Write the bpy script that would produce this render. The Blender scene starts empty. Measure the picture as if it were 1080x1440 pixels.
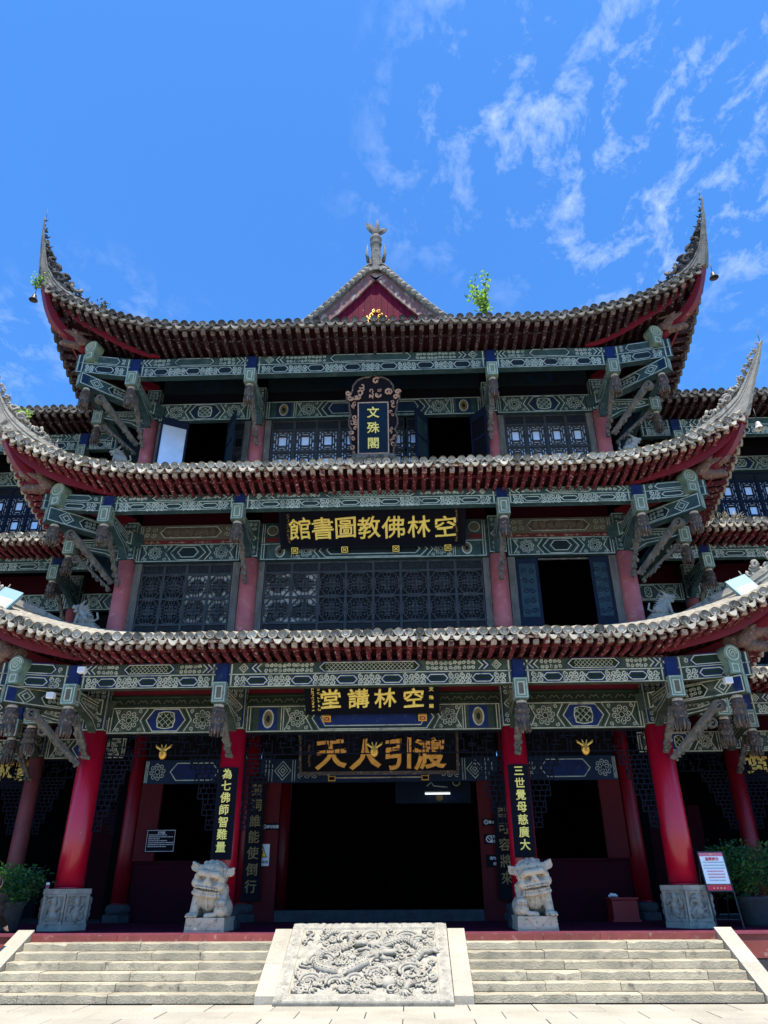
import bpy, math, random
import numpy as np
from mathutils import Vector, Matrix

random.seed(7)
rng = np.random.default_rng(11)
SC = bpy.context.scene
COL = SC.collection

# ------------------------------------------------------------------ camera
cam_d = bpy.data.cameras.new('camera')
cam_d.sensor_fit = 'HORIZONTAL'
cam_d.sensor_width = 36.0
cam_d.lens = 36.0 * 1000.0 / 1080.0
cam_d.clip_start = 0.05
cam_d.clip_end = 2000.0
cam = bpy.data.objects.new('camera', cam_d)
COL.objects.link(cam)
_yaw, _roll, _pit = (math.radians(a) for a in (1.798, -0.359, 27.573))
_r0 = Vector((math.cos(_yaw), math.sin(_yaw), 0))
_f0 = Vector((-math.sin(_yaw), math.cos(_yaw), 0))
_u0 = Vector((0, 0, 1))
_fw = _f0 * math.cos(_pit) + _u0 * math.sin(_pit)
_u1 = -_f0 * math.sin(_pit) + _u0 * math.cos(_pit)
_r = _r0 * math.cos(_roll) + _u1 * math.sin(_roll)
_u = -_r0 * math.sin(_roll) + _u1 * math.cos(_roll)
cam.matrix_world = Matrix(((_r.x, _u.x, -_fw.x, 0.753), (_r.y, _u.y, -_fw.y, -15.6),
                           (_r.z, _u.z, -_fw.z, 1.605), (0, 0, 0, 1)))
SC.camera = cam

# ------------------------------------------------------------------ sky, sun, exposure
SUN_EL, SUN_AZ = 73.6, 8.0            # azimuth: degrees to the right of straight behind the camera
SC.view_settings.view_transform = 'Standard'
SC.view_settings.look = 'None'
SC.view_settings.exposure = 0.85
SC.view_settings.gamma = 1.0
SC.view_settings.use_curve_mapping = False
world = bpy.data.worlds.new('World')
SC.world = world
world.use_nodes = True
nt = world.node_tree
nt.nodes.clear()
def wn(t, **k):
    n = nt.nodes.new(t)
    for a, b in k.items():
        setattr(n, a, b)
    return n
def wl(a, b):
    nt.links.new(a, b)
w_out = wn('ShaderNodeOutputWorld')
w_bg = wn('ShaderNodeBackground')
w_bg.inputs['Strength'].default_value = 0.112
sky = wn('ShaderNodeTexSky', sky_type='NISHITA')
sky.sun_disc = False
sky.sun_elevation = math.radians(SUN_EL)
sky.sun_rotation = math.radians(180.0 - SUN_AZ)
sky.air_density = 1.0
sky.dust_density = 0.4
sky.ozone_density = 3.0
tc = wn('ShaderNodeTexCoord')
sep = wn('ShaderNodeSeparateXYZ')
wl(tc.outputs['Generated'], sep.inputs[0])
mx = wn('ShaderNodeMath', operation='MAXIMUM'); mx.inputs[1].default_value = 0.06
wl(sep.outputs['Z'], mx.inputs[0])
dx = wn('ShaderNodeMath', operation='DIVIDE'); wl(sep.outputs['X'], dx.inputs[0]); wl(mx.outputs[0], dx.inputs[1])
dy = wn('ShaderNodeMath', operation='DIVIDE'); wl(sep.outputs['Y'], dy.inputs[0]); wl(mx.outputs[0], dy.inputs[1])
cmb = wn('ShaderNodeCombineXYZ'); wl(dx.outputs[0], cmb.inputs[0]); wl(dy.outputs[0], cmb.inputs[1])
mp = wn('ShaderNodeMapping')
mp.inputs['Rotation'].default_value = (0, 0, math.radians(-28))
mp.inputs['Scale'].default_value = (1.0, 0.72, 1.0)
mp.inputs['Location'].default_value = (21.210, 8.770, 0.0)
wl(cmb.outputs[0], mp.inputs['Vector'])
n1 = wn('ShaderNodeTexNoise'); n1.inputs['Scale'].default_value = 13.0; n1.inputs['Detail'].default_value = 9.0
n1.inputs['Roughness'].default_value = 0.66; n1.inputs['Distortion'].default_value = 0.25
wl(mp.outputs[0], n1.inputs['Vector'])
n2 = wn('ShaderNodeTexNoise'); n2.inputs['Scale'].default_value = 0.9; n2.inputs['Detail'].default_value = 3.0
wl(mp.outputs[0], n2.inputs['Vector'])
r1 = wn('ShaderNodeMapRange'); r1.inputs['From Min'].default_value = 0.50; r1.inputs['From Max'].default_value = 0.92
wl(n1.outputs['Fac'], r1.inputs['Value'])
r2 = wn('ShaderNodeMapRange'); r2.inputs['From Min'].default_value = 0.49; r2.inputs['From Max'].default_value = 0.66
wl(n2.outputs['Fac'], r2.inputs['Value'])
mm = wn('ShaderNodeMath', operation='MULTIPLY'); wl(r1.outputs[0], mm.inputs[0]); wl(r2.outputs[0], mm.inputs[1])
mk = wn('ShaderNodeMath', operation='MULTIPLY'); mk.inputs[1].default_value = 0.62; mk.use_clamp = True
wl(mm.outputs[0], mk.inputs[0])
grade = wn('ShaderNodeMix', data_type='RGBA', blend_type='MULTIPLY')
grade.inputs['Factor'].default_value = 1.0
grade.inputs['B'].default_value = (0.47, 1.00, 1.52, 1)
wl(sky.outputs['Color'], grade.inputs['A'])
mixc = wn('ShaderNodeMix', data_type='RGBA')
wl(mk.outputs[0], mixc.inputs['Factor'])
wl(grade.outputs['Result'], mixc.inputs['A'])
mixc.inputs['B'].default_value = (8.0, 8.6, 9.4, 1)
wl(mixc.outputs['Result'], w_bg.inputs['Color'])
wl(w_bg.outputs[0], w_out.inputs['Surface'])

sun_d = bpy.data.lights.new('sun', 'SUN')
sun_d.energy = 5.0
sun_d.angle = math.radians(0.53)
sun_d.color = (1.0, 0.935, 0.82)
sun = bpy.data.objects.new('sun', sun_d)
COL.objects.link(sun)
_el, _az = math.radians(SUN_EL), math.radians(SUN_AZ)
_to = Vector((math.sin(_az) * math.cos(_el), -math.cos(_az) * math.cos(_el), math.sin(_el)))
sun.rotation_euler = _to.to_track_quat('Z', 'Y').to_euler()
sun.location = (0, -30, 60)

# ------------------------------------------------------------------ materials
M = {}
def mat(key, col, rough=0.7, col2=None, scale=4.0, lo=0.4, hi=0.65, detail=6.0, bump=0.0, bscale=None,
        metal=0.0, spec=0.5, col3=None, scale3=14.0, lo3=0.6, hi3=0.68, stretch=None, emit=None, estr=0.0, coat=0.0, rnd=0.0):
    """col mixes to col2 by one world-space noise and to col3 (flakes, stains) by a second one"""
    m = bpy.data.materials.new(key)
    m.use_nodes = True
    t = m.node_tree
    b = t.nodes['Principled BSDF']
    b.inputs['Roughness'].default_value = rough
    b.inputs['Metallic'].default_value = metal
    b.inputs['Specular IOR Level'].default_value = spec
    if coat:
        b.inputs['Coat Weight'].default_value = coat
        b.inputs['Coat Roughness'].default_value = 0.15
    geo = t.nodes.new('ShaderNodeNewGeometry')
    vec = geo.outputs['Position']
    if stretch:
        mpn = t.nodes.new('ShaderNodeMapping')
        mpn.inputs['Scale'].default_value = stretch
        t.links.new(vec, mpn.inputs['Vector'])
        vec = mpn.outputs[0]
    def noise(s, d):
        n = t.nodes.new('ShaderNodeTexNoise')
        n.inputs['Scale'].default_value = s
        n.inputs['Detail'].default_value = d
        n.inputs['Roughness'].default_value = 0.6
        t.links.new(vec, n.inputs['Vector'])
        return n.outputs['Fac']
    def rang(o, a, c):
        r = t.nodes.new('ShaderNodeMapRange')
        r.inputs['From Min'].default_value = a
        r.inputs['From Max'].default_value = c
        t.links.new(o, r.inputs['Value'])
        return r.outputs[0]
    def mix(f, a, c):
        x = t.nodes.new('ShaderNodeMix')
        x.data_type = 'RGBA'
        t.links.new(f, x.inputs['Factor'])
        for s, v in (('A', a), ('B', c)):
            if isinstance(v, tuple):
                x.inputs[s].default_value = (*v, 1)
            else:
                t.links.new(v, x.inputs[s])
        return x.outputs['Result']
    c = col
    if col2 is not None:
        c = mix(rang(noise(scale, detail), lo, hi), c, col2)
    if col3 is not None:
        c = mix(rang(noise(scale3, 4.0), lo3, hi3), c, col3)
    if rnd and not isinstance(c, tuple):              # every stone, tile or board has its own tone
        oi = t.nodes.new('ShaderNodeObjectInfo')
        mr = t.nodes.new('ShaderNodeMapRange'); mr.inputs['To Min'].default_value = 1 - rnd; mr.inputs['To Max'].default_value = 1 + rnd * .7
        t.links.new(oi.outputs['Random'], mr.inputs['Value'])
        vm = t.nodes.new('ShaderNodeVectorMath'); vm.operation = 'SCALE'
        t.links.new(c, vm.inputs[0]); t.links.new(mr.outputs[0], vm.inputs['Scale'])
        c = vm.outputs[0]
    if isinstance(c, tuple):
        b.inputs['Base Color'].default_value = (*c, 1)
    else:
        t.links.new(c, b.inputs['Base Color'])
    if bump:
        bn = t.nodes.new('ShaderNodeBump')
        bn.inputs['Strength'].default_value = bump
        bn.inputs['Distance'].default_value = 0.02
        t.links.new(noise(bscale or scale * 4, 5.0), bn.inputs['Height'])
        t.links.new(bn.outputs[0], b.inputs['Normal'])
    if emit:
        b.inputs['Emission Color'].default_value = (*emit, 1)
        b.inputs['Emission Strength'].default_value = estr
    if key.startswith('leaf'):
        tr = t.nodes.new('ShaderNodeBsdfTranslucent'); ms = t.nodes.new('ShaderNodeMixShader'); ms.inputs[0].default_value = .45
        if isinstance(c, tuple): tr.inputs[0].default_value = (*c, 1)
        else: t.links.new(c, tr.inputs[0])
        t.links.new(b.outputs[0], ms.inputs[1]); t.links.new(tr.outputs[0], ms.inputs[2])
        t.links.new(ms.outputs[0], t.nodes['Material Output'].inputs['Surface'])
    M[key] = m
    return m

mat('paving', (.39, .35, .275), .85, (.30, .27, .21), 1.1, col3=(.44, .41, .34), scale3=30, lo3=.5, hi3=.75, bump=.3, bscale=60, rnd=.10)
mat('stair', (.42, .365, .255), .9, (.30, .265, .185), 2.2, col3=(.14, .125, .095), scale3=6, lo3=.57, hi3=.74, bump=.9, bscale=40, rnd=.18)
mat('slab', (.37, .34, .275), .9, (.26, .24, .195), 7, col3=(.13, .12, .10), scale3=12, lo3=.58, hi3=.72, bump=.5, bscale=70)
mat('lionstone', (.52, .42, .31), .85, (.42, .335, .25), 6, col3=(.17, .14, .11), scale3=11, lo3=.55, hi3=.70, bump=.5, bscale=70)
mat('pedstone', (.33, .30, .245), .85, (.23, .21, .175), 5, col3=(.11, .10, .088), scale3=10, lo3=.58, hi3=.72, bump=.4, bscale=60)
mat('darkstone', (.038, .041, .046), .9, (.022, .024, .027), 5, bump=.5, bscale=40)
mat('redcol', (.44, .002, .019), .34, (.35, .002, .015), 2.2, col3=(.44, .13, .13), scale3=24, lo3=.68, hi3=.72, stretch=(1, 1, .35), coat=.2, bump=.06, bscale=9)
mat('redcol_shade', (.17, .002, .008), .4, (.13, .002, .007), 2.2, col3=(.20, .04, .04), scale3=20, lo3=.68, hi3=.72, spec=.3)  # shade put into a darker copy of the column red
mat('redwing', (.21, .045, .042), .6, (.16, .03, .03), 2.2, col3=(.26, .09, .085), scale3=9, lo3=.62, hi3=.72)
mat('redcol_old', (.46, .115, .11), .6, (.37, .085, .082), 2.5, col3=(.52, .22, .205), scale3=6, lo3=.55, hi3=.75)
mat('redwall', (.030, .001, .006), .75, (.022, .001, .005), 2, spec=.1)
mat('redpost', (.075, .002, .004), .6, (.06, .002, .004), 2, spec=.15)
mat('redboard', (.145, .005, .014), .5, (.115, .005, .013), 3, col3=(.18, .05, .05), scale3=12, lo3=.70, hi3=.75, spec=.35)
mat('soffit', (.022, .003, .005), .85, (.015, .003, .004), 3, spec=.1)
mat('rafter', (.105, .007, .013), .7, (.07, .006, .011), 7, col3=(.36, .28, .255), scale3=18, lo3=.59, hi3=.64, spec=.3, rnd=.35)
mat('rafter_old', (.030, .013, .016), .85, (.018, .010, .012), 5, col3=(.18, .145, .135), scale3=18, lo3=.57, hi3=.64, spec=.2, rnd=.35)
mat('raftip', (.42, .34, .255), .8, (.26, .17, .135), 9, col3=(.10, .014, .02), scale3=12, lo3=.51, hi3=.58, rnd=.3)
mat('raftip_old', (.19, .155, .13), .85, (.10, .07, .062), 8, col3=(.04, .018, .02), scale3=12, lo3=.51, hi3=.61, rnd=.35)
mat('tile', (.36, .32, .25), .9, (.24, .215, .17), 7, col3=(.075, .068, .05), scale3=8, lo3=.56, hi3=.70, bump=.5, bscale=50, rnd=.3)
mat('tile_b', (.46, .42, .34), .9, (.32, .29, .235), 6, col3=(.10, .09, .07), scale3=10, lo3=.58, hi3=.72, bump=.5, bscale=50, rnd=.25)
mat('tile_c', (.20, .18, .145), .9, (.12, .11, .09), 8, col3=(.05, .052, .038), scale3=9, lo3=.52, hi3=.68, bump=.5, bscale=50, rnd=.3)
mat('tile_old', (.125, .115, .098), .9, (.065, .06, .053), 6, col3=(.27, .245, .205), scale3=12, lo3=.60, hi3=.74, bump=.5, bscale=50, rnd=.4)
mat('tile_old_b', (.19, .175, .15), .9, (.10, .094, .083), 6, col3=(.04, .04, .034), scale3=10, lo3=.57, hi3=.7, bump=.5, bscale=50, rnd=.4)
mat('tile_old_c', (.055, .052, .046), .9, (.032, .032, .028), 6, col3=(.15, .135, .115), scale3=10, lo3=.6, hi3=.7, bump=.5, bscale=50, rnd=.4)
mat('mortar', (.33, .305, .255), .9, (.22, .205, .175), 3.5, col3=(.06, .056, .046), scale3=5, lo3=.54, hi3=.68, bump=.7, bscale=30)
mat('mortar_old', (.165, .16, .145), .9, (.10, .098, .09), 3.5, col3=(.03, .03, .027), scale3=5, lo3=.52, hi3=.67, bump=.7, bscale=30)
mat('ornament_old', (.036, .036, .036), .9, (.018, .018, .02), 9, bump=.6, bscale=40)
mat('teal', (.028, .066, .072), .7, (.018, .045, .052), 3.5, col3=(.075, .105, .103), scale3=5, lo3=.52, hi3=.74, spec=.25, rnd=.25)
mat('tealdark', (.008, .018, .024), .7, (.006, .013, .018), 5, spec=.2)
mat('teal_line', (.42, .50, .45), .75, (.27, .34, .315), 6, col3=(.07, .11, .108), scale3=3.6, lo3=.56, hi3=.72, rnd=.2)
mat('grn', (.036, .054, .038), .7, (.025, .04, .03), 3.5, col3=(.10, .105, .08), scale3=6, lo3=.54, hi3=.74, spec=.25, rnd=.25)
mat('grndark', (.010, .024, .010), .7, (.008, .018, .008), 5, spec=.2)
mat('blue', (.005, .018, .105), .6, (.004, .013, .07), 5, col3=(.03, .045, .07), scale3=8, lo3=.58, hi3=.7, spec=.2)
mat('blue_dim', (.006, .022, .060), .65, (.005, .016, .042), 5, spec=.2)
mat('cream_line', (.50, .49, .37), .75, (.34, .34, .26), 7, col3=(.10, .105, .08), scale3=3.8, lo3=.57, hi3=.72, rnd=.2)
mat('greenpost', (.15, .215, .165), .7, (.10, .16, .125), 6, col3=(.06, .08, .065), scale3=8, lo3=.56, hi3=.70, spec=.25, rnd=.2)
mat('brownboard', (.10, .09, .066), .75, (.07, .064, .05), 6, col3=(.15, .135, .105), scale3=14, lo3=.58, hi3=.7)
mat('motifred', (.12, .004, .010), .6, (.09, .004, .009), 5)
mat('wood', (.095, .07, .06), .85, (.048, .037, .034), 8, col3=(.21, .18, .15), scale3=16, lo3=.55, hi3=.66, bump=.5, bscale=40, spec=.2)
mat('woodgrey', (.14, .13, .115), .85, (.075, .07, .064), 7, col3=(.20, .195, .165), scale3=14, lo3=.58, hi3=.68, stretch=(1, 1, .3), bump=.4, bscale=40, spec=.2)
mat('dragonwood', (.16, .085, .062), .75, (.075, .048, .04), 9, col3=(.24, .20, .15), scale3=15, lo3=.58, hi3=.68)
mat('lattice', (.022, .022, .022), .5, (.045, .045, .044), 6, spec=.3)
mat('panegrey', (.010, .010, .011), .6, (.006, .006, .007), 2.5, spec=.15)
mat('paneglint', (.36, .36, .33), .8, (.03, .03, .03), 2.4, lo=.46, hi=.56, spec=.2)  # pale patches paint the glints on the window panes
mat('lattice_blue', (.005, .010, .025), .6, (.008, .014, .034), 6, spec=.15)
mat('frieze', (.004, .005, .011), .7, (.022, .024, .036), 9, lo=.64, hi=.74, spec=.1)
mat('carve', (.014, .015, .019), .6, (.009, .010, .013), 9, spec=.2)
mat('film', (.74, .77, .80), .25, (.62, .67, .74), 2, metal=.35)
mat('dimfilm', (.17, .17, .165), .2, (.05, .05, .055), 3.5, lo=.45, hi=.6, metal=.85)
mat('filmside', (.016, .034, .038), .4, (.011, .022, .027), 6, col3=(.05, .075, .075), scale3=9, lo3=.58, hi3=.7, spec=.3)
mat('glass', (.006, .008, .012), .25, spec=.12)
mat('dark', (.003, .003, .004), .95, spec=.0)  # near black: indoor shade put into the wall colour
mat('darkwood', (.006, .005, .008), .8, spec=.1)
mat('black', (.003, .0035, .009), .6, spec=.08)
mat('navy', (.003, .014, .030), .55, (.002, .011, .024), 4, spec=.12)
mat('gold', (.74, .43, .08), .38, (.60, .31, .05), 9, metal=.55)
mat('goldpale', (.86, .68, .16), .45, (.78, .58, .12), 9, metal=.2)
mat('orange', (.68, .34, .055), .4, (.52, .23, .035), 8, metal=.25)
mat('goldold', (.20, .13, .04), .5, (.10, .07, .026), 14, metal=.3)
mat('rosegold', (.42, .26, .17), .55, (.27, .14, .10), 12)
mat('carpet', (.085, .010, .027), .95, (.065, .008, .022), 9, spec=.05)
mat('carpet_lit', (.26, .07, .095), .95, (.21, .055, .07), 7, spec=.1)  # sunlit strip of the carpet, its light put into a paler colour
mat('riser_red', (.24, .05, .04), .8, (.18, .038, .03), 4, col3=(.30, .17, .14), scale3=9, lo3=.58, hi3=.70, rnd=.25)
mat('leaf', (.055, .17, .030), .45, (.08, .22, .04), 5)
mat('leaf_dark', (.025, .095, .040), .4, (.04, .125, .05), 5)
mat('leaf_lime', (.36, .56, .07), .5, (.24, .44, .05), 6)
mat('drygrass', (.40, .33, .19), .8)
mat('stem', (.10, .075, .045), .8)
mat('iron', (.03, .03, .032), .5, metal=.6)
mat('bell', (.045, .042, .038), .5, (.03, .03, .027), 12, metal=.3)
mat('bellpale', (.45, .43, .39), .6, (.30, .29, .27), 12)
mat('gableboard', (.19, .085, .08), .85, (.13, .07, .068), 5, col3=(.31, .265, .235), scale3=7, lo3=.52, hi3=.64, stretch=(1, 1, .5))
mat('gablered', (.125, .003, .022), .8, (.085, .002, .016), 5, col3=(.34, .26, .28), scale3=8, lo3=.70, hi3=.73, stretch=(1, 1, .3), spec=.15)
mat('white', (.78, .78, .76), .5)
mat('paper', (.80, .80, .80), .5)
mat('signred', (.60, .02, .045), .5)
mat('signpink', (.62, .16, .22), .6)
mat('signteal', (.28, .42, .45), .6)
mat('signgrey', (.55, .55, .56), .5)
mat('yellow', (.75, .50, .02), .5)
mat('lampteal', (.20, .33, .36), .5)
mat('lampglass', (.74, .74, .50), .25)
mat('tubelight', (.9, .9, .9), .4, emit=(.85, .93, 1.0), estr=0.8)
mat('skin', (.42, .25, .18), .55)
mat('hair', (.012, .011, .011), .5)
mat('cloth', (.006, .006, .008), .9, spec=.1)
mat('trouser', (.03, .033, .045), .85)
mat('dotpink', (.55, .08, .20), .7)
mat('pigeon', (.14, .15, .18), .6)
mat('boxred', (.30, .012, .012), .5)

# ------------------------------------------------------------------ mesh helpers
class MB:
    def __init__(s):
        s.V = []; s.F = []; s.K = []; s.S = []
    def add(s, v, f, m, smooth=False):
        o = len(s.V)
        s.V.extend([tuple(p) for p in v])
        for q in f:
            s.F.append(tuple(i + o for i in q)); s.K.append(m); s.S.append(smooth)
    def box(s, x0, x1, y0, y1, z0, z1, m):
        v = [(x, y, z) for z in (z0, z1) for y in (y0, y1) for x in (x0, x1)]
        s.add(v, [(0, 2, 3, 1), (4, 5, 7, 6), (0, 1, 5, 4), (2, 6, 7, 3), (0, 4, 6, 2), (1, 3, 7, 5)], m)
    def hexa(s, p, m):       # 8 points: bottom ring then top ring, same winding
        s.add(p, [(3, 2, 1, 0), (4, 5, 6, 7), (0, 1, 5, 4), (1, 2, 6, 5), (2, 3, 7, 6), (3, 0, 4, 7)], m)
    def chamf(s, x0, x1, y0, y1, z0, z1, c, m, top=True):
        """box with chamfered top and front edges"""
        v = [(x0, y0, z0), (x1, y0, z0), (x1, y1, z0), (x0, y1, z0),
             (x0, y0, z1 - c), (x1, y0, z1 - c), (x1, y1, z1 - c), (x0, y1, z1 - c),
             (x0 + c, y0 + c, z1), (x1 - c, y0 + c, z1), (x1 - c, y1 - c, z1), (x0 + c, y1 - c, z1)]
        s.add(v, [(3, 2, 1, 0), (0, 1, 5, 4), (1, 2, 6, 5), (2, 3, 7, 6), (3, 0, 4, 7),
                  (4, 5, 9, 8), (5, 6, 10, 9), (6, 7, 11, 10), (7, 4, 8, 11), (8, 9, 10, 11)], m)
    def worn(s, x0, x1, y0, y1, z0, z1, c, m, seg=.11):
        """step stone with a worn, chipped front edge"""
        n = max(3, int((x1 - x0) / seg)); v = []
        for i in range(n + 1):
            x = x0 + (x1 - x0) * i / n
            e = random.uniform(-.006, .006); cc = c * random.uniform(.6, 1.5) + (random.random() < .07) * random.uniform(.01, .03)
            v += [(x, y0 + random.uniform(-.003, .003), z0), (x, y0 + random.uniform(-.004, .004), z1 - cc), (x, y0 + cc * .8, z1 + e * .5 - .001), (x, (y0 + y1) / 2, z1 - .003 + e * .5), (x, y1, z1)]
        f = [(i * 5 + k, i * 5 + k + 5, i * 5 + k + 6, i * 5 + k + 1) for i in range(n) for k in range(4)]
        s.add(v, f + [(4, 3, 2, 1, 0), tuple(n * 5 + k for k in range(5))], m)
    def bar(s, a, b, w, h, m, up=(0, 0, 1)):
        a = Vector(a); b = Vector(b); d = (b - a).normalized(); up = Vector(up)
        if abs(d.dot(up)) > .98: up = Vector((0, 1, 0))
        r = d.cross(up).normalized(); u = r.cross(d)
        p = []
        for q in (a, b):
            p += [q - r * w / 2 - u * h / 2, q + r * w / 2 - u * h / 2, q + r * w / 2 + u * h / 2, q - r * w / 2 + u * h / 2]
        s.hexa(p, m)
    def tube(s, path, rad, n, m, caps=True, smooth=True):
        P = [Vector(p) for p in path]
        R = rad if isinstance(rad, (list, tuple)) else [rad] * len(P)
        ref = None; v = []
        for i, p in enumerate(P):
            d = (P[min(i + 1, len(P) - 1)] - P[max(i - 1, 0)]).normalized()
            if ref is None:
                ref = Vector((0, 0, 1)) if abs(d.z) < .9 else Vector((1, 0, 0))
            a = d.cross(ref).normalized(); b = a.cross(d); ref = b
            for k in range(n):
                t = 2 * math.pi * k / n
                v.append(p + a * (R[i] * math.cos(t)) + b * (R[i] * math.sin(t)))
        f = [(i * n + k, i * n + (k + 1) % n, (i + 1) * n + (k + 1) % n, (i + 1) * n + k) for i in range(len(P) - 1) for k in range(n)]
        s.add(v, f, m, smooth)
        if caps:
            o = len(s.V) - len(v)
            s.F += [tuple(o + k for k in reversed(range(n))), tuple(o + (len(P) - 1) * n + k for k in range(n))]
            s.K += [m, m]; s.S += [False, False]
    def lathe(s, prof, c, n, m, axis=None, smooth=True, phase=0.0):
        c = Vector(c); v = []
        for r, z in prof:
            for k in range(n):
                t = 2 * math.pi * k / n + phase
                v.append(c + Vector((r * math.cos(t), r * math.sin(t), z)))
        L = len(prof)
        f = [(i * n + k, i * n + (k + 1) % n, (i + 1) * n + (k + 1) % n, (i + 1) * n + k) for i in range(L - 1) for k in range(n)]
        s.add(v, f, m, smooth)
        o = len(s.V) - len(v)
        s.F += [tuple(o + k for k in reversed(range(n))), tuple(o + (L - 1) * n + k for k in range(n))]
        s.K += [m, m]; s.S += [False, False]
    def prism(s, poly, O, U, W, N, d0, d1, m, mside=None):
        """2-D polygon (u,w) in frame O,U,W extruded along N from d0 to d1"""
        O = Vector(O); U = Vector(U); W = Vector(W); N = Vector(N); n = len(poly)
        v = [O + U * a + W * b + N * d for d in (d0, d1) for a, b in poly]
        s.add(v, [tuple(range(n))], mside or m); s.F[-1] = tuple(reversed(s.F[-1]))
        s.F.append(tuple(len(s.V) - n + i for i in range(n))); s.K.append(m); s.S.append(False)
        o = len(s.V) - 2 * n
        for i in range(n):
            j = (i + 1) % n
            s.F.append((o + i, o + j, o + n + j, o + n + i)); s.K.append(mside or m); s.S.append(False)
    def grid(s, P, m, smooth=True, flip=False):
        h = len(P); w = len(P[0])
        v = [p for row in P for p in row]
        f = []
        for i in range(h - 1):
            for j in range(w - 1):
                q = (i * w + j, i * w + j + 1, (i + 1) * w + j + 1, (i + 1) * w + j)
                f.append(tuple(reversed(q)) if flip else q)
        s.add(v, f, m, smooth)
    def mesh(s, name, off=(0, 0, 0)):
        me = bpy.data.meshes.new(name)
        ox, oy, oz = off
        me.from_pydata([(float(x - ox), float(y - oy), float(z - oz)) for x, y, z in s.V], [], s.F)
        keys = list(dict.fromkeys(s.K))
        for k in keys:
            me.materials.append(M[k])
        ix = {k: i for i, k in enumerate(keys)}
        me.polygons.foreach_set('material_index', [ix[k] for k in s.K])
        me.polygons.foreach_set('use_smooth', s.S)
        me.update()
        return me
    def build(s, name, parent=None, loc=None):
        """link as one object; vertices are in world space, loc is the object's own origin"""
        pw = wloc(parent) if parent else Vector((0, 0, 0))
        L = Vector(loc) if loc is not None else pw
        o = bpy.data.objects.new(name, s.mesh(name, L))
        COL.objects.link(o)
        if parent: o.parent = parent
        o.location = L - pw
        return o

def wloc(o):
    v = Vector((0, 0, 0))
    while o is not None:
        v += o.location; o = o.parent
    return v
def thing(name, label, cat, loc=(0, 0, 0), group=None):
    o = bpy.data.objects.new(name, None)
    o.empty_display_size = .2
    COL.objects.link(o)
    o.location = loc
    tag(o, label, cat, group)
    return o
def tag(o, label=None, cat=None, group=None, kind=None):
    if label: o['label'] = label
    if cat: o['category'] = cat
    if group: o['group'] = group
    if kind: o['kind'] = kind
    return o
def inst(me, name, parent, loc, rz=0.0, scale=None, rot=None):
    o = bpy.data.objects.new(name, me)
    COL.objects.link(o)
    if parent: o.parent = parent
    o.location = Vector(loc) - (wloc(parent) if parent else Vector((0, 0, 0)))
    o.rotation_euler = rot if rot is not None else (0, 0, rz)
    if scale: o.scale = scale
    return o
def copy_tree(o, parent=None):
    c = o.copy(); COL.objects.link(c)
    c.parent = parent
    for ch in o.children: copy_tree(ch, c)
    return c

# --- implicit sculpting: numpy distance fields turned into one mesh by surface nets
def s_ell(p, c, r):
    q = p - np.array(c); r = np.array(r, float)
    k0 = np.sqrt(((q / r) ** 2).sum(-1)); k1 = np.sqrt(((q / r ** 2) ** 2).sum(-1)) + 1e-9
    return np.where(k0 < 1e-4, -float(min(r)), k0 * (k0 - 1) / k1)
def s_cap(p, a, b, ra, rb):
    a = np.array(a, float); b = np.array(b, float)
    d = b - a; t = np.clip(((p - a) @ d) / (d @ d), 0, 1)
    return np.sqrt(((p - a - t[..., None] * d) ** 2).sum(-1)) - (ra + (rb - ra) * t)
def smin(a, b, k):
    h = np.clip(.5 + .5 * (b - a) / k, 0, 1)
    return b + (a - b) * h - k * h * (1 - h)
def nets(fn, lo, hi, h):
    lo = np.array(lo, float); n = [int(math.ceil((b - a) / h)) + 1 for a, b in zip(lo, hi)]
    ax = [lo[i] + h * np.arange(n[i]) for i in range(3)]
    p = np.stack(np.meshgrid(*ax, indexing='ij'), -1)
    v = fn(p)
    c = [n[i] - 1 for i in range(3)]
    def cor(dx, dy, dz): return v[dx:dx + c[0], dy:dy + c[1], dz:dz + c[2]]
    acc = np.zeros((*c, 3)); cnt = np.zeros(c)
    for a in range(3):
        for e in ((0, 0), (0, 1), (1, 0), (1, 1)):
            d0 = list(e); d0.insert(a, 0); d1 = list(e); d1.insert(a, 1)
            A = cor(*d0); B = cor(*d1)
            m = (A < 0) != (B < 0)
            t = np.where(m, A / np.where(m, A - B, 1), 0)
            for k in range(3):
                acc[..., k] += np.where(m, (t if k == a else d0[k]), 0)
            cnt += m
    act = cnt > 0
    idx = -np.ones(c, int); idx[act] = np.arange(act.sum())
    base = np.stack(np.meshgrid(*[np.arange(k) for k in c], indexing='ij'), -1)
    verts = lo + h * (base[act] + acc[act] / cnt[act][:, None])
    faces = []
    for a in range(3):
        b_, c_ = [k for k in range(3) if k != a]
        sl0 = [slice(1, -1)] * 3; sl0[a] = slice(0, c[a])
        A = v[tuple(sl0)]
        sl1 = list(sl0); sl1[a] = slice(1, c[a] + 1)
        B = v[tuple(sl1)]
        ch = (A < 0) != (B < 0)
        I = np.argwhere(ch)
        if not len(I): continue
        off = np.array([1, 1, 1]); off[a] = 0
        g = I + off
        def cell(db, dc):
            q = g.copy(); q[:, b_] -= db; q[:, c_] -= dc
            return idx[q[:, 0], q[:, 1], q[:, 2]]
        Q = np.stack([cell(1, 1), cell(0, 1), cell(0, 0), cell(1, 0)], 1)
        neg = A[ch] < 0
        fl = neg if a != 1 else ~neg
        Q[~fl] = Q[~fl][:, ::-1]
        faces.append(Q)
    return verts, np.concatenate(faces)
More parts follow.
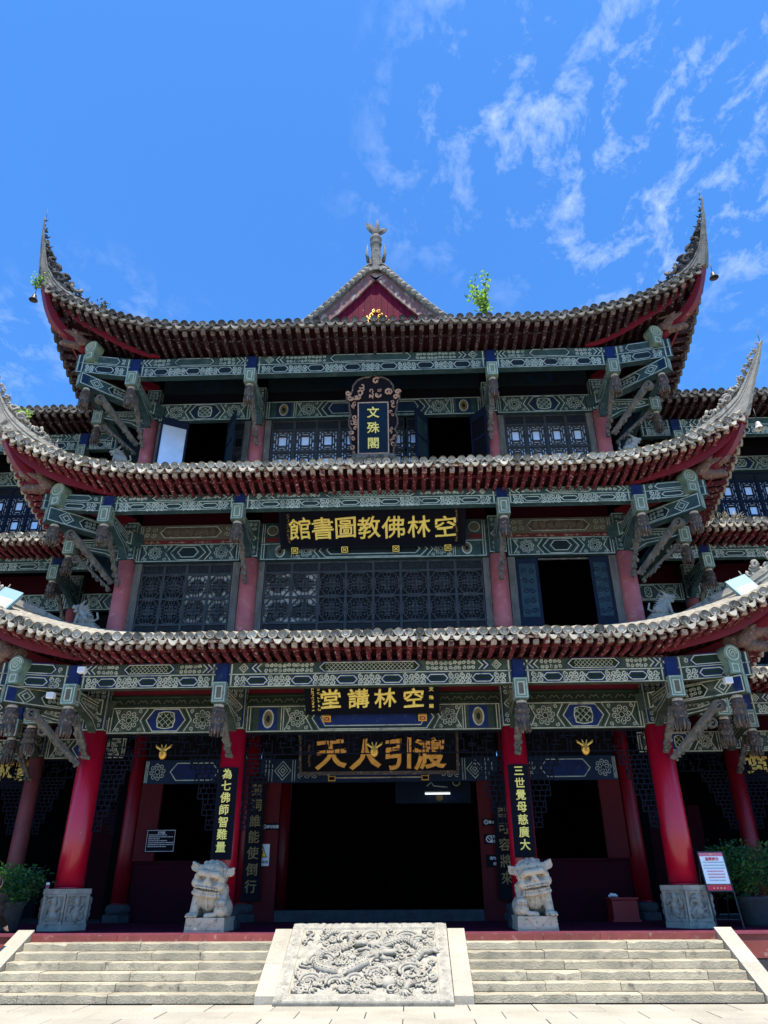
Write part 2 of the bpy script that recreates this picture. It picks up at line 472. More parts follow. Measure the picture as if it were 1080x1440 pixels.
def sculpt(name, fn, lo, hi, h, key, mirror=False):
    v, f = nets(fn, lo, hi, h)
    if mirror:
        v = v.copy(); v[:, 0] *= -1; f = f[:, ::-1]
    me = bpy.data.meshes.new(name)
    me.from_pydata(v.tolist(), [], f.tolist())
    me.materials.append(M[key])
    me.polygons.foreach_set('use_smooth', [True] * len(me.polygons))
    me.update()
    return me

# --- flat painted decoration, each stroke a thin raised film of paint on its board
class Paint:
    def __init__(s, mb, O, U, W, N):
        s.b = mb; s.O = Vector(O); s.U = Vector(U).normalized(); s.W = Vector(W).normalized(); s.N = Vector(N).normalized()
        s.flip = s.U.cross(s.W).dot(s.N) < 0
    def p(s, u, w, k): return s.O + s.U * u + s.W * w + s.N * (0.0025 * k)
    def poly(s, pts, m, k=1):
        f = tuple(range(len(pts)))
        s.b.add([s.p(u, w, k) for u, w in pts], [tuple(reversed(f)) if s.flip else f], m)
    def rect(s, u0, w0, u1, w1, m, k=1): s.poly([(u0, w0), (u1, w0), (u1, w1), (u0, w1)], m, k)
    def line(s, pts, w, m, k=2, closed=False):
        n = len(pts)
        L = []; R = []
        for i in range(n):
            a = pts[(i - 1) % n] if (closed or i > 0) else pts[i]
            b = pts[(i + 1) % n] if (closed or i < n - 1) else pts[i]
            c = pts[i]
            d1 = (c[0] - a[0], c[1] - a[1]); d2 = (b[0] - c[0], b[1] - c[1])
            l1 = math.hypot(*d1) or 1; l2 = math.hypot(*d2) or 1
            if a == c: d1, l1 = d2, l2
            if b == c: d2, l2 = d1, l1
            t = (d1[0] / l1 + d2[0] / l2, d1[1] / l1 + d2[1] / l2)
            lt = math.hypot(*t) or 1
            nx, ny = -t[1] / lt, t[0] / lt
            cs = max(.45, abs(nx * -d1[1] / l1 + ny * d1[0] / l1))
            h = w / 2 / cs
            L.append(s.p(c[0] + nx * h, c[1] + ny * h, k)); R.append(s.p(c[0] - nx * h, c[1] - ny * h, k))
        f = []
        for i in range(n if closed else n - 1):
            j = (i + 1) % n
            q = (n + i, n + j, j, i)
            f.append(tuple(reversed(q)) if s.flip else q)
        s.b.add(L + R, f, m)
    def spiral(s, u, w, r, turns, a0, sg, wd, m, k=2, n=13):
        pts = []
        for i in range(n):
            t = i / (n - 1); a = a0 + sg * turns * 2 * math.pi * t; rr = r * (1 - .8 * t)
            pts.append((u + rr * math.cos(a), w + rr * math.sin(a)))
        s.line(pts, wd, m, k)
    def disc(s, u, w, r, m, k=2, n=10, ry=None):
        s.poly([(u + r * math.cos(2 * math.pi * i / n), w + (ry or r) * math.sin(2 * math.pi * i / n)) for i in range(n)], m, k)
    def ring(s, u, w, r, wd, m, k=2, n=14, ry=None):
        s.line([(u + r * math.cos(2 * math.pi * i / n), w + (ry or r) * math.sin(2 * math.pi * i / n)) for i in range(n)], wd, m, k, True)
    def hexc(s, u0, w0, u1, w1, c, fill, line, wd=.02, edge=None, k=1):
        wc = (w0 + w1) / 2
        P = [(u0, wc), (u0 + c, w0), (u1 - c, w0), (u1, wc), (u1 - c, w1), (u0 + c, w1)]
        if fill: s.poly(P, fill, k)
        if edge:
            g = .03
            s.line([(u0 - g, wc), (u0 + c - g * .4, w0 - g * .6), (u1 - c + g * .4, w0 - g * .6), (u1 + g, wc), (u1 - c + g * .4, w1 + g * .6), (u0 + c - g * .4, w1 + g * .6)], .03, edge, 2, True)
        s.line(P, wd, line, k + 2, True)
    def rosette(s, u, w, R, line, dot, wd=.018, n=8):
        s.disc(u, w, R * .16, dot, 2); s.ring(u, w, R * .24, wd * .8, line, 3, 10)
        for i in range(n):
            a = 2 * math.pi * i / n + .2
            s.spiral(u + R * .62 * math.cos(a), w + R * .62 * math.sin(a), R * .27, 1.25, a + math.pi, 1, wd, line, 3, 12)
    def scrolls(s, u0, w0, u1, w1, line, wd=.017, step=.14):
        rows = max(1, int((w1 - w0) / step)); cols = max(1, int((u1 - u0) / step))
        du = (u1 - u0) / cols; dw = (w1 - w0) / rows
        for i in range(cols):
            for j in range(rows):
                s.spiral(u0 + du * (i + .5), w0 + dw * (j + .5), min(du, dw) * .46, 1.3, random.random() * 6.3,
                         1 if (i + j) % 2 else -1, wd, line, 3, 11)
    def chev(s, u, w0, w1, dep, ms, wd=.024, gap=.042):
        for i, m in enumerate(ms):
            s.line([(u + i * gap, w0), (u + dep + i * gap, (w0 + w1) / 2), (u + i * gap, w1)], wd, m, 2)
    def net(s, u0, w0, u1, w1, st, line, wd=.012, k=3):
        n = int((u1 - u0 + w1 - w0) / st)
        for i in range(1, n + 1):
            for sg in (0, 1):
                a = i * st; pts = []
                x0 = max(0, a - (w1 - w0)); x1 = min(u1 - u0, a)
                if x1 - x0 < .02: continue
                if sg == 0: s.line([(u0 + x0, w0 + a - x0), (u0 + x1, w0 + a - x1)], wd, line, k)
                else: s.line([(u1 - x0, w0 + a - x0), (u1 - x1, w0 + a - x1)], wd, line, k)

def paint_eave(P, u0, u1, h, pal):
    """two-storey painted eave beam: hexagons below, long cartouche and scrolls above"""
    ln, dk, bl, base = pal['line'], pal['dark'], pal['edge'], pal['base']
    L = u1 - u0; hl = h * .50
    P.line([(u0, hl + .012), (u1, hl + .012)], .02, ln, 2)
    P.line([(u0, .012), (u1, .012)], .018, ln, 2)
    for e, d in ((u0, 1), (u1, -1)):
        for i in range(3):
            P.rect(*(sorted((e + d * (.03 + .06 * i), e + d * (.06 + .06 * i)))[0], .03, sorted((e + d * (.03 + .06 * i), e + d * (.06 + .06 * i)))[1], h - .02), ln if i != 1 else pal['edge'], 2)
    a0, a1 = u0 + .24, u1 - .24
    n = max(1, round((a1 - a0) / .98)); w = (a1 - a0) / n
    for i in range(n):
        x = a0 + i * w
        P.hexc(x + w * .27, .05, x + w * .73, hl - .045, .07, dk, ln, .020, bl)
        P.hexc(x + w * .33, .085, x + w * .67, hl - .08, .05, None, bl, .012, k=2)
        for q in (x + w * .125, x + w * .875):
            for sg in (1, -1):
                P.spiral(q - .058, hl / 2 + sg * .052, .060, 1.35, 1.5 * sg, sg, .022, ln, 3, 11)
                P.spiral(q + .058, hl / 2 + sg * .052, .060, 1.35, 1.6 - 1.5 * sg, -sg, .022, ln, 3, 11)
            P.disc(q, hl / 2, .022, ln, 3, 6)
    c = (u0 + u1) / 2
    w0, w1 = hl + .05, h - .02
    if L > 2.2:
        half = L * .17
        P.hexc(c - half, w0, c + half, w1, .09, pal['cart'], ln, .018, bl)
        if pal.get('net'): P.net(c - half + .12, w0 + .02, c + half - .12, w1 - .02, .085, ln, .009, 3)
        for d in (1, -1):
            xa, xb = c + d * (half + .12), c + d * L * .36
            P.scrolls(min(xa, xb), w0 - .02, max(xa, xb), w1 + .01, ln, .017, .088)
            for i in range(4):
                x = c + d * (L * .37 + .05 * i)
                P.line([(x, w0), (x + d * .09, (w0 + w1) / 2), (x, w1)], .022, ln if i % 2 == 0 else bl, 2)
            x = c + d * (L * .37 + .36); 
            q = (w1 - w0) / 2
            P.line([(x - q, w0 + q), (x, w0), (x + q, w0 + q), (x, w1)], .018, ln, 3, True)
            P.line([(x - q * .45, w0 + q), (x, w0 + q * .55), (x + q * .45, w0 + q), (x, w1 - q * .55)], .014, ln, 3, True)
    else:
        P.hexc(c - L * .24, w0, c + L * .24, w1, .08, pal['cart'], ln, .018, bl)
        P.scrolls(u0 + .24, w0, c - L * .27, w1, ln, .017, .088)
        P.scrolls(c + L * .27, w0, u1 - .24, w1, ln, .017, .088)

def paint_board(P, u0, u1, h, pal, center='net', rose=True, medallion=False):
    ln, dk, bl = pal['line'], pal['dark'], pal['edge']
    L = u1 - u0; c = (u0 + u1) / 2
    P.line([(u0 + .01, .02), (u1 - .01, .02), (u1 - .01, h - .02), (u0 + .01, h - .02)], .02, ln, 2, True)
    e0 = .12
    for d, e in ((1, u0), (-1, u1)):
        for i in range(2):
            P.line([(e + d * (.07 + .05 * i), .04), (e + d * (.07 + .05 * i), h - .04)], .02, ln if i == 0 else pal['grn'], 2)
    if medallion:
        for d, e in ((1, u0), (-1, u1)):
            x = e + d * .46
            P.rect(x - .2, .05, x + .2, h - .05, bl, 1)
            P.disc(x, h / 2, .11, pal['med'], 2, 12, h * .33); P.ring(x, h / 2, .11, .03, ln, 3, 12, h * .33)
            P.disc(x, h / 2, .045, dk, 3, 10, h * .14)
            for o in (.28, .33): P.line([(x + d * o, .04), (x + d * o, h - .04)], .018, ln, 2)
        e0 = .82
    half = L * .17 if not medallion else L * .24
    P.hexc(c - half, .05, c + half, h - .05, .16, bl, ln, .02)
    if center == 'net':
        a, b = half - .24, h / 2 - .11
        pts = []
        for i in range(28):
            t = 2 * math.pi * i / 28
            r = 1 + .05 * math.cos(8 * t)
            pts.append((c + a * r * math.copysign(abs(math.cos(t)) ** .45, math.cos(t)), h / 2 + b * r * math.copysign(abs(math.sin(t)) ** .6, math.sin(t))))
        P.poly(pts, pal['cart'], 3); P.line(pts, .024, ln, 4, True)
        P.net(c - a * .9, h / 2 - b * .8, c + a * .9, h / 2 + b * .8, .13, ln, .013, 4)
    else:
        P.hexc(c - half + .18, .12, c + half - .18, h - .10, .1, pal['cart2'], ln, .02, k=3)
        P.hexc(c - half + .09, .08, c + half - .09, h - .07, .13, None, pal['grn'], .03, k=-.5)
    for d, e in ((1, u0 + e0), (-1, u1 - e0)):
        lo, hi = sorted((e + d * .05, c - d * (half + .10)))
        m = (lo + hi) / 2; w = hi - lo
        for i in range(2):
            P.line([(c - d * (half + .06 + .07 * i) + d * .14, .04), (c - d * (half + .06 + .07 * i), h / 2), (c - d * (half + .06 + .07 * i) + d * .14, h - .04)], .022, ln if i else pal['grn'], 2)
        n = max(1, round(w / (h * .95)))
        for i in range(n):
            x = lo + w * (i + .5) / n
            P.rosette(x, h / 2, min(h * .44, w / n * .5), ln, dk, .015)
            for sx_ in (-1, 1):
                for sy_ in (-1, 1):
                    P.spiral(x + sx_ * w / n * .43, h / 2 + sy_ * h * .34, .048, 1.3, sx_ * 1.2, sx_ * sy_, .014, ln, 3, 10)
        P.line([(e, .04), (e + d * .12, h / 2), (e, h - .04)], .02, ln, 2)

PAL1 = dict(line='cream_line', dark='grndark', edge='blue', base='grn', cart='grndark', cart2='blue', grn='grndark', med='goldold', net=True)
PAL2 = dict(line='teal_line', dark='tealdark', edge='teal', base='teal', cart='teal', cart2='tealdark', grn='tealdark', med='brownboard', net=True)
PAL3 = dict(line='teal_line', dark='tealdark', edge='blue_dim', base='teal', cart='teal', cart2='blue_dim', grn='tealdark', med='goldold')
PALS = (PAL1, PAL2, PAL3)

# --- lettering
_txt = {}
def glyph(ch, size, key, depth=.012, bold=.012):
    k = (ch, size, key, depth, bold)
    if k not in _txt:
        c = bpy.data.curves.new('glyph', 'FONT')
        c.body = ch; c.size = size; c.align_x = 'CENTER'; c.align_y = 'CENTER'
        c.extrude = depth; c.offset = bold * size; c.bevel_depth = depth * .35; c.resolution_u = 3
        o = bpy.data.objects.new('glyph', c); COL.objects.link(o)
        dg = bpy.context.evaluated_depsgraph_get()
        me = bpy.data.meshes.new_from_object(o.evaluated_get(dg))
        bpy.data.objects.remove(o); bpy.data.curves.remove(c)
        co = np.empty(len(me.vertices) * 3); me.vertices.foreach_get('co', co); co = co.reshape(-1, 3)
        mid = (co.max(0) + co.min(0)) / 2; co[:, :2] -= mid[:2]
        if size > .4:                       # brush-written: rising strokes, uneven edges
            co[:, 1] += .07 * co[:, 0]
            co[:, 0] += .018 * size * np.sin(co[:, 1] / size * 9 + len(_txt)) 
            co[:, 1] += .018 * size * np.sin(co[:, 0] / size * 8 + 2 * len(_txt))
        me.vertices.foreach_set('co', co.ravel())
        me.materials.clear(); me.materials.append(M[key]); me.update()
        _txt[k] = me
    return _txt[k]
def put_glyph(ch, size, key, parent, O, U, W, u, w, depth=.012, bold=.012, name='gold_character', lift=.004):
    U = Vector(U).normalized(); W = Vector(W).normalized(); N = U.cross(W)
    p = Vector(O) + U * u + W * w + N * (depth + lift)
    o = bpy.data.objects.new(name, glyph(ch, size, key, depth, bold)); COL.objects.link(o)
    o.parent = parent
    o.location = p - wloc(parent)
    o.rotation_euler = Matrix((U, W, N)).transposed().to_euler()
    return o

# ================================================================== the setting
gb = MB()
gb.box(-220, 220, -220, 220, -1.0, -0.075, 'paving')
ground = tag(gb.build('courtyard'), kind='structure')
# paving slabs laid in courses, each a piece of its own
sw, sd = .95, .62
k = 0
for j in range(9):
    y1 = -2.78 - j * sd
    xo = -9.9 + (.43 if j % 2 else 0) + .05
    for i in range(21):
        x0 = xo + i * sw
        b = MB(); dz = random.uniform(-.004, .004)
        b.chamf(x0 + .006, x0 + sw - .006, y1 - sd + .006, y1 - .006, -.074, dz, .006, 'paving')
        b.build('paving_slab', ground, ((x0 + sw / 2), y1 - sd / 2, 0))
fb = MB()                                   # the rest of the paved court, further than its slabs can be told apart
fb.box(-60, -9.95, -40, -1.2, -.07, -.012, 'paving')
fb.box(10.6, 60, -40, -1.2, -.07, -.012, 'paving')
fb.box(-9.95, 10.6, -40, -8.40, -.07, -.012, 'paving')
tag(fb.build('paving'), kind='structure')

PZ = .845
pb = MB()
pb.box(-13.5, 13.5, -1.10, 12.0, -.5, PZ - .02, 'darkstone')
platform = tag(pb.build('stone_platform'), kind='structure')
b = MB()
b.box(-13.5, 13.5, -1.155, 2.6, PZ - .02, PZ, 'carpet')
b.box(-13.5, 13.5, -1.165, -1.155, PZ - .045, PZ + .002, 'carpet_lit')
b.box(-13.5, 13.5, -1.155, -1.125, PZ, PZ + .004, 'carpet_lit')
b.build('carpet_strip', platform)
for sx in (-1, 1):
    x = 6.33
    while x < 13:
        w = random.uniform(1.0, 1.7)
        for z0, z1, m in ((.44, .80, 'riser_red'), (0, .42, 'darkstone')):
            b = MB(); yy = -1.13 - random.uniform(0, .012)
            xa, xb = sorted((sx * (x + .006), sx * (x + w - .006)))
            b.box(xa, xb, yy, -1.10, z0, z1, m)
            b.build('platform_stone', platform)
        x += w

steps = MB()
for sx in (-1, 1):
    xa, xb = sorted((sx * 1.6, sx * 6.05))
    for i in range(6):
        steps.box(xa, xb, -2.63 + .245 * i, -1.10, .12 * i - (.3 if i == 0 else 0), .12 * (i + 1) - .03, 'darkstone')
steps = tag(steps.build('stone_steps'), kind='structure')
for sx in (-1, 1):
    for i in range(7):
        z1 = .12 * (i + 1) if i < 6 else PZ - .022
        yf = -2.68 + .245 * i
        x = 1.665
        while x < 5.975:
            w = random.uniform(.75, 1.55)
            if 5.975 - x - w < .5: w = 5.975 - x
            xa, xb = sorted((sx * x, sx * (x + w)))
            b = MB(); jy = random.uniform(-.010, .010); jz = random.uniform(-.006, .004)
            if i < 6:
                b.worn(xa + .004, xb - .004, yf + jy, yf + .30 if i < 5 else -1.2, z1 - .12 + .003, z1 + jz, .014, 'stair')
            else:
                b.box(xa + .003, xb - .003, yf + jy * .5 + .005, -1.101, z1 - .115, z1, 'riser_red')
            b.build('step_stone', steps)
            x += w
    for x0, x1 in ((1.36, 1.66), (5.98, 6.28)):
        for y0, y1 in ((-2.74, -2.02), (-2.015, -1.12)):
            f = lambda y: .13 + (y + 2.68) * .494
            xa, xb = sorted((sx * x0, sx * x1))
            b = MB()
            b.prism([(y0, -.02), (y1, -.02), (y1, f(y1)), (y0, f(y0))], (xa + .002, 0, 0), (0, 1, 0), (0, 0, 1), (1, 0, 0), 0, xb - xa - .004, 'paving')
            b.build('stringer_stone', steps)
b = MB()
b.prism([(-2.9, -.3), (-1.10, -.3), (-1.10, .80), (-2.9, -.05)], (-1.35, 0, 0), (0, 1, 0), (0, 0, 1), (1, 0, 0), 0, 2.7, 'darkstone')
b.build('ramp_core', steps)

# carved marble-like slab between the two flights
def stroke(H, U, W, pts, w, h, prof=.5, sub=10, groove=None):
    """raise a rounded ridge of half-width w along a polyline smoothed by Catmull-Rom"""
    P = [np.array(p, float) for p in pts]
    if len(P) > 2:
        Q = [2 * P[0] - P[1]] + P + [2 * P[-1] - P[-2]]
        out = []
        for i in range(1, len(Q) - 2):
            for t in np.linspace(0, 1, sub, endpoint=False):
                a, b2, c, d = Q[i - 1], Q[i], Q[i + 1], Q[i + 2]
                out.append(.5 * (2 * b2 + (c - a) * t + (2 * a - 5 * b2 + 4 * c - d) * t * t + (3 * b2 - a - 3 * c + d) * t ** 3))
        out.append(P[-1]); P = out
    ww = w if isinstance(w, (list, tuple)) else (w, w)
    n = len(P) - 1; s_acc = 0.0
    for i in range(n):
        a, c = P[i], P[i + 1]; d = c - a; L2 = float(d @ d) or 1e-9
        wi = ww[0] + (ww[1] - ww[0]) * (i + .5) / n
        x0, x1 = min(a[0], c[0]) - wi, max(a[0], c[0]) + wi
        y0, y1 = min(a[1], c[1]) - wi, max(a[1], c[1]) + wi
        iu = np.where((U[0] >= x0) & (U[0] <= x1))[0]; iw = np.where((W[:, 0] >= y0) & (W[:, 0] <= y1))[0]
        if not len(iu) or not len(iw): continue
        sl = (slice(iw[0], iw[-1] + 1), slice(iu[0], iu[-1] + 1))
        u = U[sl] - a[0]; v = W[sl] - a[1]
        t = np.clip((u * d[0] + v * d[1]) / L2, 0, 1)
        r = np.sqrt((u - t * d[0]) ** 2 + (v - t * d[1]) ** 2) / wi
        z = h * np.clip(1 - r * r, 0, 1) ** prof
        if groove: z = z * (1 + .16 * np.sin((s_acc + t * math.sqrt(L2)) * groove))
        H[sl] = np.maximum(H[sl], np.where(r < 1, z, 0))
        s_acc += math.sqrt(L2)
def spiral_pts(u, w, r, turns, a0, sg, n=16):
    return [(u + r * (1 - .82 * i / (n - 1)) * math.cos(a0 + sg * turns * 6.283 * i / (n - 1)),
             w + r * (1 - .82 * i / (n - 1)) * math.sin(a0 + sg * turns * 6.283 * i / (n - 1))) for i in range(n)]
SW, SL = 2.70, 2.13
nu, nw = 300, 236
gu = np.linspace(0, SW, nu); gw = np.linspace(0, SL, nw)
U2, W2 = np.meshgrid(gu, gw)
H = np.zeros_like(U2)
rs = random.Random(5)
for i in range(40):                          # cloud scrolls filling the ground
    u, w = rs.uniform(.35, 2.35), rs.uniform(.3, 1.85); r = rs.uniform(.09, .17)
    stroke(H, U2, W2, spiral_pts(u, w, r, 1.4, rs.uniform(0, 6.3), rs.choice((-1, 1))), .030, .035, .4, 3)
    stroke(H, U2, W2, [(u - r, w - r * .2), (u - r * 2, w - r * .5), (u - r * 2.6, w)], (.03, .012), .03, .4, 6)
# two dragons chasing through the clouds, bodies scaled, and the pearl
body1 = [(.55, 1.62), (.75, 1.80), (1.02, 1.72), (1.05, 1.45), (.80, 1.28), (.55, 1.10), (.62, .80), (.95, .72), (1.25, .86), (1.42, 1.06)]
body2 = [(2.30, .55), (2.05, .40), (1.80, .55), (1.86, .85), (2.12, 1.02), (2.25, 1.30), (2.02, 1.55), (1.72, 1.50), (1.52, 1.34)]
for bd in (body1, body2):
    stroke(H, U2, W2, bd, (.045, .125), .085, .5, 12, groove=150)
for (hx, hy, d) in ((1.50, 1.10, 1), (1.46, 1.36, -1)):
    stroke(H, U2, W2, [(hx - d * .1, hy), (hx + d * .12, hy + .02)], .13, .11, .6, 4)
    stroke(H, U2, W2, [(hx + d * .1, hy + .04), (hx + d * .3, hy + .07)], .055, .11, .6, 4)
    stroke(H, U2, W2, [(hx + d * .1, hy - .05), (hx + d * .26, hy - .1)], .045, .10, .6, 4)
    for q in range(6):
        a = math.pi * (.5 + .18 * q) if d > 0 else math.pi * (-.5 + .18 * q)
        stroke(H, U2, W2, [(hx, hy), (hx + .18 * math.cos(a), hy + .18 * math.sin(a)), (hx + .30 * math.cos(a + .3), hy + .30 * math.sin(a + .3))], (.035, .008), .075, .5, 5)
for (lx, ly, a) in ((.80, 1.28, 3.6), (.95, .72, 5.0), (1.0, 1.6, .6), (2.05, .42, 4.4), (2.2, 1.2, .2), (1.86, .85, 3.3)):
    ex, ey = lx + .24 * math.cos(a), ly + .24 * math.sin(a)
    stroke(H, U2, W2, [(lx, ly), (ex, ey)], (.07, .045), .075, .5, 4)
    for q in (-.7, -.2, .3, .8):
        stroke(H, U2, W2, [(ex, ey), (ex + .10 * math.cos(a + q), ey + .10 * math.sin(a + q)), (ex + .14 * math.cos(a + q + .5), ey + .14 * math.sin(a + q + .5))], (.026, .008), .07, .5, 4)
for (u, w, r, a0) in ((.62, .98, .26, .3), (1.0, 1.62, .2, .5), (2.0, 1.62, .24, .4), (1.55, .62, .2, .2), (2.05, .72, .18, .6), (.5, .48, .17, .2), (1.4, 1.66, .17, .1), (2.3, 1.62, .12, .5)):
    stroke(H, U2, W2, [(u + r * math.cos(a0 + t), w + r * math.sin(a0 + t)) for t in np.linspace(0, 3.0, 7)], .028, .10, .25, 6)
stroke(H, U2, W2, [(1.72, .46), (1.73, .46)], .12, .12, .6, 2)
H *= .45
H += .006 * rng.standard_normal(H.shape)
inner = (U2 > .21) & (U2 < SW - .21) & (W2 > .18) & (W2 < SL - .16)
H = np.where(inner, H - .055, 0)
bd = np.zeros_like(H)                        # running scroll on the border
for side in range(4):
    Lb = SW if side < 2 else SL
    n = int(Lb / .115)
    for i in range(n):
        c = (i + .5) * Lb / n
        u, w = ((c, .09), (c, SL - .08), (.105, c), (SW - .105, c))[side]
        stroke(bd, U2, W2, spiral_pts(u, w, .05, 1.2, i * 2.0, 1 if i % 2 else -1, 9), .014, .016, .5, 2)
H = np.where(inner, H, .035 + bd)
H[0, :] = H[-1, :] = 0; H[:, 0] = H[:, -1] = 0
A0 = Vector((0, -2.955, .005)); A1 = Vector((0, -1.03, .93))
Wd = (A1 - A0).normalized(); Nd = Vector((1, 0, 0)).cross(Wd)
rb = MB()
P = []
for j in range(nw):
    row = []
    for i in range(nu):
        q = A0 + Wd * gw[j] * ((A1 - A0).length / SL) + Nd * (.03 + H[j, i]); q.x = gu[i] - SW / 2
        row.append(q)
    P.append(row)
rb.grid(P, 'slab')
def SP(u, w, h):
    q = A0 + Wd * (w * (A1 - A0).length / SL) + Nd * (.03 + h); q.x = u - SW / 2
    return q
def rod(pts, r, h, n=7, key='slab'):
    rb.tube([SP(u, w, (h[i] if isinstance(h, list) else h)) for i, (u, w) in enumerate(pts)], r if isinstance(r, list) else [r] * len(pts), n, key)
rs = random.Random(15)
for bd in (body1, body2):                    # coiled bodies with a row of back fins and scale rings
    P_ = smooth0 = None
    pts = []
    Q_ = [np.array(p, float) for p in bd]; Q_ = [2 * Q_[0] - Q_[1]] + Q_ + [2 * Q_[-1] - Q_[-2]]
    for i in range(1, len(Q_) - 2):
        for t in np.linspace(0, 1, 16, endpoint=False):
            a, b2, c, d = Q_[i - 1], Q_[i], Q_[i + 1], Q_[i + 2]
            pts.append(tuple(.5 * (2 * b2 + (c - a) * t + (2 * a - 5 * b2 + 4 * c - d) * t * t + (3 * b2 - a - 3 * c + d) * t ** 3)))
    n = len(pts)
    hh = [.018 + .030 * math.sin(i * .11) ** 2 for i in range(n)]
    rr_ = [(.028 + .055 * i / n) * (1.0 if i % 3 else 1.10) for i in range(n)]
    rod(pts, rr_, hh, 10)
    for i in range(4, n - 4, 3):
        du, dw = pts[i + 1][0] - pts[i - 1][0], pts[i + 1][1] - pts[i - 1][1]; l = math.hypot(du, dw)
        nx, nw_ = -dw / l, du / l; r = rr_[i]
        rb.tube([SP(pts[i][0] + nx * r * .7, pts[i][1] + nw_ * r * .7, hh[i] + r * .6), SP(pts[i][0] + nx * r * 1.5 - du / l * .03, pts[i][1] + nw_ * r * 1.5 - dw / l * .03, hh[i] + r * .5)], [.016, .004], 5, 'slab')
        for q in (-.45, .1, .6):
            rb.tube([SP(pts[i][0] + nx * r * q, pts[i][1] + nw_ * r * q, hh[i] + r * math.sqrt(1 - q * q) * .98), SP(pts[i][0] + nx * r * q - du / l * .022, pts[i][1] + nw_ * r * q - dw / l * .022, hh[i] + r * math.sqrt(1 - q * q) * 1.04)], [.008, .014], 4, 'slab')
for (hx, hy, d) in ((1.50, 1.10, 1), (1.46, 1.36, -1)):      # heads: jaws, brows, horns, whiskers, streaming mane
    rod([(hx - d * .10, hy), (hx, hy + .01), (hx + d * .12, hy + .02)], [.09, .105, .075], .05, 9)
    rod([(hx + d * .10, hy + .05), (hx + d * .22, hy + .07), (hx + d * .33, hy + .07)], [.06, .045, .05], [.075, .07, .075], 8)
    rod([(hx + d * .08, hy - .05), (hx + d * .18, hy - .10), (hx + d * .27, hy - .10)], [.05, .035, .022], .06, 7)
    for s in (-1, 1):
        rod([(hx + d * .05, hy + s * .05), (hx + d * .10, hy + s * .055)], [.028, .024], .125, 6)
        rod([(hx - d * .02, hy + s * .05), (hx - d * .16, hy + s * .13), (hx - d * .30, hy + s * .12)], [.024, .018, .006], [.11, .10, .07], 6)
        rod([(hx + d * .30, hy + .05), (hx + d * .38, hy + .05 + s * .08), (hx + d * .34, hy + .05 + s * .16)], [.014, .010, .004], .085, 5)
    for q in range(9):
        a = (math.pi if d > 0 else 0) + (q - 4) * .28
        rod([(hx + .06 * math.cos(a), hy + .06 * math.sin(a)), (hx + .20 * math.cos(a), hy + .20 * math.sin(a)), (hx + .31 * math.cos(a + .25), hy + .31 * math.sin(a + .25))], [.030, .022, .005], [.07, .06, .03], 6)
for (lx, ly, a) in ((.80, 1.28, 3.6), (.95, .72, 5.0), (1.0, 1.6, .6), (2.05, .42, 4.4), (2.2, 1.2, .2), (1.86, .85, 3.3)):
    ex, ey = lx + .22 * math.cos(a), ly + .22 * math.sin(a)
    rod([(lx, ly), ((lx + ex) / 2 + .03 * math.sin(a), (ly + ey) / 2), (ex, ey)], [.06, .045, .04], .05, 8)
    for q in (-.8, -.25, .3, .85):
        rod([(ex, ey), (ex + .09 * math.cos(a + q), ey + .09 * math.sin(a + q)), (ex + .14 * math.cos(a + q + .5), ey + .14 * math.sin(a + q + .5))], [.026, .020, .005], [.06, .065, .03], 6)
for i in range(260):                         # curling clouds and flames, each a free ring over the ground
    u, w = rs.uniform(.25, SW - .25), rs.uniform(.21, SL - .20); r = rs.uniform(.040, .095)
    p_ = spiral_pts(u, w, r, rs.uniform(.8, 1.5), rs.uniform(0, 6.3), rs.choice((-1, 1)), 13)
    tail = [(p_[0][0] + rs.uniform(-.12, .12), p_[0][1] - rs.uniform(.02, .10))]
    p_ = [q for q in tail + p_ if .23 < q[0] < SW - .23 and .2 < q[1] < SL - .18]
    if len(p_) > 4: rod(p_, [.009] + [.019] * (len(p_) - 3) + [.024, .020], rs.uniform(.0, .045), 6)
for (u, w, r, a0) in ((.62, .98, .22, .3), (1.0, 1.62, .17, .5), (2.0, 1.62, .20, .4), (1.55, .62, .18, .2), (2.05, .72, .17, .6), (.5, .48, .16, .2), (1.4, 1.66, .15, .1), (2.2, 1.55, .12, .5), (.9, .42, .15, .3), (1.2, .5, .12, .2)):
    for k_ in range(2):
        rod([(u + (r - .05 * k_) * math.cos(a0 + t), w + (r - .05 * k_) * math.sin(a0 + t)) for t in np.linspace(-.1, 3.2, 12)], [.012] + [.026] * 10 + [.012], .055 - .02 * k_, 7)
rb.lathe([(.0, 0), (.115, .0), (.12, .03), (.10, .075), (.06, .10), (0, .11)], (0, 0, 0), 16, 'slab')
_k = 6 * 16; _vs = rb.V[-_k:]; rb.V[-_k:] = [tuple(SP(1.72 + x, .46 + y, z - .01)) for x, y, z in _vs]
rb.hexa([A0 + Vector((-SW / 2, 0, 0)) - Nd * .08, A0 + Vector((SW / 2, 0, 0)) - Nd * .08, A1 + Vector((SW / 2, 0, 0)) - Nd * .08, A1 + Vector((-SW / 2, 0, 0)) - Nd * .08,
         A0 + Vector((-SW / 2, 0, 0)) + Nd * .029, A0 + Vector((SW / 2, 0, 0)) + Nd * .029, A1 + Vector((SW / 2, 0, 0)) + Nd * .029, A1 + Vector((-SW / 2, 0, 0)) + Nd * .029], 'slab')
tag(rb.build('carved_ramp_slab', None, (0, -2.0, .45)), 'sloping grey stone slab carved with dragons and clouds between the two flights of steps', 'carved slab')

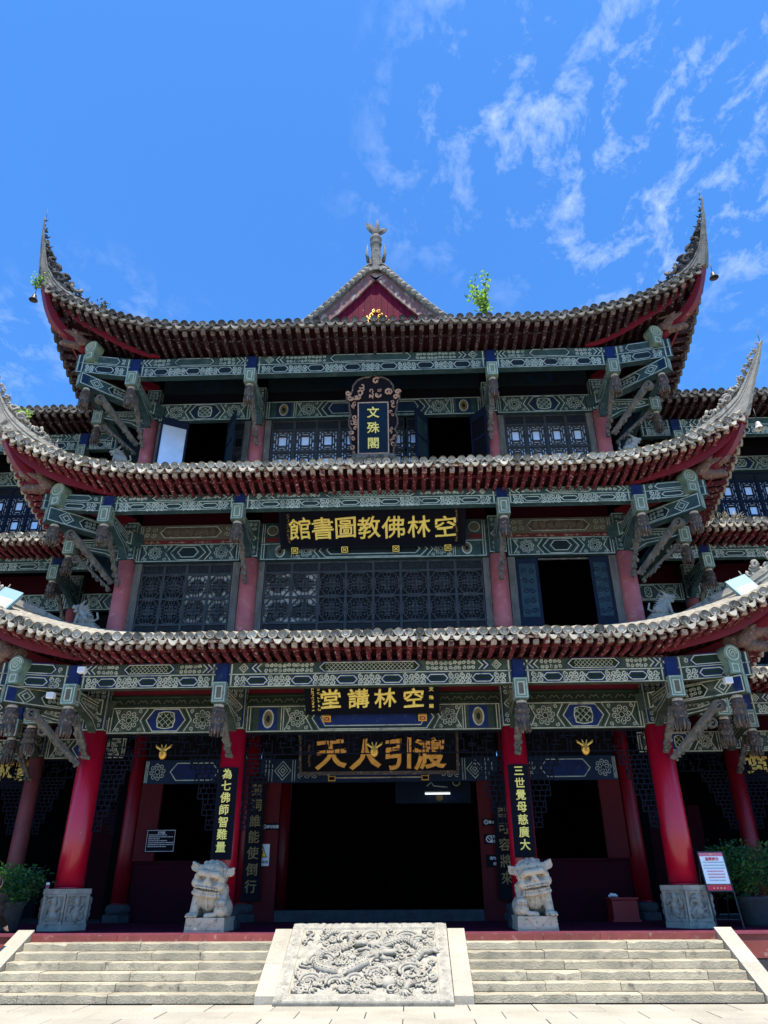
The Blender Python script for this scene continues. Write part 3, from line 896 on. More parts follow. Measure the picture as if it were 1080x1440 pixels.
# ================================================================== the buildings
pav = thing('temple_pavilion', 'three tiered red and teal temple pavilion with upturned eaves and a front gable', 'temple', (0, 0, PZ))
wings = {-1: thing('side_wing', 'recessed temple wing behind the potted shrub and the bare red column', 'temple wing', (-9.5, 3.25, PZ)),
         1: thing('side_wing', 'recessed temple wing behind the white and red notice stand', 'temple wing', (9.5, 3.25, PZ))}
Z0 = (5.85, 9.70, 13.75)
BB = (5.09, 9.12, 12.94)
BT = (5.58, 9.52, 13.50)
RISE = ((4.7, .078), (4.6, .078), (4.0, .0785))
PITCH = (.2, .2, .23)
TOPW = (.75, .9, 0)
EB, CX = 2.42, 8.37
def rise(t, q):
    q0, kk = RISE[t]
    return kk * max(0.0, abs(q) - q0) ** 2

def cap_mesh(t, v=''):
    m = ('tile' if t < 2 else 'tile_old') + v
    b = MB(); n = 14; r = .090
    prof = [(.0, .016), (.035, .016), (.045, .006), (.068, .006), (.076, .02), (r, .02)]
    v = []
    for rr, d in prof:
        for k in range(n):
            a = 2 * math.pi * k / n
            v.append((rr * math.cos(a), -d, rr * math.sin(a) * .92))
    f = [(i * n + k, (i + 1) * n + k, (i + 1) * n + (k + 1) % n, i * n + (k + 1) % n) for i in range(len(prof) - 1) for k in range(n)]
    b.add(v, f, m)
    b.tube([(0, -.02, 0), (0, .34, .10)], r, n, m, False)
    return b.mesh('tile_cap')
def drip_mesh(t, p, v=''):
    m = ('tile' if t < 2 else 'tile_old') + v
    b = MB(); n = 7; h = p * .5
    up, lo = [], []
    for i in range(n):
        x = -h + p * i / (n - 1); q = max(0.0, 1 - (x / h) ** 2)
        up.append((x, -.018 - .055 * q)); lo.append((x, -.022 - .06 * q - .006 - .075 * q ** .7))
    v = [(x, -.012, z) for x, z in up] + [(x, -.022, z) for x, z in lo] + [(x, .02, z) for x, z in lo] + [(x, .34, z + .10) for x, z in up]
    f = []
    for i in range(n - 1):
        f += [(n + i, n + i + 1, i + 1, i), (2 * n + i, 2 * n + i + 1, n + i + 1, n + i), (i, i + 1, 3 * n + i + 1, 3 * n + i), (3 * n + i, 3 * n + i + 1, 2 * n + i + 1, 2 * n + i)]
    b.add(v, f, m)
    return b.mesh('drip_tile')
def fly_mesh(t):
    b = MB(); w = .052
    b.box(-w, w, 0, .09, -.055, .035, 'raftip' if t < 2 else 'raftip_old')
    b.box(-w + .003, w - .003, .09, .50, -.052, .032, 'rafter' if t < 2 else 'rafter_old')
    return b.mesh('flying_rafter')
def raf_mesh(t):
    b = MB(); m = 'rafter' if t < 2 else 'rafter_old'
    b.tube([(0, 0, 0), (0, .95, .0)], .048, 8, m)
    return b.mesh('rafter')
MESH = {}
for t in range(3):
    MESH['cap', t] = cap_mesh(t); MESH['drip', t] = drip_mesh(t, PITCH[t]); MESH['capv', t] = [MESH['cap', t]] * 3 + [cap_mesh(t, '_b')] * 2 + [cap_mesh(t, '_c')]; MESH['dripv', t] = [MESH['drip', t]] * 3 + [drip_mesh(t, PITCH[t], '_b')] * 2 + [drip_mesh(t, PITCH[t], '_c')]; MESH['fly', t] = fly_mesh(t); MESH['raf', t] = raf_mesh(t)

# fascia boards and hip beams under the four visible corner sweeps
FAS = [((-.20, 1.55, -.16, -.10), (.08, 1.60, -.17, -.10), (.55, 1.72, -.09, .07), (1.05, 1.85, .02, .25), (1.56, 2.0, .22, .49), (2.02, 2.2, .52, .78), (2.30, 2.40, .90, 1.02)),
       ((-.55, 1.52, -.20, -.10), (-.2, 1.58, -.18, -.06), (.38, 1.75, .0, .16), (1.1, 1.95, .36, .60), (1.62, 2.1, .68, .96), (2.04, 2.25, 1.06, 1.28), (2.37, 2.42, 1.38, 1.48))]
def ftop(t, q):
    u = abs(q) - 5.95
    f = FAS[1 if t == 2 else 0]
    return -9 if u < -.1 else float(np.interp(u, [p[0] for p in f], [p[3] for p in f])) + .03
def eave_run(roof, t, P, rz, smap, a_rng, single=True, soff=None, topdz=None, back=0.0):
    """P(a,b,z) world point, a along the eave, b outward from the wall plane; smap(s,b)->(a,q) for s in 0..1"""
    N = 48 if a_rng > 8 else 18
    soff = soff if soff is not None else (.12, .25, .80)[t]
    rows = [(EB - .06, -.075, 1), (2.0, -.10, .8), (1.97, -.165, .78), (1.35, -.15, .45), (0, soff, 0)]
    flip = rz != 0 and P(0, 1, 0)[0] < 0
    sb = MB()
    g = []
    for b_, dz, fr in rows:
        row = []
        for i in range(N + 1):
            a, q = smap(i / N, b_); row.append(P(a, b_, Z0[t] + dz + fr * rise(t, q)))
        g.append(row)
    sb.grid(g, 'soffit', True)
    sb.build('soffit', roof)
    # boards along the eave: one under the tiles, one between the two courses of rafters
    eb = MB()
    for b0, z_hi, z_lo, th, m in ((EB - .015, -.060, -.105, .03, 'raftip' if t < 2 else 'raftip_old'), (2.005, -.12, -.17, .03, 'rafter' if t < 2 else 'rafter_old')):
        fr = 1 if b0 > 2.2 else .8
        ring = []
        for i in range(N + 1):
            a, q = smap(i / N, b0); z = Z0[t] + fr * rise(t, q)
            ring.append([P(a, b0, z + z_lo), P(a, b0, z + z_hi), P(a, b0 - th, z + z_hi), P(a, b0 - th, z + z_lo), P(a, b0, z + z_lo)])
        eb.grid(ring, m, False)
    eb.build('eave_board', roof)
    # roof surface with its rows of cover tiles
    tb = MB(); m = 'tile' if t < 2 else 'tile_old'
    if topdz is None: topdz = TOPW[t]
    rws = [(EB, -.03, 1), (1.6, .0, .6), (.8, 0, .25), (0, 0, 0)] if t < 2 or back == 0 else [(EB, -.03, 1), (1.6, 0, .6), (.8, 0, .25), (0, 0, 0), (-back / 2, 0, 0), (-back, 0, 0)]
    slope = topdz / EB if t < 2 or back == 0 else .62
    g = []
    for b_, dz, fr in rws:
        row = []
        for i in range(N + 1):
            a, q = smap(i / N, b_); row.append(P(a, b_, Z0[t] + dz + fr * rise(t, q) + slope * (EB - b_)))
        g.append(row)
    tb.grid(g, m, True)
    st = []
    n = int(a_rng / PITCH[t])
    for i in range(n):
        s = (i + .5) / n
        pts = []
        for b_, dz, fr in rws[:4]:
            a, q = smap(s, b_); pts.append(P(a, b_, Z0[t] + fr * rise(t, q) + slope * (EB - b_) + .02))
        tb.tube(pts, .08, 6, m, False)
    tag(tb.build('roof_tiles', roof), kind='stuff')
    # tile ends and rafters, one object each (or joined on the side eaves)
    jb = {k: MB() for k in ('cap', 'drip', 'fly', 'raf')}
    for i in range(n):
        s = (i + .5) / n
        a, q = smap(s, EB); R = rise(t, q)
        tilt = math.atan(-R * .30)
        a2, q2 = smap(s + .5 / n, EB); R2 = rise(t, q2)
        jit = random.uniform(-.006, .006)
        roll = math.atan((rise(t, smap(s + .25 / n, EB)[1]) - rise(t, smap(s - .25 / n, EB)[1])) / (PITCH[t] * .5))
        hl = lambda e, q_: e - max(0.0, abs(q_) - 5.95)            # room left before the hip
        todo = [('cap', 'tile_cap', P(a, EB + .03, Z0[t] + R + jit + .012), 0, 0, min(1, hl(EB, q) / .34)),
                ('fly', 'flying_rafter', P(a, EB - .045 + random.uniform(-.02, .015), Z0[t] + R - .150 + jit), tilt, 0, min(1, hl(2.37, q) / .50)),
                ('raf', 'rafter', P(a, 2.06 + random.uniform(-.015, .015), Z0[t] + max(R * .86 - .225, ftop(t, q))), math.atan(-R * .42), 0, min(1, hl(2.06, q) / .95))]
        if i < n - 1: todo.append(('drip', 'drip_tile', P(a2, EB + .03, Z0[t] + R2 + jit), 0, -roll, min(1, hl(EB, q2) / .34)))
        for kk, nm, loc, tl, ry, ln_ in todo:
            if ln_ < .1: continue
            if single:
                g_ = random.uniform(.93, 1.06) if kk in ('cap', 'drip') else 1
                if kk == 'drip' and random.random() < .025: continue
                inst(random.choice(MESH[kk + 'v', t]) if kk in ('cap', 'drip') else MESH[kk, t], nm, roof, Vector(loc) + Vector((random.uniform(-.008, .008), random.uniform(-.018, .012), random.uniform(-.010, .008))),
                     rot=(tl + random.uniform(-.03, .03), ry + random.uniform(-.09, .09) * (kk == 'drip'), rz + random.uniform(-.035, .035)), scale=(g_, ln_, g_))
            else:
                me = MESH[kk, t]; X = Matrix.Translation(loc) @ Matrix.Rotation(rz, 4, 'Z') @ Matrix.Rotation(tl, 4, 'X') @ Matrix.Diagonal((1, ln_, 1, 1))
                jb[kk].add([X @ v.co for v in me.vertices], [tuple(p.vertices) for p in me.polygons], me.materials[0].name if len(me.materials) == 1 else ('rafter' if t < 2 else 'rafter_old'))
    if not single:
        for kk, nm in (('cap', 'tile_caps'), ('drip', 'drip_tiles'), ('fly', 'flying_rafters'), ('raf', 'rafters')):
            if jb[kk].V: tag(jb[kk].build(nm, roof), kind='stuff')

HIPL = [((0, -.25), (.8, -.22), (1.5, -.05), (1.98, .22), (2.24, .62), (2.42, 1.06)), ((0, -.2), (.8, -.12), (1.5, .08), (2.02, .38), (2.26, .80), (2.43, 1.40))]
HORN_O = [((2.44, 1.06), (2.54, 1.38), (2.67, 1.81), (2.80, 2.20), (2.93, 2.66)), ((2.47, 1.46), (2.55, 1.95), (2.61, 2.5), (2.67, 3.0), (2.72, 3.66))]
HORN_T = [((.1, .78), (.6, .84), (1.23, 1.06), (1.54, 1.22), (1.81, 1.39), (2.14, 1.62), (2.40, 1.92), (2.58, 2.20), (2.74, 2.48), (2.90, 2.66)),
          ((.1, 1.55), (.7, 1.52), (1.15, 1.62), (1.58, 1.74), (1.88, 1.86), (2.12, 2.08), (2.33, 2.42), (2.50, 2.84), (2.62, 3.25), (2.70, 3.66))]
HORN_B = [((.1, .62), (.8, .52), (1.5, .62), (2.0, .80)), ((.1, 1.05), (.8, 1.0), (1.5, 1.12), (2.0, 1.26))]
def smooth(pts, n=6):
    P = [np.array(p, float) for p in pts]
    Q = [2 * P[0] - P[1]] + P + [2 * P[-1] - P[-2]]; out = []
    for i in range(1, len(Q) - 2):
        for t in np.linspace(0, 1, n, endpoint=False):
            a, b2, c, d = Q[i - 1], Q[i], Q[i + 1], Q[i + 2]
            out.append(tuple(.5 * (2 * b2 + (c - a) * t + (2 * a - 5 * b2 + 4 * c - d) * t * t + (3 * b2 - a - 3 * c + d) * t ** 3)))
    out.append(tuple(P[-1]))
    return out
R2 = math.sqrt(2)
def corner(roof, t, sx):
    v = 1 if t == 2 else 0
    z0 = Z0[t]
    pts = smooth(FAS[v])
    for swap in (0, 1):
        b = MB(); ring = []
        for u, o, zl, zh in pts:
            zh = max(zh, zl + .05)
            def Q(bb, z):
                return (sx * (5.95 + bb), -u, z0 + z) if swap else (sx * (5.95 + u), -bb, z0 + z)
            ring.append([Q(o, zl), Q(o, zh), Q(o - .05, zh), Q(o - .05, zl), Q(o, zl)])
        b.grid(ring, 'redboard', False)
        b.build('eave_fascia', roof)
    O = (sx * 5.95, 0, z0); U = (sx / R2, -1 / R2, 0); N = (sx / R2, 1 / R2, 0)
    lo = smooth(HIPL[v]); poly = [(a * R2, z) for a, z in lo]
    up = [(a * R2 - .10 * min(1, max(0, (a - 1.6) / .6)), z + .22 - .16 * max(0, (a - 2.1) / .35)) for a, z in lo]
    b = MB()
    b.prism(poly + up[::-1], O, U, (0, 0, 1), N, -.09, .09, 'redboard')
    b.build('hip_beam', roof)
    # horn-like hip ridge
    mk = 'mortar_old' if v else 'mortar'
    o = smooth(HORN_O[v]); tp = smooth(HORN_T[v]); bt = smooth(HORN_B[v])
    b = MB()
    nb = len(bt) + len(o)
    low = [(a * R2, z) for a, z in bt + o]
    L = len(low); T = []
    for i in range(L):
        f = i / (L - 1) * (len(tp) - 1); k0 = int(min(f, len(tp) - 2)); fr = f - k0
        th = [(tp[k0][0] * (1 - fr) + tp[k0 + 1][0] * fr) * R2, tp[k0][1] * (1 - fr) + tp[k0 + 1][1] * fr]
        g_ = max(0.0, min(1.0, (i / (L - 1) - .22) / .40)) * (.62 if v else .42)
        T.append((th[0] * (1 - g_) + low[i][0] * g_, th[1] * (1 - g_) + low[i][1] * g_))
    Ov, Uv, Nv = Vector(O), Vector(U), Vector(N)
    rows = []
    for i in range(L):
        f = i / (L - 1); wl = .12 * (1 - f) + .035; wt = .06 * (1 - f) + .015
        (lu, lz), (tu, tz) = low[i], T[i]
        mid = (lu * .5 + tu * .5, lz * .5 + tz * .5)
        c = [(lu, lz, wl), (*mid, wl * .9), (tu, tz, wt)]
        ring = [Ov + Uv * a + Vector((0, 0, z)) + Nv * w for a, z, w in c] + [Ov + Uv * a + Vector((0, 0, z)) - Nv * w for a, z, w in reversed(c)]
        rows.append(ring + [ring[0]])
    b.grid(rows, mk, False)
    for fr_, rad in ((.98, .035), (.72, .026), (.52, .022)):          # roll mouldings along both flanks
        for sd in (1, -1):
            path = []
            for i in range(L):
                f = i / (L - 1); w = (.12 * (1 - f) + .035) * (1 - fr_) + (.06 * (1 - f) + .015) * fr_ + .01
                a = low[i][0] * (1 - fr_) + T[i][0] * fr_; z = low[i][1] * (1 - fr_) + T[i][1] * fr_
                path.append(Ov + Uv * a + Vector((0, 0, z)) + Nv * (w * sd if fr_ < .9 else 0))
            b.tube(path, [rad * (1 - .5 * i / (L - 1)) for i in range(L)], 6, mk)
    b.build('hip_ridge', roof)
    # carved openwork riding on the ridge
    b = MB(); mo = 'ornament_old' if v else 'mortar'
    rr = random.Random(3 + t)
    for i in range(int(L * .26), L - 1):
        f = i / (L - 1) * (len(tp) - 1); k0 = int(min(f, len(tp) - 2)); fr = f - k0
        top = Vector(((tp[k0][0] * (1 - fr) + tp[k0 + 1][0] * fr) * R2, tp[k0][1] * (1 - fr) + tp[k0 + 1][1] * fr))
        bas = Vector(T[i]); gap = max(.05, (top - bas).length)
        c = bas * .45 + top * .55
        r = gap * .55
        for q_ in range(2):
            cc = c + Vector((rr.uniform(-.4, .4), rr.uniform(-.4, .4))) * gap
            pts = spiral_pts(cc.x, cc.y, r * rr.uniform(.6, 1.1), rr.uniform(.6, 1.2), rr.uniform(0, 6.3), rr.choice((-1, 1)), 9)
            wv = rr.uniform(-.05, .05)
            b.tube([Ov + Uv * p_[0] + Vector((0, 0, p_[1])) + Nv * wv for p_ in pts], [r * .30] * 7 + [r * .2, r * .1], 5, mo if rr.random() < .75 else mk)
        if i % 3 == 0:
            e_ = top + (top - bas).normalized() * rr.uniform(.03, .12)
            b.tube([Ov + Uv * top.x + Vector((0, 0, top.y)), Ov + Uv * e_.x + Vector((0, 0, e_.y + .05))], [.022, .006], 5, mo)
    tag(b.build('ridge_ornament', roof), kind='stuff')
    a, z = tp[-1]
    p = Ov + Uv * (a * R2) + Vector((0, 0, z - .05))
    b = MB(); b.tube([p, p + Vector((sx * .0, .01, .22)), p + Vector((sx * .03, .02, .42))], .008, 4, 'iron'); b.build('lightning_rod', roof)

def dragon_fn(p):
    d = s_cap(p, (-.40, 0, -.02), (-.05, 0, .02), .13, .14)
    d = smin(d, s_cap(p, (-.05, 0, .09), (.34, 0, .13), .135, .085), .04)     # upper jaw
    d = smin(d, s_ell(p, (.38, 0, .16), (.06, .07, .05)), .02)                # nose
    d = smin(d, s_cap(p, (-.05, 0, -.10), (.29, 0, -.19), .11, .062), .03)   # lower jaw
    d = np.maximum(d, -s_cap(p, (.02, 0, -.02), (.52, 0, -.05), .026, .098))  # open mouth
    d = smin(d, s_cap(p, (.02, 0, -.06), (.26, 0, -.09), .035, .02), .01)     # tongue
    for s in (-1, 1):
        d = smin(d, s_ell(p, (.06, s * .095, .17), (.075, .055, .06)), .012)
        d = np.maximum(d, -(s_ell(p, (.11, s * .135, .165), (.03, .03, .028))))
        d = smin(d, s_cap(p, (.02, s * .10, .22), (.14, s * .11, .22), .022, .014), .008)
        d = smin(d, s_cap(p, (-.05, s * .09, .20), (-.30, s * .12, .24), .036, .016), .02)
        d = smin(d, s_ell(p, (-.10, s * .12, -.02), (.13, .05, .12)), .02)
        d = smin(d, s_cap(p, (.33, s * .045, .17), (.37, s * .05, .20), .03, .022), .01)
        for x in (.10, .17, .24, .31):
            d = smin(d, s_cap(p, (x, s * .062, .045), (x + .005, s * .058, -.005), .016, .005), .004)
            d = smin(d, s_cap(p, (x - .02, s * .05, -.13), (x - .015, s * .048, -.085), .014, .005), .004)
    return d + .005 * np.sin(p[..., 0] * 75) * np.sin(p[..., 2] * 70)
MESH['dragon'] = sculpt('dragon_head', dragon_fn, (-.56, -.30, -.34), (.50, .30, .40), .0145, 'dragonwood')

roofs = []
for t in range(3):
    rb = MB()
    # pole plate the rafters sit on: the empty part mesh that carries the roof
    rb.box(-5.9, 5.9, -1.44, -1.30, BT[t] + .004, BT[t] + .05, 'rafter')
    roof = rb.build('roof', pav)
    roofs.append(roof)
    X5 = 5.95
    eave_run(roof, t, lambda a, b_, z: (a, -b_, z), 0.0,
             lambda s, b_: ((2 * s - 1) * (X5 + max(b_, -1.5)), (2 * s - 1) * CX), 2 * CX, True, back=3.0 if t == 2 else 0)
    for sx in (-1, 1):
        ae = 0.95 if t < 2 else 3.2
        eave_run(roof, t, lambda a, b_, z, sx=sx: (sx * (X5 + b_), a, z), sx * math.pi / 2,
                 lambda s, b_, ae=ae: (-b_ + s * (ae + b_), CX - s * (ae + EB)), ae + EB, False, topdz=TOPW[t], back=3.0 if t == 2 else 0)
        corner(roof, t, sx)
        dz = (.02, .10, .30)[t]
        p = (sx * (5.95 + 1.66), -1.66, Z0[t] + dz)
        ang = math.atan2(-1, sx)
        inst(MESH['dragon'], 'dragon_head', roof, p, rot=(0, .10, ang), scale=(1.12, 1.0, 1.12))

# ------------------------------------------------------------------ gable on the top roof
gy = 1.0
b = MB()
def arc(pts): return smooth(pts, 5)
GX = .02
left = arc([(-2.35, 16.62), (-1.55, 17.42), (-.75, 18.35), (-.30, 18.98)])
outl = left + [(-a, z) for a, z in reversed(left)]
b.prism([(a + GX, z) for a, z in outl] + [(2.4 + GX, 15.9), (-2.4 + GX, 15.9)], (0, gy + .18, 0), (1, 0, 0), (0, 0, 1), (0, -1, 0), -.12, 0, 'gablered')
gable = b.build('gable', pav)
for i in range(22):                           # boarded face
    x0 = -1.98 + i * .18
    zt = np.interp(abs(x0 + .09), [0, .30, .75, 1.55, 2.35], [19.0, 18.9, 18.3, 17.38, 16.6]) - .25
    if zt < 16.1: continue
    b = MB(); b.box(x0 + GX + .004, x0 + .176 + GX, gy + .05, gy + .17, 15.95, zt, 'gablered'); b.build('gable_board', gable)
w = .30
b = MB()
for s in (-1, 1):
    pts = [(-2.42, 16.40), (-1.55, 17.26), (-.80, 18.12), (-.33, 18.72), (0, 18.86)]
    pts = arc(pts)
    up = [(a, z) for a, z in pts]; dn = []
    for i, (a, z) in enumerate(pts):
        dn.append((a + (.26 if i < len(pts) - 3 else .10), z - .22) if i < len(pts) - 1 else (0, z - .34))
    poly = [(s * a + GX, z) for a, z in up + dn[::-1]]
    b.prism(poly if s < 0 else poly[::-1], (0, gy - .06, 0), (1, 0, 0), (0, 0, 1), (0, -1, 0), -.08, 0, 'gableboard' if 'gableboard' in M else 'raftip')
b.build('bargeboard', gable)
b = MB()
for s in (-1, 1):                             # verge: sloping tiled band and rolled ridge
    e = arc([(-2.72, 16.55), (-1.80, 17.46), (-.95, 18.42), (-.40, 19.12), (-.10, 19.45)])
    i_ = arc([(-2.45, 16.38), (-1.60, 17.24), (-.85, 18.12), (-.38, 18.74), (0, 18.92)])
    g = [[(s * a + GX, gy + .28, z) for a, z in e], [(s * a + GX, gy + .02, z + .02) for a, z in e], [(s * (a * .5 + c * .5) + GX, gy - .10, (z + d) * .5 + .03) for (a, z), (c, d) in zip(e, i_)], [(s * c + GX, gy - .16, d) for c, d in i_], [(s * c + GX, gy - .02, d - .04) for c, d in i_]]
    b.grid(g, 'mortar_old', False)
    b.tube([(s * a + GX, gy + .14, z) for a, z in e], .075, 7, 'mortar_old')
    b.tube([(s * (a * .75 + c * .25) + GX, gy - .06, z * .75 + d * .25 + .02) for (a, z), (c, d) in zip(e, i_)], .035, 6, 'mortar_old')
b.build('gable_verge', gable)
vt = MB(); vt.lathe([(.0, 0), (.095, .0), (.095, .05), (.0, .055)], (0, 0, 0), 9, 'mortar'); vt = vt.mesh('verge_tile')
for s in (-1, 1):
    e = arc([(-2.55, 16.42), (-1.68, 17.30), (-.88, 18.22), (-.30, 18.88)])
    for i in range(0, len(e)):
        a, z = e[i]
        inst(vt, 'verge_tile', gable, (s * a + GX, gy - .15, z), rot=(math.pi / 2 + .5, 0, random.uniform(-.3, .3)))
b = MB()                                      # gilded scroll at the foot of the boards
PP = Paint(b, (GX, gy + .04, 0), (1, 0, 0), (0, 0, 1), (0, -1, 0))
for s in (-1, 1):
    for (u, z, r) in ((.14, 16.90, .14), (.34, 16.82, .12), (.52, 16.74, .10), (.12, 17.12, .10), (.26, 17.02, .08), (.68, 16.70, .07), (.06, 17.30, .07)):
        pts = spiral_pts(s * u, z, r, 1.2, 1.2, -s, 12)
        b.tube([(GX + q[0], gy + .02, q[1]) for q in pts], [.024] * 11 + [.01], 5, 'gold')
b.lathe([(0, 0), (.11, 0), (.08, .05), (0, .06)], (GX, gy + .02, 16.97), 10, 'gold')
b.build('gilt_scroll', gable)
# finial: moulded base, gourd, leaves
b = MB()
b.box(GX - .20, GX + .20, gy - .14, gy + .3, 19.15, 19.42, 'mortar_old')
b.box(GX - .10, GX + .12, gy - .20, gy - .14, 18.86, 19.75, 'mortar_old')
b.lathe([(.0, 19.35), (.20, 19.35), (.17, 19.55), (.15, 19.85), (.17, 20.12), (.20, 20.18), (.14, 20.24), (.19, 20.34), (.20, 20.44), (.13, 20.56), (0, 20.60)], (GX, gy, 0), 14, 'mortar_old')
for s in (-1, 1):
    b.tube([(GX + s * .24, gy, 19.4), (GX + s * .30, gy, 19.75), (GX + s * .27, gy, 20.2)], [.07, .05, .01], 6, 'mortar_old')
finial = b.build('finial', gable)
b = MB()
def leafblade(base, tip, wid, m):
    base = Vector(base); tip = Vector(tip); d = tip - base; sdv = Vector((-d.z, 0, d.x)).normalized()
    P = []
    for i, (f, ww) in enumerate(((0, .2), (.3, .9), (.6, 1), (.85, .6), (1, .05))):
        c = base + d * f + Vector((0, -.05 * math.sin(f * 3), 0))
        P.append([c - sdv * wid * ww / 2, c + Vector((0, -.03, 0)), c + sdv * wid * ww / 2])
    b.grid(P, m, False)
    b.grid([[q + Vector((0, .02, 0)) for q in r] for r in P], m, False, True)
leafblade((GX - .03, gy, 20.62), (GX - .32, gy, 21.20), .24, 'mortar_old')
leafblade((GX + .03, gy, 20.62), (GX + .36, gy, 20.88), .26, 'mortar_old')
b.tube([(GX, gy + .02, 20.45), (GX, gy - .02, 20.62), (GX + .02, gy - .05, 20.80), (GX + .06, gy - .10, 20.98), (GX + .05, gy - .14, 21.18)], [.09, .13, .10, .05, .012], 8, 'mortar_old')
b.build('finial_leaf', gable)

# ------------------------------------------------------------------ shared carpentry
def strut_mesh(p0, p1, w, th, seed):
    p0 = np.array(p0, float); p1 = np.array(p1, float); L = np.linalg.norm(p1 - p0); r_ = random.Random(seed)
    bl = []
    n = int(L / .085)
    for i in range(n):
        for sd in (-1, 1):
            bl.append((sd * r_.uniform(.2, .85) * w, (i + r_.random()) * L / n, r_.uniform(-.3, 1.0) * th, r_.uniform(.025, .045)))
    cv = [(r_.uniform(-.7, .7) * w, r_.uniform(.05, .95) * L, r_.uniform(.012, .022)) for i in range(int(L * 26))]
    d_ = (p1 - p0) / L; nn = np.array((0, -d_[2], d_[1])); nn = nn if nn[1] < 0 else -nn
    def fn(p):
        q = p - p0; s = q @ d_; t = q @ nn; x = q[..., 0]
        f = np.clip(s / L, 0, 1)
        ww = w * (.62 + .38 * f); tt = th * (.7 + .3 * f)
        d = np.maximum(np.maximum(np.abs(x) - ww, np.abs(t) - tt * .7), np.maximum(-s, s - L))
        for bx, bs, bt, br in bl: d = smin(d, np.sqrt((x - bx) ** 2 + ((s - bs) * .75) ** 2 + (t - bt) ** 2) - br, .012)
        for cx_, cs, cr in cv: d = np.maximum(d, -(np.sqrt((x - cx_) ** 2 + ((s - cs) * .6) ** 2 + (t - tt) ** 2) - cr))
        rr_ = np.sqrt((s - L) ** 2 + (t - .05) ** 2); d = smin(d, np.maximum(np.abs(rr_ - .085) - .03, np.abs(x) - w * .95), .01)
        d = smin(d, np.maximum(rr_ - .03, np.abs(x) - w * 1.05), .01)
        return d
    lo = np.minimum(p0, p1) - .2; hi = np.maximum(p0, p1) + .2
    lo[0], hi[0] = -w - .07, w + .07
    return sculpt('raking_strut', fn, lo, hi, .0145, 'woodgrey')

def eave_beam(root, t, x0, x1, yb, cuts, pal, O=None, U=(1, 0, 0), N=(0, -1, 0), ends=0.0, name='painted_beam'):
    """one eave beam in lengths between the hanging posts; yb is its front face"""
    U = Vector(U); N = Vector(N)
    h = BT[t] - BB[t]
    E = [x0] + cuts + [x1]
    for i in range(len(E) - 1):
        a, c = E[i], E[i + 1]
        up0 = ends if (i == 0 and ends) else 0; up1 = ends if (i == len(E) - 2 and ends) else 0
        L = c - a
        d = (U * L + Vector((0, 0, up1 - up0))).normalized()
        o = Vector(O) + U * a + Vector((0, 0, BB[t] + up0)) if O is not None else Vector((a, yb, BB[t] + up0))
        W = Vector((0, 0, 1))
        b = MB()
        b.prism([(0.004, 0), (L - .004, 0), (L - .004, h * .5), (0.004, h * .5)], o, d, W, N, -.17, 0, pal['base'])
        b.prism([(0.004, h * .5), (L - .004, h * .5), (L - .004, h), (0.004, h)], o, d, W, N, -.17, .012, pal['base'])
        P = Paint(b, o + N * .013, d, W, N)
        paint_eave(P, .02, L - .02, h, pal)
        P2 = Paint(b, o, d, W, Vector((0, 0, -1)))
        b.build(name, root)
def pend_mesh(L, r=.115):
    b = MB()
    b.lathe([(0, 0), (r * .62, 0), (r * .70, -.03), (r * .62, -.06)], (0, 0, 0), 14, 'woodgrey')
    b.lathe([(r * .70, -.02), (r * .80, -.03), (r * .80, -.075), (r * .70, -.08)], (0, 0, 0), 14, 'lionstone')
    b.lathe([(r * .72, -.075), (r * .95, -.10), (r * 1.0, -.14), (r * .90, -.155), (r * 1.02, -.17), (r * 1.04, -L * .42), (r * .93, -L * .44), (r * 1.02, -L * .46), (r * 1.0, -L * .62), (r * .90, -L * .64), (r * .97, -L * .66), (r * .92, -L * .86), (r * .6, -L * .88), (0, -L * .88)], (0, 0, 0), 18, 'wood')
    for k in range(12):                       # carved petals and tassels
        a = 2 * math.pi * k / 12
        q, s = math.cos(a), math.sin(a)
        b.tube([(r * .97 * q, r * .97 * s, -L * .66), (r * 1.06 * q, r * 1.06 * s, -L * .80), (r * .95 * q, r * .95 * s, -L * 1.0)], [.012, .022, .012], 5, 'wood' if k % 3 else 'woodgrey')
        b.tube([(r * 1.0 * q, r * 1.0 * s, -.17), (r * 1.07 * q, r * 1.07 * s, -L * .30), (r * 1.0 * q, r * 1.0 * s, -L * .43)], [.010, .018, .010], 4, 'wood')
        if k % 2: b.tube([(r * .98 * q, r * .98 * s, -L * .46), (r * 1.06 * q, r * 1.06 * s, -L * .54), (r * .98 * q, r * .98 * s, -L * .62)], [.008, .02, .008], 4, 'woodgrey')
    return b.mesh('pendant_carving')
def block_mesh(pal):
    b = MB(); h = .40; w = .135
    b.box(-w, w, -w, w, -h, 0, 'greenpost')
    for N, U in (((0, -1, 0), (1, 0, 0)), ((1, 0, 0), (0, 1, 0)), ((-1, 0, 0), (0, -1, 0))):
        P = Paint(b, Vector(N) * w + Vector((0, 0, -h)), U, (0, 0, 1), N)
        P.line([(-.06, .07), (.06, .07), (.06, h - .09), (-.06, h - .09)], .024, 'cream_line', 1, True)
        P.line([(-.115, .02), (.115, .02), (.115, h - .02), (-.115, h - .02)], .014, 'teal_line', 1, True)
        P.rect(-.05, .08, .05, h - .10, 'brownboard' if pal is PAL1 else 'greenpost', 1)
    return b.mesh('hanging_post')
for t in range(3):
    MESH['pend', t] = pend_mesh((.62, .52, .60)[t], (.125, .115, .105)[t]); MESH['blk', t] = block_mesh(PALS[t])
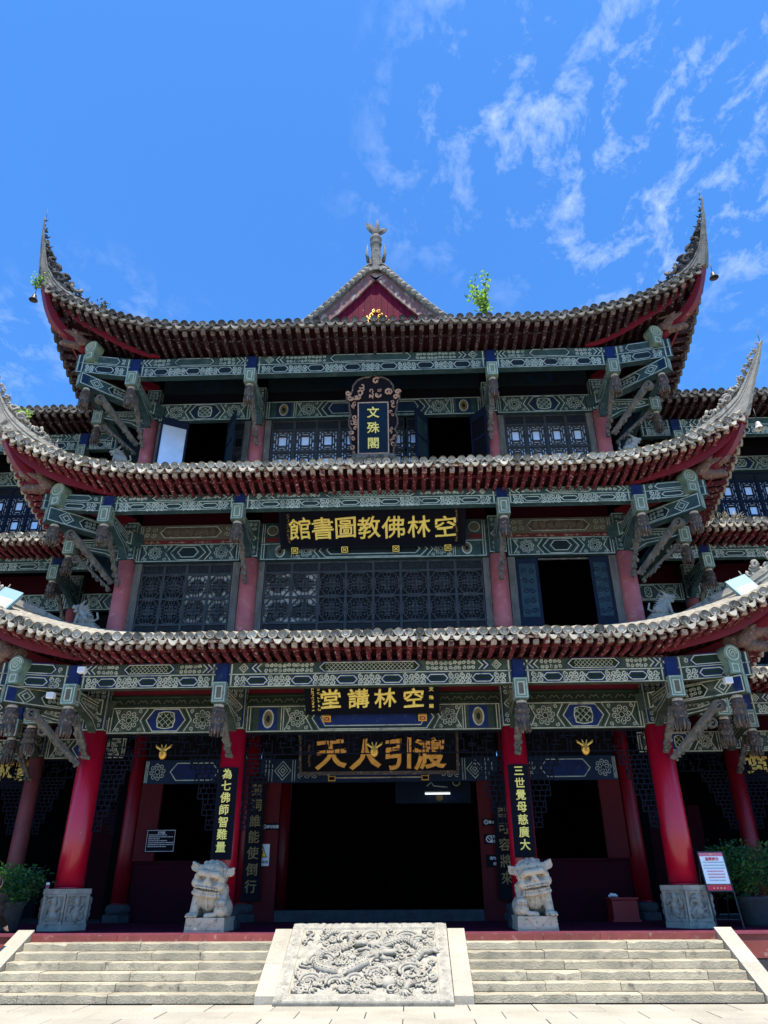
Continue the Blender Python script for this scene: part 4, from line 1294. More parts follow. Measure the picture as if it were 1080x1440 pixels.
def pendant(root, t, x, y, z, rz=0.0):
    o = inst(MESH['blk', t], 'hanging_post', root, (x, y, z), rz)
    inst(MESH['pend', t], 'pendant_carving', o, (x, y, z - .40), rz) if rz == 0 else None
    if rz:
        c = bpy.data.objects.new('pendant_carving', MESH['pend', t]); COL.objects.link(c); c.parent = o; c.location = (0, 0, -.40)
    return o
def bracket(root, t, x, y0, rz=0.0, pal=None):
    """painted cantilever from a column head out to its hanging post, with a carved raking strut; built along -y then turned"""
    pal = pal or PALS[t]
    zb = BB[t]
    b = MB()
    poly = [(.0, .02), (-1.36, .02), (-1.36, -.20), (-1.05, -.30), (-.55, -.42), (-.24, -.62), (0, -.62)]
    b.prism(poly, (-.075, 0, 0), (0, 1, 0), (0, 0, 1), (1, 0, 0), 0, .15, pal['base'])
    for N, ox in (((1, 0, 0), .075), ((-1, 0, 0), -.075)):
        P = Paint(b, (ox, 0, 0), (0, -1, 0), (0, 0, 1), N)
        P.line([(a * -1, c) for a, c in [(-.05, -.02), (-1.32, -.02), (-1.32, -.18), (-1.02, -.27), (-.53, -.38), (-.22, -.57), (-.05, -.57)]], .022, pal['line'], 1, True)
        P.line([(.35, -.08), (1.15, -.08), (1.2, -.14), (.95, -.22), (.5, -.3), (.3, -.18)], .02, pal['line'], 1, True)
        P.scrolls(.38, -.23, 1.08, -.08, pal['line'], .014, .08)
        P.scrolls(.10, -.38, .5, -.24, pal['line'], .014, .08)
        P.line([(.18, -.42), (.10, -.32), (.18, -.22), (.26, -.32)], .018, pal['line'], 1, True)
    me = b.mesh('cantilever')
    o = inst(me, 'cantilever', root, (x, y0, zb), rz)
    key = ('strut', t == 0)
    if key not in MESH:
        MESH[key] = strut_mesh((0, -.33, -1.15), (0, -1.15, -.48), .075, .065, 3) if t == 0 else strut_mesh((0, -.29, -1.30), (0, -1.22, -.46), .06, .055, 4)
    inst(MESH[key], 'raking_strut', root, (x, y0, zb), rz)
def column(root, x, y, r0, z0, z1, m, n=28, ring=True):
    b = MB()
    b.lathe([(r0 * 1.02, z0), (r0, z0 + (z1 - z0) * .3), (r0 * .95, z1)], (x, y, 0), n, m)
    if ring: b.lathe([(r0 * 1.04, z0), (r0 * 1.06, z0 + .015), (r0 * 1.04, z0 + .03)], (x, y, 0), n, m)
    return b.build('column', root)
def col_head(root, t, x, y, z0, z1, w):
    pal = PALS[t]; b = MB()
    b.box(x - w, x + w, y - w, y + w, z0, z1, pal['base'])
    h = z1 - z0
    for N, U, o in (((0, -1, 0), (1, 0, 0), (x, y - w, z0)), ((1, 0, 0), (0, 1, 0), (x + w, y, z0)), ((-1, 0, 0), (0, -1, 0), (x - w, y, z0))):
        P = Paint(b, o, U, (0, 0, 1), N)
        q = min(w, h / 2) * .72
        for e_ in (-.84, .84): P.line([(w * e_, .05), (w * e_, h - .05)], .035, pal['edge'], 1)
        P.scrolls(-w * .75, .05, w * .75, max(.12, h / 2 - q - .03), pal['line'], .014, .09)
        P.scrolls(-w * .75, min(h - .12, h / 2 + q + .03), w * .75, h - .05, pal['line'], .014, .09)
        for f in (1, .55): P.line([(-q * f, h / 2), (0, h / 2 - q * f), (q * f, h / 2), (0, h / 2 + q * f)], .022, pal['line'], 1, True)
        P.line([(-w * .93, .02), (w * .93, .02), (w * .93, h - .02), (-w * .93, h - .02)], .02, pal['line'], 1, True)
    b.build('column_head', root)
def hexped_mesh(R, h, seed, key):
    """six-sided pedestal, a corner to the front, figures carved in relief on the front faces"""
    b = MB()
    ang = [math.radians(-90 + 60 * k) for k in range(6)]
    def ring(r, z0, z1):
        v = [(r * math.cos(a), r * math.sin(a), z) for z in (z0, z1) for a in ang]
        b.add(v, [tuple(reversed(range(6))), tuple(range(6, 12))] + [(k, (k + 1) % 6, 6 + (k + 1) % 6, 6 + k) for k in range(6)], key)
    ring(R, 0, .10); ring(R * .86, .10, h - .09); ring(R, h - .09, h)
    for f, sg in ((4, 1), (5, -1), (0, 1), (1, -1)):
        a0, a1 = ang[f], ang[(f + 1) % 6]
        p0 = Vector((R * math.cos(a0), R * math.sin(a0), 0)); p1 = Vector((R * math.cos(a1), R * math.sin(a1), 0))
        Uv = (p1 - p0).normalized(); Nv = Uv.cross(Vector((0, 0, 1))); L = (p1 - p0).length
        nu_, nw_ = 64, 74
        gu_ = np.linspace(0, 1, nu_) * (L - .03); gw_ = np.linspace(0, 1, nw_) * (h - .20)
        A, B_ = np.meshgrid(gu_, gw_)
        Hh = np.zeros_like(A)
        r_ = random.Random(seed + f)
        cu, W_, H_ = (L - .03) / 2, L - .03, h - .20
        # a rider or deity amid clouds: trunk, limbs, streamers
        stroke(Hh, A, B_, [(cu, H_ * .25), (cu + .02 * sg, H_ * .5), (cu, H_ * .72)], (.085, .06), .085, .4, 6, 60)
        stroke(Hh, A, B_, [(cu, H_ * .78), (cu, H_ * .83)], .055, .10, .5, 3)
        for q in range(9):
            a = 2 * math.pi * q / 9 + r_.random()
            s0 = (cu + .05 * math.cos(a), H_ * .5 + .10 * math.sin(a))
            s1 = (cu + .13 * math.cos(a + .3), H_ * .5 + .17 * math.sin(a + .3)); s2 = (cu + .16 * math.cos(a + .8), H_ * .5 + .22 * math.sin(a + .8))
            stroke(Hh, A, B_, [s0, s1, s2], (.034, .014), .075, .4, 6)
        for q in range(10):
            stroke(Hh, A, B_, spiral_pts(r_.uniform(.08, W_ - .08), r_.uniform(.06, H_ * .34), r_.uniform(.03, .055), 1.2, r_.random() * 6, 1, 9), .016, .06, .4, 2)
        Hh += .003 * rng.standard_normal(Hh.shape)
        inn = (A > .05) & (A < W_ - .04) & (B_ > .045) & (B_ < H_ - .04)
        Hh = np.where(inn, Hh - .05, 0.006)
        o = p0 + Uv * .015 - Nv * (R * (1 - .955) * .866 - .004) + Vector((0, 0, .105))
        b.grid([[o + Uv * A[j, i] + Vector((0, 0, B_[j, i])) + Nv * Hh[j, i] for i in range(nu_)] for j in range(nw_)], key, True)
    return b.mesh('carved_pedestal')
def drum_base(root, x, y, r, key='darkstone', tall=.36):
    b = MB()
    b.lathe([(r * 1.5, 0), (r * 1.55, .02), (r * 1.55, tall * .42), (r * 1.35, tall * .46)], (x, y, PZ), 8, key, smooth=False, phase=.39)
    b.lathe([(r * 1.15, tall * .45), (r * 1.32, tall * .58), (r * 1.36, tall * .74), (r * 1.28, tall * .92), (r * 1.05, tall)], (x, y, PZ), 24, key)
    b.build('column_base', root)
def board(root, t, x0, x1, y, z0, z1, pal, name='painted_board', th=.14, **k):
    b = MB(); b.box(x0, x1, y, y + th, z0, z1, pal['base'])
    paint_board(Paint(b, (0, y, z0), (1, 0, 0), (0, 0, 1), (0, -1, 0)), x0 + .02, x1 - .02, z1 - z0, pal, **k)
    return b.build(name, root)
def plain(root, name, x0, x1, y0, y1, z0, z1, m):
    b = MB(); b.box(x0, x1, y0, y1, z0, z1, m); return b.build(name, root)

# ------------------------------------------------------------------ window leaves
def R_(b, x0, x1, z0, z1, m, y0=0.0, y1=.035): b.box(x0, x1, y0, y1, z0, z1, m)
def leaf_oct(w, h):
    """leaf with two octagonal fretwork lights; returns frame, fretwork meshes"""
    f = MB(); m = 'lattice'; s = .032
    cuts = [0, .05 * h, .16 * h, .19 * h, .50 * h, .525 * h, .84 * h, .87 * h, .975 * h, h]
    R_(f, 0, s, 0, h, m, 0, .06); R_(f, w - s, w, 0, h, m, 0, .06)
    for a, c in ((0, .03), (.165, .192), (.505, .53), (.835, .865), (.97, 1)): R_(f, s, w - s, a * h, c * h, m, .004, .056)
    for a, c in ((.03, .165), (.865, .97)):
        R_(f, s, w - s, a * h, c * h, 'carve', .03, .045)
        P = Paint(f, (0, .03, 0), (1, 0, 0), (0, 0, 1), (0, -1, 0))
        z0, z1 = a * h + .02, c * h - .02
        for i in range(4):
            u = s + (w - 2 * s) * (i + .5) / 4
            f.tube([(q[0], .028, q[1]) for q in spiral_pts(u, (z0 + z1) / 2, min(.06, (z1 - z0) / 2), 1.2, i * 1.4, 1 if i % 2 else -1, 9)], .008, 4, m)
    g = MB()
    for a, c in ((.192, .505), (.53, .835)):
        z0, z1 = a * h, c * h; x0, x1 = s, w - s; cx, cz = (x0 + x1) / 2, (z0 + z1) / 2
        rx, rz = (x1 - x0) / 2 * .94, (z1 - z0) / 2 * .96
        def pt(u, v): return (cx + u * rx, .022, cz + v * rz)
        oc = [(-1, -.45), (-.55, -1), (.55, -1), (1, -.45), (1, .45), (.55, 1), (-.55, 1), (-1, .45)]
        def loop(pts, r): 
            for i in range(len(pts)): g.bar(pt(*pts[i]), pt(*pts[(i + 1) % len(pts)]), r, .03, m, (0, 1, 0))
        loop(oc, .026)
        loop([(-.62, -.30), (-.30, -.30), (-.30, -.62), (.30, -.62), (.30, -.30), (.62, -.30), (.62, .30), (.30, .30), (.30, .62), (-.30, .62), (-.30, .30), (-.62, .30)], .022)
        for u in (-.30, 0, .30):
            g.bar(pt(u, -.95), pt(u, .95), .016, .03, m, (0, 1, 0)); g.bar(pt(-.95, u), pt(.95, u), .016, .03, m, (0, 1, 0))
        for u in (-1, 1):
            for v in (-1, 1):
                g.bar(pt(u * .62, v * .30), pt(u * .8, v * .72), .018, .03, m, (0, 1, 0))
                c0 = pt(u * .16, v * .16)
                g.lathe([(.03, -.012), (.04, 0), (.03, .012)], (0, 0, 0), 6, m)
                k = 18; vs = g.V[-k:]; g.V[-k:] = [(c0[0] + p[0], c0[1] + p[2], c0[2] + p[1]) for p in vs]
            c0 = pt(u * .80, 0)
            g.tube([(c0[0] + q[0], .012, c0[2] + q[1]) for q in spiral_pts(0, 0, .06, 1.3, 0, u, 10)], .009, 4, m)
        # carved flower lattice filling most of the octagon
        for u in (-.45, -.15, .15, .45):
            for v in (-.45, -.15, .15, .45):
                c0 = pt(u, v); r0 = .034
                g.add([(c0[0] - r0, .018, c0[2]), (c0[0], .018, c0[2] - r0), (c0[0] + r0, .018, c0[2]), (c0[0], .018, c0[2] + r0)], [(0, 1, 2, 3)], m)
    return f, g
def leaf_sq(w, h, m='lattice'):
    """leaf with two square lights of nested rectangles"""
    f = MB(); s = .034
    R_(f, 0, s, 0, h, m, 0, .06); R_(f, w - s, w, 0, h, m, 0, .06)
    for a, c in ((0, .03), (.385, .42), (.80, .835), (.97, 1)): R_(f, s, w - s, a * h, c * h, m, .004, .056)
    R_(f, s, w - s, .835 * h, .97 * h, 'carve', .03, .045)
    g = MB()
    for a, c in ((.03, .385), (.42, .80)):
        z0, z1 = a * h, c * h; x0, x1 = s, w - s; cx, cz = (x0 + x1) / 2, (z0 + z1) / 2
        rx, rz = (x1 - x0) / 2, (z1 - z0) / 2
        def rect(u0, v0, u1, v1): R_(g, cx + u0 * rx, cx + u1 * rx, cz + v0 * rz, cz + v1 * rz, m, .022, .036)
        slots = [(-.36, -.42, .36, .42)]
        for sg in (-1, 1):
            for (p0_, p1_, v0_, v1_) in ((.50, .60, -.80, -.48), (.50, .60, -.34, .34), (.50, .60, .48, .80), (.72, .84, -.62, -.14), (.72, .84, .14, .62), (.72, .84, .74, .92), (.72, .84, -.92, -.74)):
                u_ = sorted((sg * p0_, sg * p1_)); slots.append((u_[0], v0_, u_[1], v1_))
            v_ = sorted((sg * .60, sg * .70)); slots += [(-.30, v_[0], .30, v_[1])]
            v_ = sorted((sg * .80, sg * .89)); slots += [(.12, v_[0], .40, v_[1]), (-.40, v_[0], -.12, v_[1])]
        vs = sorted({-1.0, 1.0} | {s_[1] for s_ in slots} | {s_[3] for s_ in slots})
        for v0_, v1_ in zip(vs, vs[1:]):
            vm = (v0_ + v1_) / 2
            ho = sorted((s_[0], s_[2]) for s_ in slots if s_[1] < vm < s_[3])
            u_ = -1.0
            for h0, h1 in ho:
                if h0 > u_: rect(u_, v0_, h0, v1_)
                u_ = max(u_, h1)
            rect(u_, v0_, 1.0, v1_)
    return f, g
_leaf = {}
def window(root, kind, x0, w, y, z0, h, pane, m='lattice'):
    key = (kind, round(w, 3), round(h, 3), m)
    if key not in _leaf:
        f, g = leaf_oct(w, h) if kind == 'oct' else leaf_sq(w, h, m)
        _leaf[key] = (f.mesh('window_leaf'), g.mesh('fretwork'))
    o = inst(_leaf[key][0], 'window_leaf', root, (x0, y, z0))
    g = bpy.data.objects.new('fretwork', _leaf[key][1]); COL.objects.link(g); g.parent = o
    pk = ('pane', round(w, 3), round(h, 3), pane)
    if pk not in _leaf:
        b = MB(); b.box(.03, w - .03, .046, .054, .03 * h, .84 * h, pane); _leaf[pk] = b.mesh('pane')
    p = bpy.data.objects.new('pane', _leaf[pk]); COL.objects.link(p); p.parent = o
    return o
def shutter(root, hinge, free, y0, z0, h, pane, m='lattice_blue', pz=(.12, .86)):
    """leaf swung open: hinge (x,y) to free edge (x,y)"""
    A = Vector((hinge[0], hinge[1], z0)); B_ = Vector((free[0], free[1], z0)); U = (B_ - A); w = U.length; U.normalize()
    N = Vector((U.y, -U.x, 0))
    if N.y > 0: N = -N
    b = MB()
    def rc(u0, u1, v0, v1, d0, d1, mm): b.prism([(u0, v0), (u1, v0), (u1, v1), (u0, v1)], A, U, (0, 0, 1), N, d0, d1, mm)
    rc(0, .05, 0, h, -.025, .025, m); rc(w - .05, w, 0, h, -.025, .025, m)
    rc(.05, w - .05, 0, pz[0] * h, -.02, .02, m); rc(.05, w - .05, pz[1] * h, h, -.02, .02, m)
    if pane != 'film': rc(.05, w - .05, h * .48, h * .52, -.02, .02, m)
    o = b.build('shutter', root)
    b = MB(); rc(.05, w - .05, pz[0] * h, pz[1] * h, -.006, .006, pane); b.build('pane', o)
    return o

# ------------------------------------------------------------------ main pavilion, storey by storey
C1, CM = 5.983, 2.965
MESH['hexped', -1] = hexped_mesh(.50, .70, 3, 'pedstone'); MESH['hexped', 1] = hexped_mesh(.50, .70, 23, 'pedstone')
for sx in (-1, 1):
    inst(MESH['hexped', sx], 'column_pedestal', pav, (sx * C1, 0, PZ), -sx * math.radians(21))
    column(pav, sx * C1, 0, .268, PZ + .70, 4.52, 'redcol')
    col_head(pav, 0, sx * C1, 0, 4.52, 5.45, .235)
    drum_base(pav, sx * CM, 0, .27)
    column(pav, sx * CM, 0, .262, PZ + .36, 4.52, 'redcol')
    col_head(pav, 0, sx * CM, 0, 4.52, 5.45, .225)
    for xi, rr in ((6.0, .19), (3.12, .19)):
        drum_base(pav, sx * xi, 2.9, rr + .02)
        column(pav, sx * xi, 2.9, rr, PZ + .36, 5.6, 'redcol_shade')
    for t, r0, z0, z1, hz, hw in ((1, .215, 6.3, 8.52, 9.5, .20), (2, .192, 10.2, 12.58, 13.55, .18)):
        for x in (CM if t == 1 else 3.08, 5.95):
            column(pav, sx * x, 0, r0, z0, z1, 'redcol_old')
            col_head(pav, t, sx * x, 0, z1, hz, hw)
for t in range(3):
    pal = PALS[t]; xm = (2.965, 2.965, 3.0)[t]
    g = .0
    eave_beam(pav, t, -7.55, 7.55, -1.5, [-5.97, -xm, xm, 5.97], pal, ends=(.10, .12, .24)[t])
    for sx in (-1, 1):
        O = Vector((sx * 7.44, 0, 0))
        if sx > 0: eave_beam(pav, t, -1.30, 3.2, 0, [0.0], pal, O=O + Vector((.17, 0, 0)) - Vector((.17, 0, 0)), U=(0, 1, 0), N=(1, 0, 0))
        else: eave_beam(pav, t, -3.2, 1.30, 0, [0.0], pal, O=O, U=(0, -1, 0), N=(-1, 0, 0))
        for x in (xm, 5.97):
            pendant(pav, t, sx * x, -1.53, BB[t] + .08)
            bracket(pav, t, sx * x, 0)
            b = MB(); b.box(sx * x - .11, sx * x + .11, -1.545, -1.5, BB[t] + .085, BT[t] - .01, 'blue'); b.build('beam_joint', pav)
        pendant(pav, t, sx * 7.42, 0, BB[t] + .02)
        bracket(pav, t, sx * 5.97, 0, sx * math.pi / 2)
        # corner: diagonal cantilever, its post, the round-headed block above
        ang = sx * math.pi / 4
        b = MB(); L = 1.62 * R2
        b.box(-.11, .11, -L, 0, -.42, -.06, pal['base'])
        for N, ox in (((1, 0, 0), .11), ((-1, 0, 0), -.11)):
            P = Paint(b, (ox, 0, -.42), (0, -1, 0), (0, 0, 1), N)
            P.line([(.3, .03), (L - .03, .03), (L - .03, .33), (.3, .33)], .022, pal['line'], 1, True)
            P.rect(L - .22, .02, L - .04, .34, pal['edge'], .6)
            for f in (1, .5): P.line([(L - .42 - .16 * f, .18), (L - .42, .18 - .15 * f), (L - .42 + .16 * f, .18), (L - .42, .18 + .15 * f)], .022, pal['line'], 1, True)
            P.hexc(.6, .06, L - .72, .30, .1, pal['dark'], pal['line'], .02)
            P.scrolls(.72, .09, L - .84, .27, pal['line'], .014, .09)
            for q in range(3): P.line([(.36 + .06 * q, .04), (.46 + .06 * q, .18), (.36 + .06 * q, .32)], .02, pal['line'], 1)
        P = Paint(b, (0, -L, -.42), (1, 0, 0), (0, 0, 1), (0, -1, 0)); P.rect(-.11, 0, .11, .36, 'greenpost', 1); P.line([(-.04, .05), (-.04, .3)], .02, 'cream_line', 2); P.line([(.04, .05), (.04, .3)], .02, 'cream_line', 2)
        inst(b.mesh('corner_cantilever'), 'corner_cantilever', pav, (sx * 5.70, 0, BB[t] + .15), ang)
        pz = BB[t] - .26
        c = inst(MESH['pend', t], 'pendant_carving', pav, (sx * (5.70 + 1.45), -1.45, pz), ang)
        b = MB()
        kn = [(-.12, 0), (.12, 0), (.12, .20)] + [(.17 * math.cos(a), .36 + .16 * math.sin(a)) for a in np.linspace(-.55, math.pi + .55, 14)] + [(-.12, .20)]
        b.prism(kn, (0, 0, 0), (1, 0, 0), (0, 0, 1), (0, -1, 0), -.26, 0, 'greenpost')
        P = Paint(b, (0, 0, 0), (1, 0, 0), (0, 0, 1), (0, -1, 0))
        P.ring(0, .36, .12, .018, 'cream_line', 1); P.spiral(0, .36, .09, 1.6, 0, 1, .014, 'cream_line', 1)
        P.line([(-.06, .04), (.06, .04), (.06, .17), (-.06, .17)], .018, 'cream_line', 1, True)
        inst(b.mesh('corner_block'), 'corner_block', pav, (sx * 7.17, -1.66, BB[t] + (.10, .13, .52)[t]), ang * .35, scale=(1.15, 1, 1.1))
        # raking strut under the corner
        if 'cstrut' not in MESH: MESH['cstrut'] = strut_mesh((0, -.35 * R2, -1.28), (0, -1.14 * R2, -.36), .085, .085, 9)
        inst(MESH['cstrut'], 'raking_strut', pav, (sx * 5.74, 0, BB[t]), ang)

# ground storey: tie boards, hanging fretwork, inner wall
for x0, x1, kw in ((-5.74, -3.2, {}), (-2.73, 2.73, dict(center='long', medallion=True)), (3.2, 5.74, {})):
    board(pav, 0, x0, x1, -.10, 4.47, 5.03, PAL1, **kw)
    b = MB(); b.box(x0, x1, -.06, .10, 5.034, 5.29, 'grndark')
    P = Paint(b, (0, -.06, 5.034), (1, 0, 0), (0, 0, 1), (0, -1, 0))
    n = int((x1 - x0) / .26)
    for i in range(n):
        u = x0 + (x1 - x0) * (i + .5) / n
        P.line([(u - .11, .07), (u - .05, .15), (u, .11), (u + .05, .15), (u + .11, .07)], .02, 'brownboard', 1)
    P.line([(x0, .025), (x1, .025)], .018, 'grn', 1); P.line([(x0, .21), (x1, .21)], .018, 'grn', 1)
    b.build('carved_frieze', pav)
    plain(pav, 'red_board', x0, x1, -.02, .08, 5.294, 5.78, 'redboard')
def fret(root, x0, x1, z1, h, drop, y=0.0, sides=(1, 1), colr='frieze'):
    b = MB(); r_ = random.Random(int(abs(x0) * 100)); s = .022
    z0 = z1 - h
    def hb(a, c, z): b.box(a, c, y - .018, y + .018, z - s / 2, z + s / 2, colr)
    def vb(x, a, c): b.box(x - s / 2, x + s / 2, y - .016, y + .016, a, c, colr)
    hb(x0, x1, z1 - .012); hb(x0, x1, z0)
    n = int((x1 - x0) / .17); w = (x1 - x0) / n
    rows = 3; rh = h / rows
    for j in range(rows):
        for i in range(n):
            xa = x0 + i * w
            vb(xa + w * r_.choice((.2, .5, .8)), z0 + j * rh, z0 + (j + 1) * rh)
            if r_.random() < .75: hb(xa, xa + w * r_.choice((.6, 1, 1)), z0 + (j + r_.choice((.3, .6, 1))) * rh)
    for sd, on in ((1, sides[0]), (-1, sides[1])):
        if not on: continue
        xe = x0 if sd > 0 else x1
        steps_ = [(.62, .30), (.50, .30), (.40, .34), (.28, .34), (.18, .30)]
        z = z0; tot = 0
        for wd, dh in steps_:
            dh *= drop / 1.58
            for k in range(3):
                zz = z - dh * (k + 1) / 3
                a, c = sorted((xe, xe + sd * wd)); hb(a, c, zz)
                for q in range(max(1, int(wd / .12))): vb(xe + sd * (.06 + .12 * q + .05 * (k % 2)), zz, zz + dh / 3)
            vb(xe + sd * wd, z - dh, z); z -= dh
        vb(xe + sd * .012, z, z0)
    return b.build('hanging_fretwork', root)
for x0, x1 in ((-5.72, -3.22), (-2.70, 2.70), (3.22, 5.72)):
    fret(pav, x0, x1, 4.45, .42, 1.45)
for sx in (-1, 1):
    # side bay: dado, posts, sill, dim painted lintel
    a, c = sorted((sx * 3.32, sx * 5.80))
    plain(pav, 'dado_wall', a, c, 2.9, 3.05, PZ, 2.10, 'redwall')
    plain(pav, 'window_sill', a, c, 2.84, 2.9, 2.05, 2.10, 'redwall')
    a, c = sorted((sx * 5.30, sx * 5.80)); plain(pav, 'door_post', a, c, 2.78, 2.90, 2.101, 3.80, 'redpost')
    a, c = sorted((sx * 2.38, sx * 2.92)); plain(pav, 'door_post', a, c, 2.78, 2.95, PZ, 3.80, 'redpost')
    a, c = sorted((sx * 3.32, sx * 5.80))
    b = MB(); b.box(a, c, 2.80, 2.95, 3.80, 4.36, 'blue_dim')
    P = Paint(b, (0, 2.80, 3.80), (1, 0, 0), (0, 0, 1), (0, -1, 0))
    m_ = (a + c) / 2
    P.hexc(m_ - .6, .08, m_ + .6, .48, .16, 'blue', 'teal_line', .022)
    for d in (-1, 1):
        P.rosette(m_ + d * .92, .28, .24, 'teal_line', 'tealdark', .014)
        for q in range(3): P.line([(m_ + d * (1.16 + .03 * q), .03), (m_ + d * (1.16 + .03 * q), .53)], .014, 'teal_line', 2)
    b.build('painted_lintel', pav)
    plain(pav, 'upper_panel', a, c, 2.86, 2.95, 4.364, 5.60, 'darkwood')
b = MB(); b.box(-2.92, 2.92, 2.80, 2.95, 3.80, 4.36, 'blue_dim')
P = Paint(b, (0, 2.80, 3.80), (1, 0, 0), (0, 0, 1), (0, -1, 0))
P.poly([(-1.25, .05), (1.25, .05), (1.5, .42), (-1.5, .42)], 'blue', 1)
P.line([(-1.5, .44), (-1.18, .10), (1.18, .10), (1.5, .44)], .03, 'cream_line', 2)
for d in (-1, 1):
    P.scrolls(min(d * 1.5, d * 2.0), .06, max(d * 1.5, d * 2.0), .5, 'teal_line', .014, .16)
    for f in (1, .6, .25): P.line([(d * 2.36 - .2 * f, .28), (d * 2.36, .28 - .22 * f), (d * 2.36 + .2 * f, .28), (d * 2.36, .28 + .22 * f)], .018, 'teal_line', 2, True)
    for q in (2.06, 2.12, 2.62, 2.70, 2.78): P.line([(d * q, .03), (d * q, .53)], .018, 'teal_line', 2)
b.build('painted_lintel', pav)
for d in (-1, 1):                              # gilt hooks that carry the inner plaque
    b = MB(); b.box(d * 1.14 - .09, d * 1.14 + .09, 2.755, 2.79, 3.82, 3.94, 'gold'); b.box(d * 1.14 - .065, d * 1.14 + .065, 2.75, 2.756, 3.845, 3.915, 'darkwood'); b.build('plaque_hook', pav)
plain(pav, 'upper_panel', -2.92, 2.92, 2.86, 2.95, 4.364, 5.60, 'darkwood')
b = MB(); b.box(-2.37, 2.37, 2.78, 3.0, PZ, 1.07, 'darkstone'); b.build('door_threshold', pav)
# the hall behind, closed on all other sides
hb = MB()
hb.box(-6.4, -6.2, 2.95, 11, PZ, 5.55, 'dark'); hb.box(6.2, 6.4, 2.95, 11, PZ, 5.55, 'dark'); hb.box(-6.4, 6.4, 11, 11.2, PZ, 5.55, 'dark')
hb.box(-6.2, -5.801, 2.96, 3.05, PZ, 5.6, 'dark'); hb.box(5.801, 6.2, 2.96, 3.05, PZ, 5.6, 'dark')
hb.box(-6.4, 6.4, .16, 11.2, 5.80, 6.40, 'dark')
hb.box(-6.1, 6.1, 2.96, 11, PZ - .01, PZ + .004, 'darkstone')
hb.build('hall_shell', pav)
for sx in (-1, 1):
    column(pav, sx * 2.9, 6.6, .2, PZ, 5.7, 'redcol_shade')
b = MB(); b.box(.35, 2.5, 6.2, 6.4, 3.62, 4.35, 'blue_dim')
P = Paint(b, (0, 6.2, 3.62), (1, 0, 0), (0, 0, 1), (0, -1, 0))
P.line([(1.25, .45), (1.4, .58), (1.25, .7)], .03, 'teal_line', 1); P.line([(1.85, .42), (1.45, .46), (1.38, .56), (1.45, .68), (1.85, .70)], .03, 'teal_line', 1)
P.rect(1.92, .40, 2.3, .72, 'grndark', 1); P.ring(2.1, .56, .1, .03, 'teal_line', 2); P.rect(1.92, .06, 2.2, .28, 'blue', 1); P.disc(1.6, .15, .1, 'goldold', 1)
b.build('hall_beam', pav)
b = MB(); b.tube([(1.19, 6.0, 3.85), (1.90, 6.0, 3.85)], .022, 8, 'tubelight'); b.box(1.19, 1.90, 5.98, 6.02, 3.875, 3.91, 'white')
tag(b.build('tube_lamp', None, (1.55, 6.0, 3.85)), 'lit white tube lamp hanging inside the dark hall doorway', 'lamp')

# second storey
for sx in (-1, 1):
    a, c = sorted((sx * 3.2, sx * 5.74))
    b = MB(); b.box(a, c, -.08, .06, 9.06, 9.46, 'brownboard')
    P = Paint(b, (0, -.08, 9.06), (1, 0, 0), (0, 0, 1), (0, -1, 0)); m_ = (a + c) / 2
    P.hexc(m_ - .75, .06, m_ + .75, .34, .12, 'wood', 'teal_line', .018)
    for q in range(7): P.disc(m_ - .54 + .18 * q, .20, .075, 'brownboard', 2, 8); 
    for d in (-1, 1):
        P.scrolls(min(m_ + d * .82, m_ + d * 1.15), .05, max(m_ + d * .82, m_ + d * 1.15), .36, 'teal_line', .012, .15)
        for q in (1.19, 1.24): P.line([(m_ + d * q, .02), (m_ + d * q, .38)], .018, 'teal_line', 2)
    b.build('painted_board', pav)
    b = MB(); b.box(a, c, -.06, .06, 8.945, 9.056, 'motifred')
    P = Paint(b, (0, -.06, 8.945), (1, 0, 0), (0, 0, 1), (0, -1, 0))
    for q in range(4):
        u = a + (c - a) * (q + .5) / 4
        for d in (-.14, 0, .14): P.spiral(u + d, .055, .042, 1.3, q, 1, .013, 'raftip', 1, 9)
        P.line([(u - .22, .055), (u + .22, .055)], .012, 'raftip', 1)
    b.build('red_frieze', pav)
    board(pav, 1, a, c, -.10, 8.47, 8.94, PAL2, center='long')
    plain(pav, 'red_board', a, c, -.02, .08, 9.464, 10.0, 'redwall')
    for x in (3.19, 5.57):
        a, c = sorted((sx * x, sx * (x + .17))); plain(pav, 'jamb', a, c, -.03, .09, 6.45, 8.465, 'woodgrey')
    a, c = sorted((sx * 2.60, sx * 2.75)); plain(pav, 'jamb', a, c, -.03, .09, 6.45, 8.465, 'woodgrey')
b = MB(); b.box(-2.75, 2.75, -.10, .06, 8.47, 9.46, 'teal')
paint_board(Paint(b, (0, -.10, 8.47), (1, 0, 0), (0, 0, 1), (0, -1, 0)), -2.7, 2.7, .44, PAL2, center='long', medallion=True)
P = Paint(b, (0, -.10, 8.92), (1, 0, 0), (0, 0, 1), (0, -1, 0))
for d in (-1, 1):
    P.rect(*sorted((d * 2.28, d * 2.62))[:1], .02, sorted((d * 2.28, d * 2.62))[1], .14, 'motifred', 1)
    P.disc(d * 2.45, .33, .12, 'brownboard', 1, 10); P.ring(d * 2.45, .33, .13, .02, 'teal_line', 2)
    for q in (2.64, 2.69): P.line([(d * q, .0), (d * q, .5)], .018, 'teal_line', 2)
b.build('painted_board', pav)
plain(pav, 'red_board', -2.75, 2.75, -.02, .08, 9.464, 10.0, 'redwall')
w8 = 5.18 / 8
for i in range(8):
    window(pav, 'oct', -2.59 + i * w8, w8, .0, 6.60, 1.86, 'paneglint' if i in (0, 1) else 'panegrey')
for i in range(4):
    window(pav, 'oct', -5.56 + i * .545, .545, .0, 6.60, 1.86, 'paneglint' if i in (2, 3) else 'panegrey')
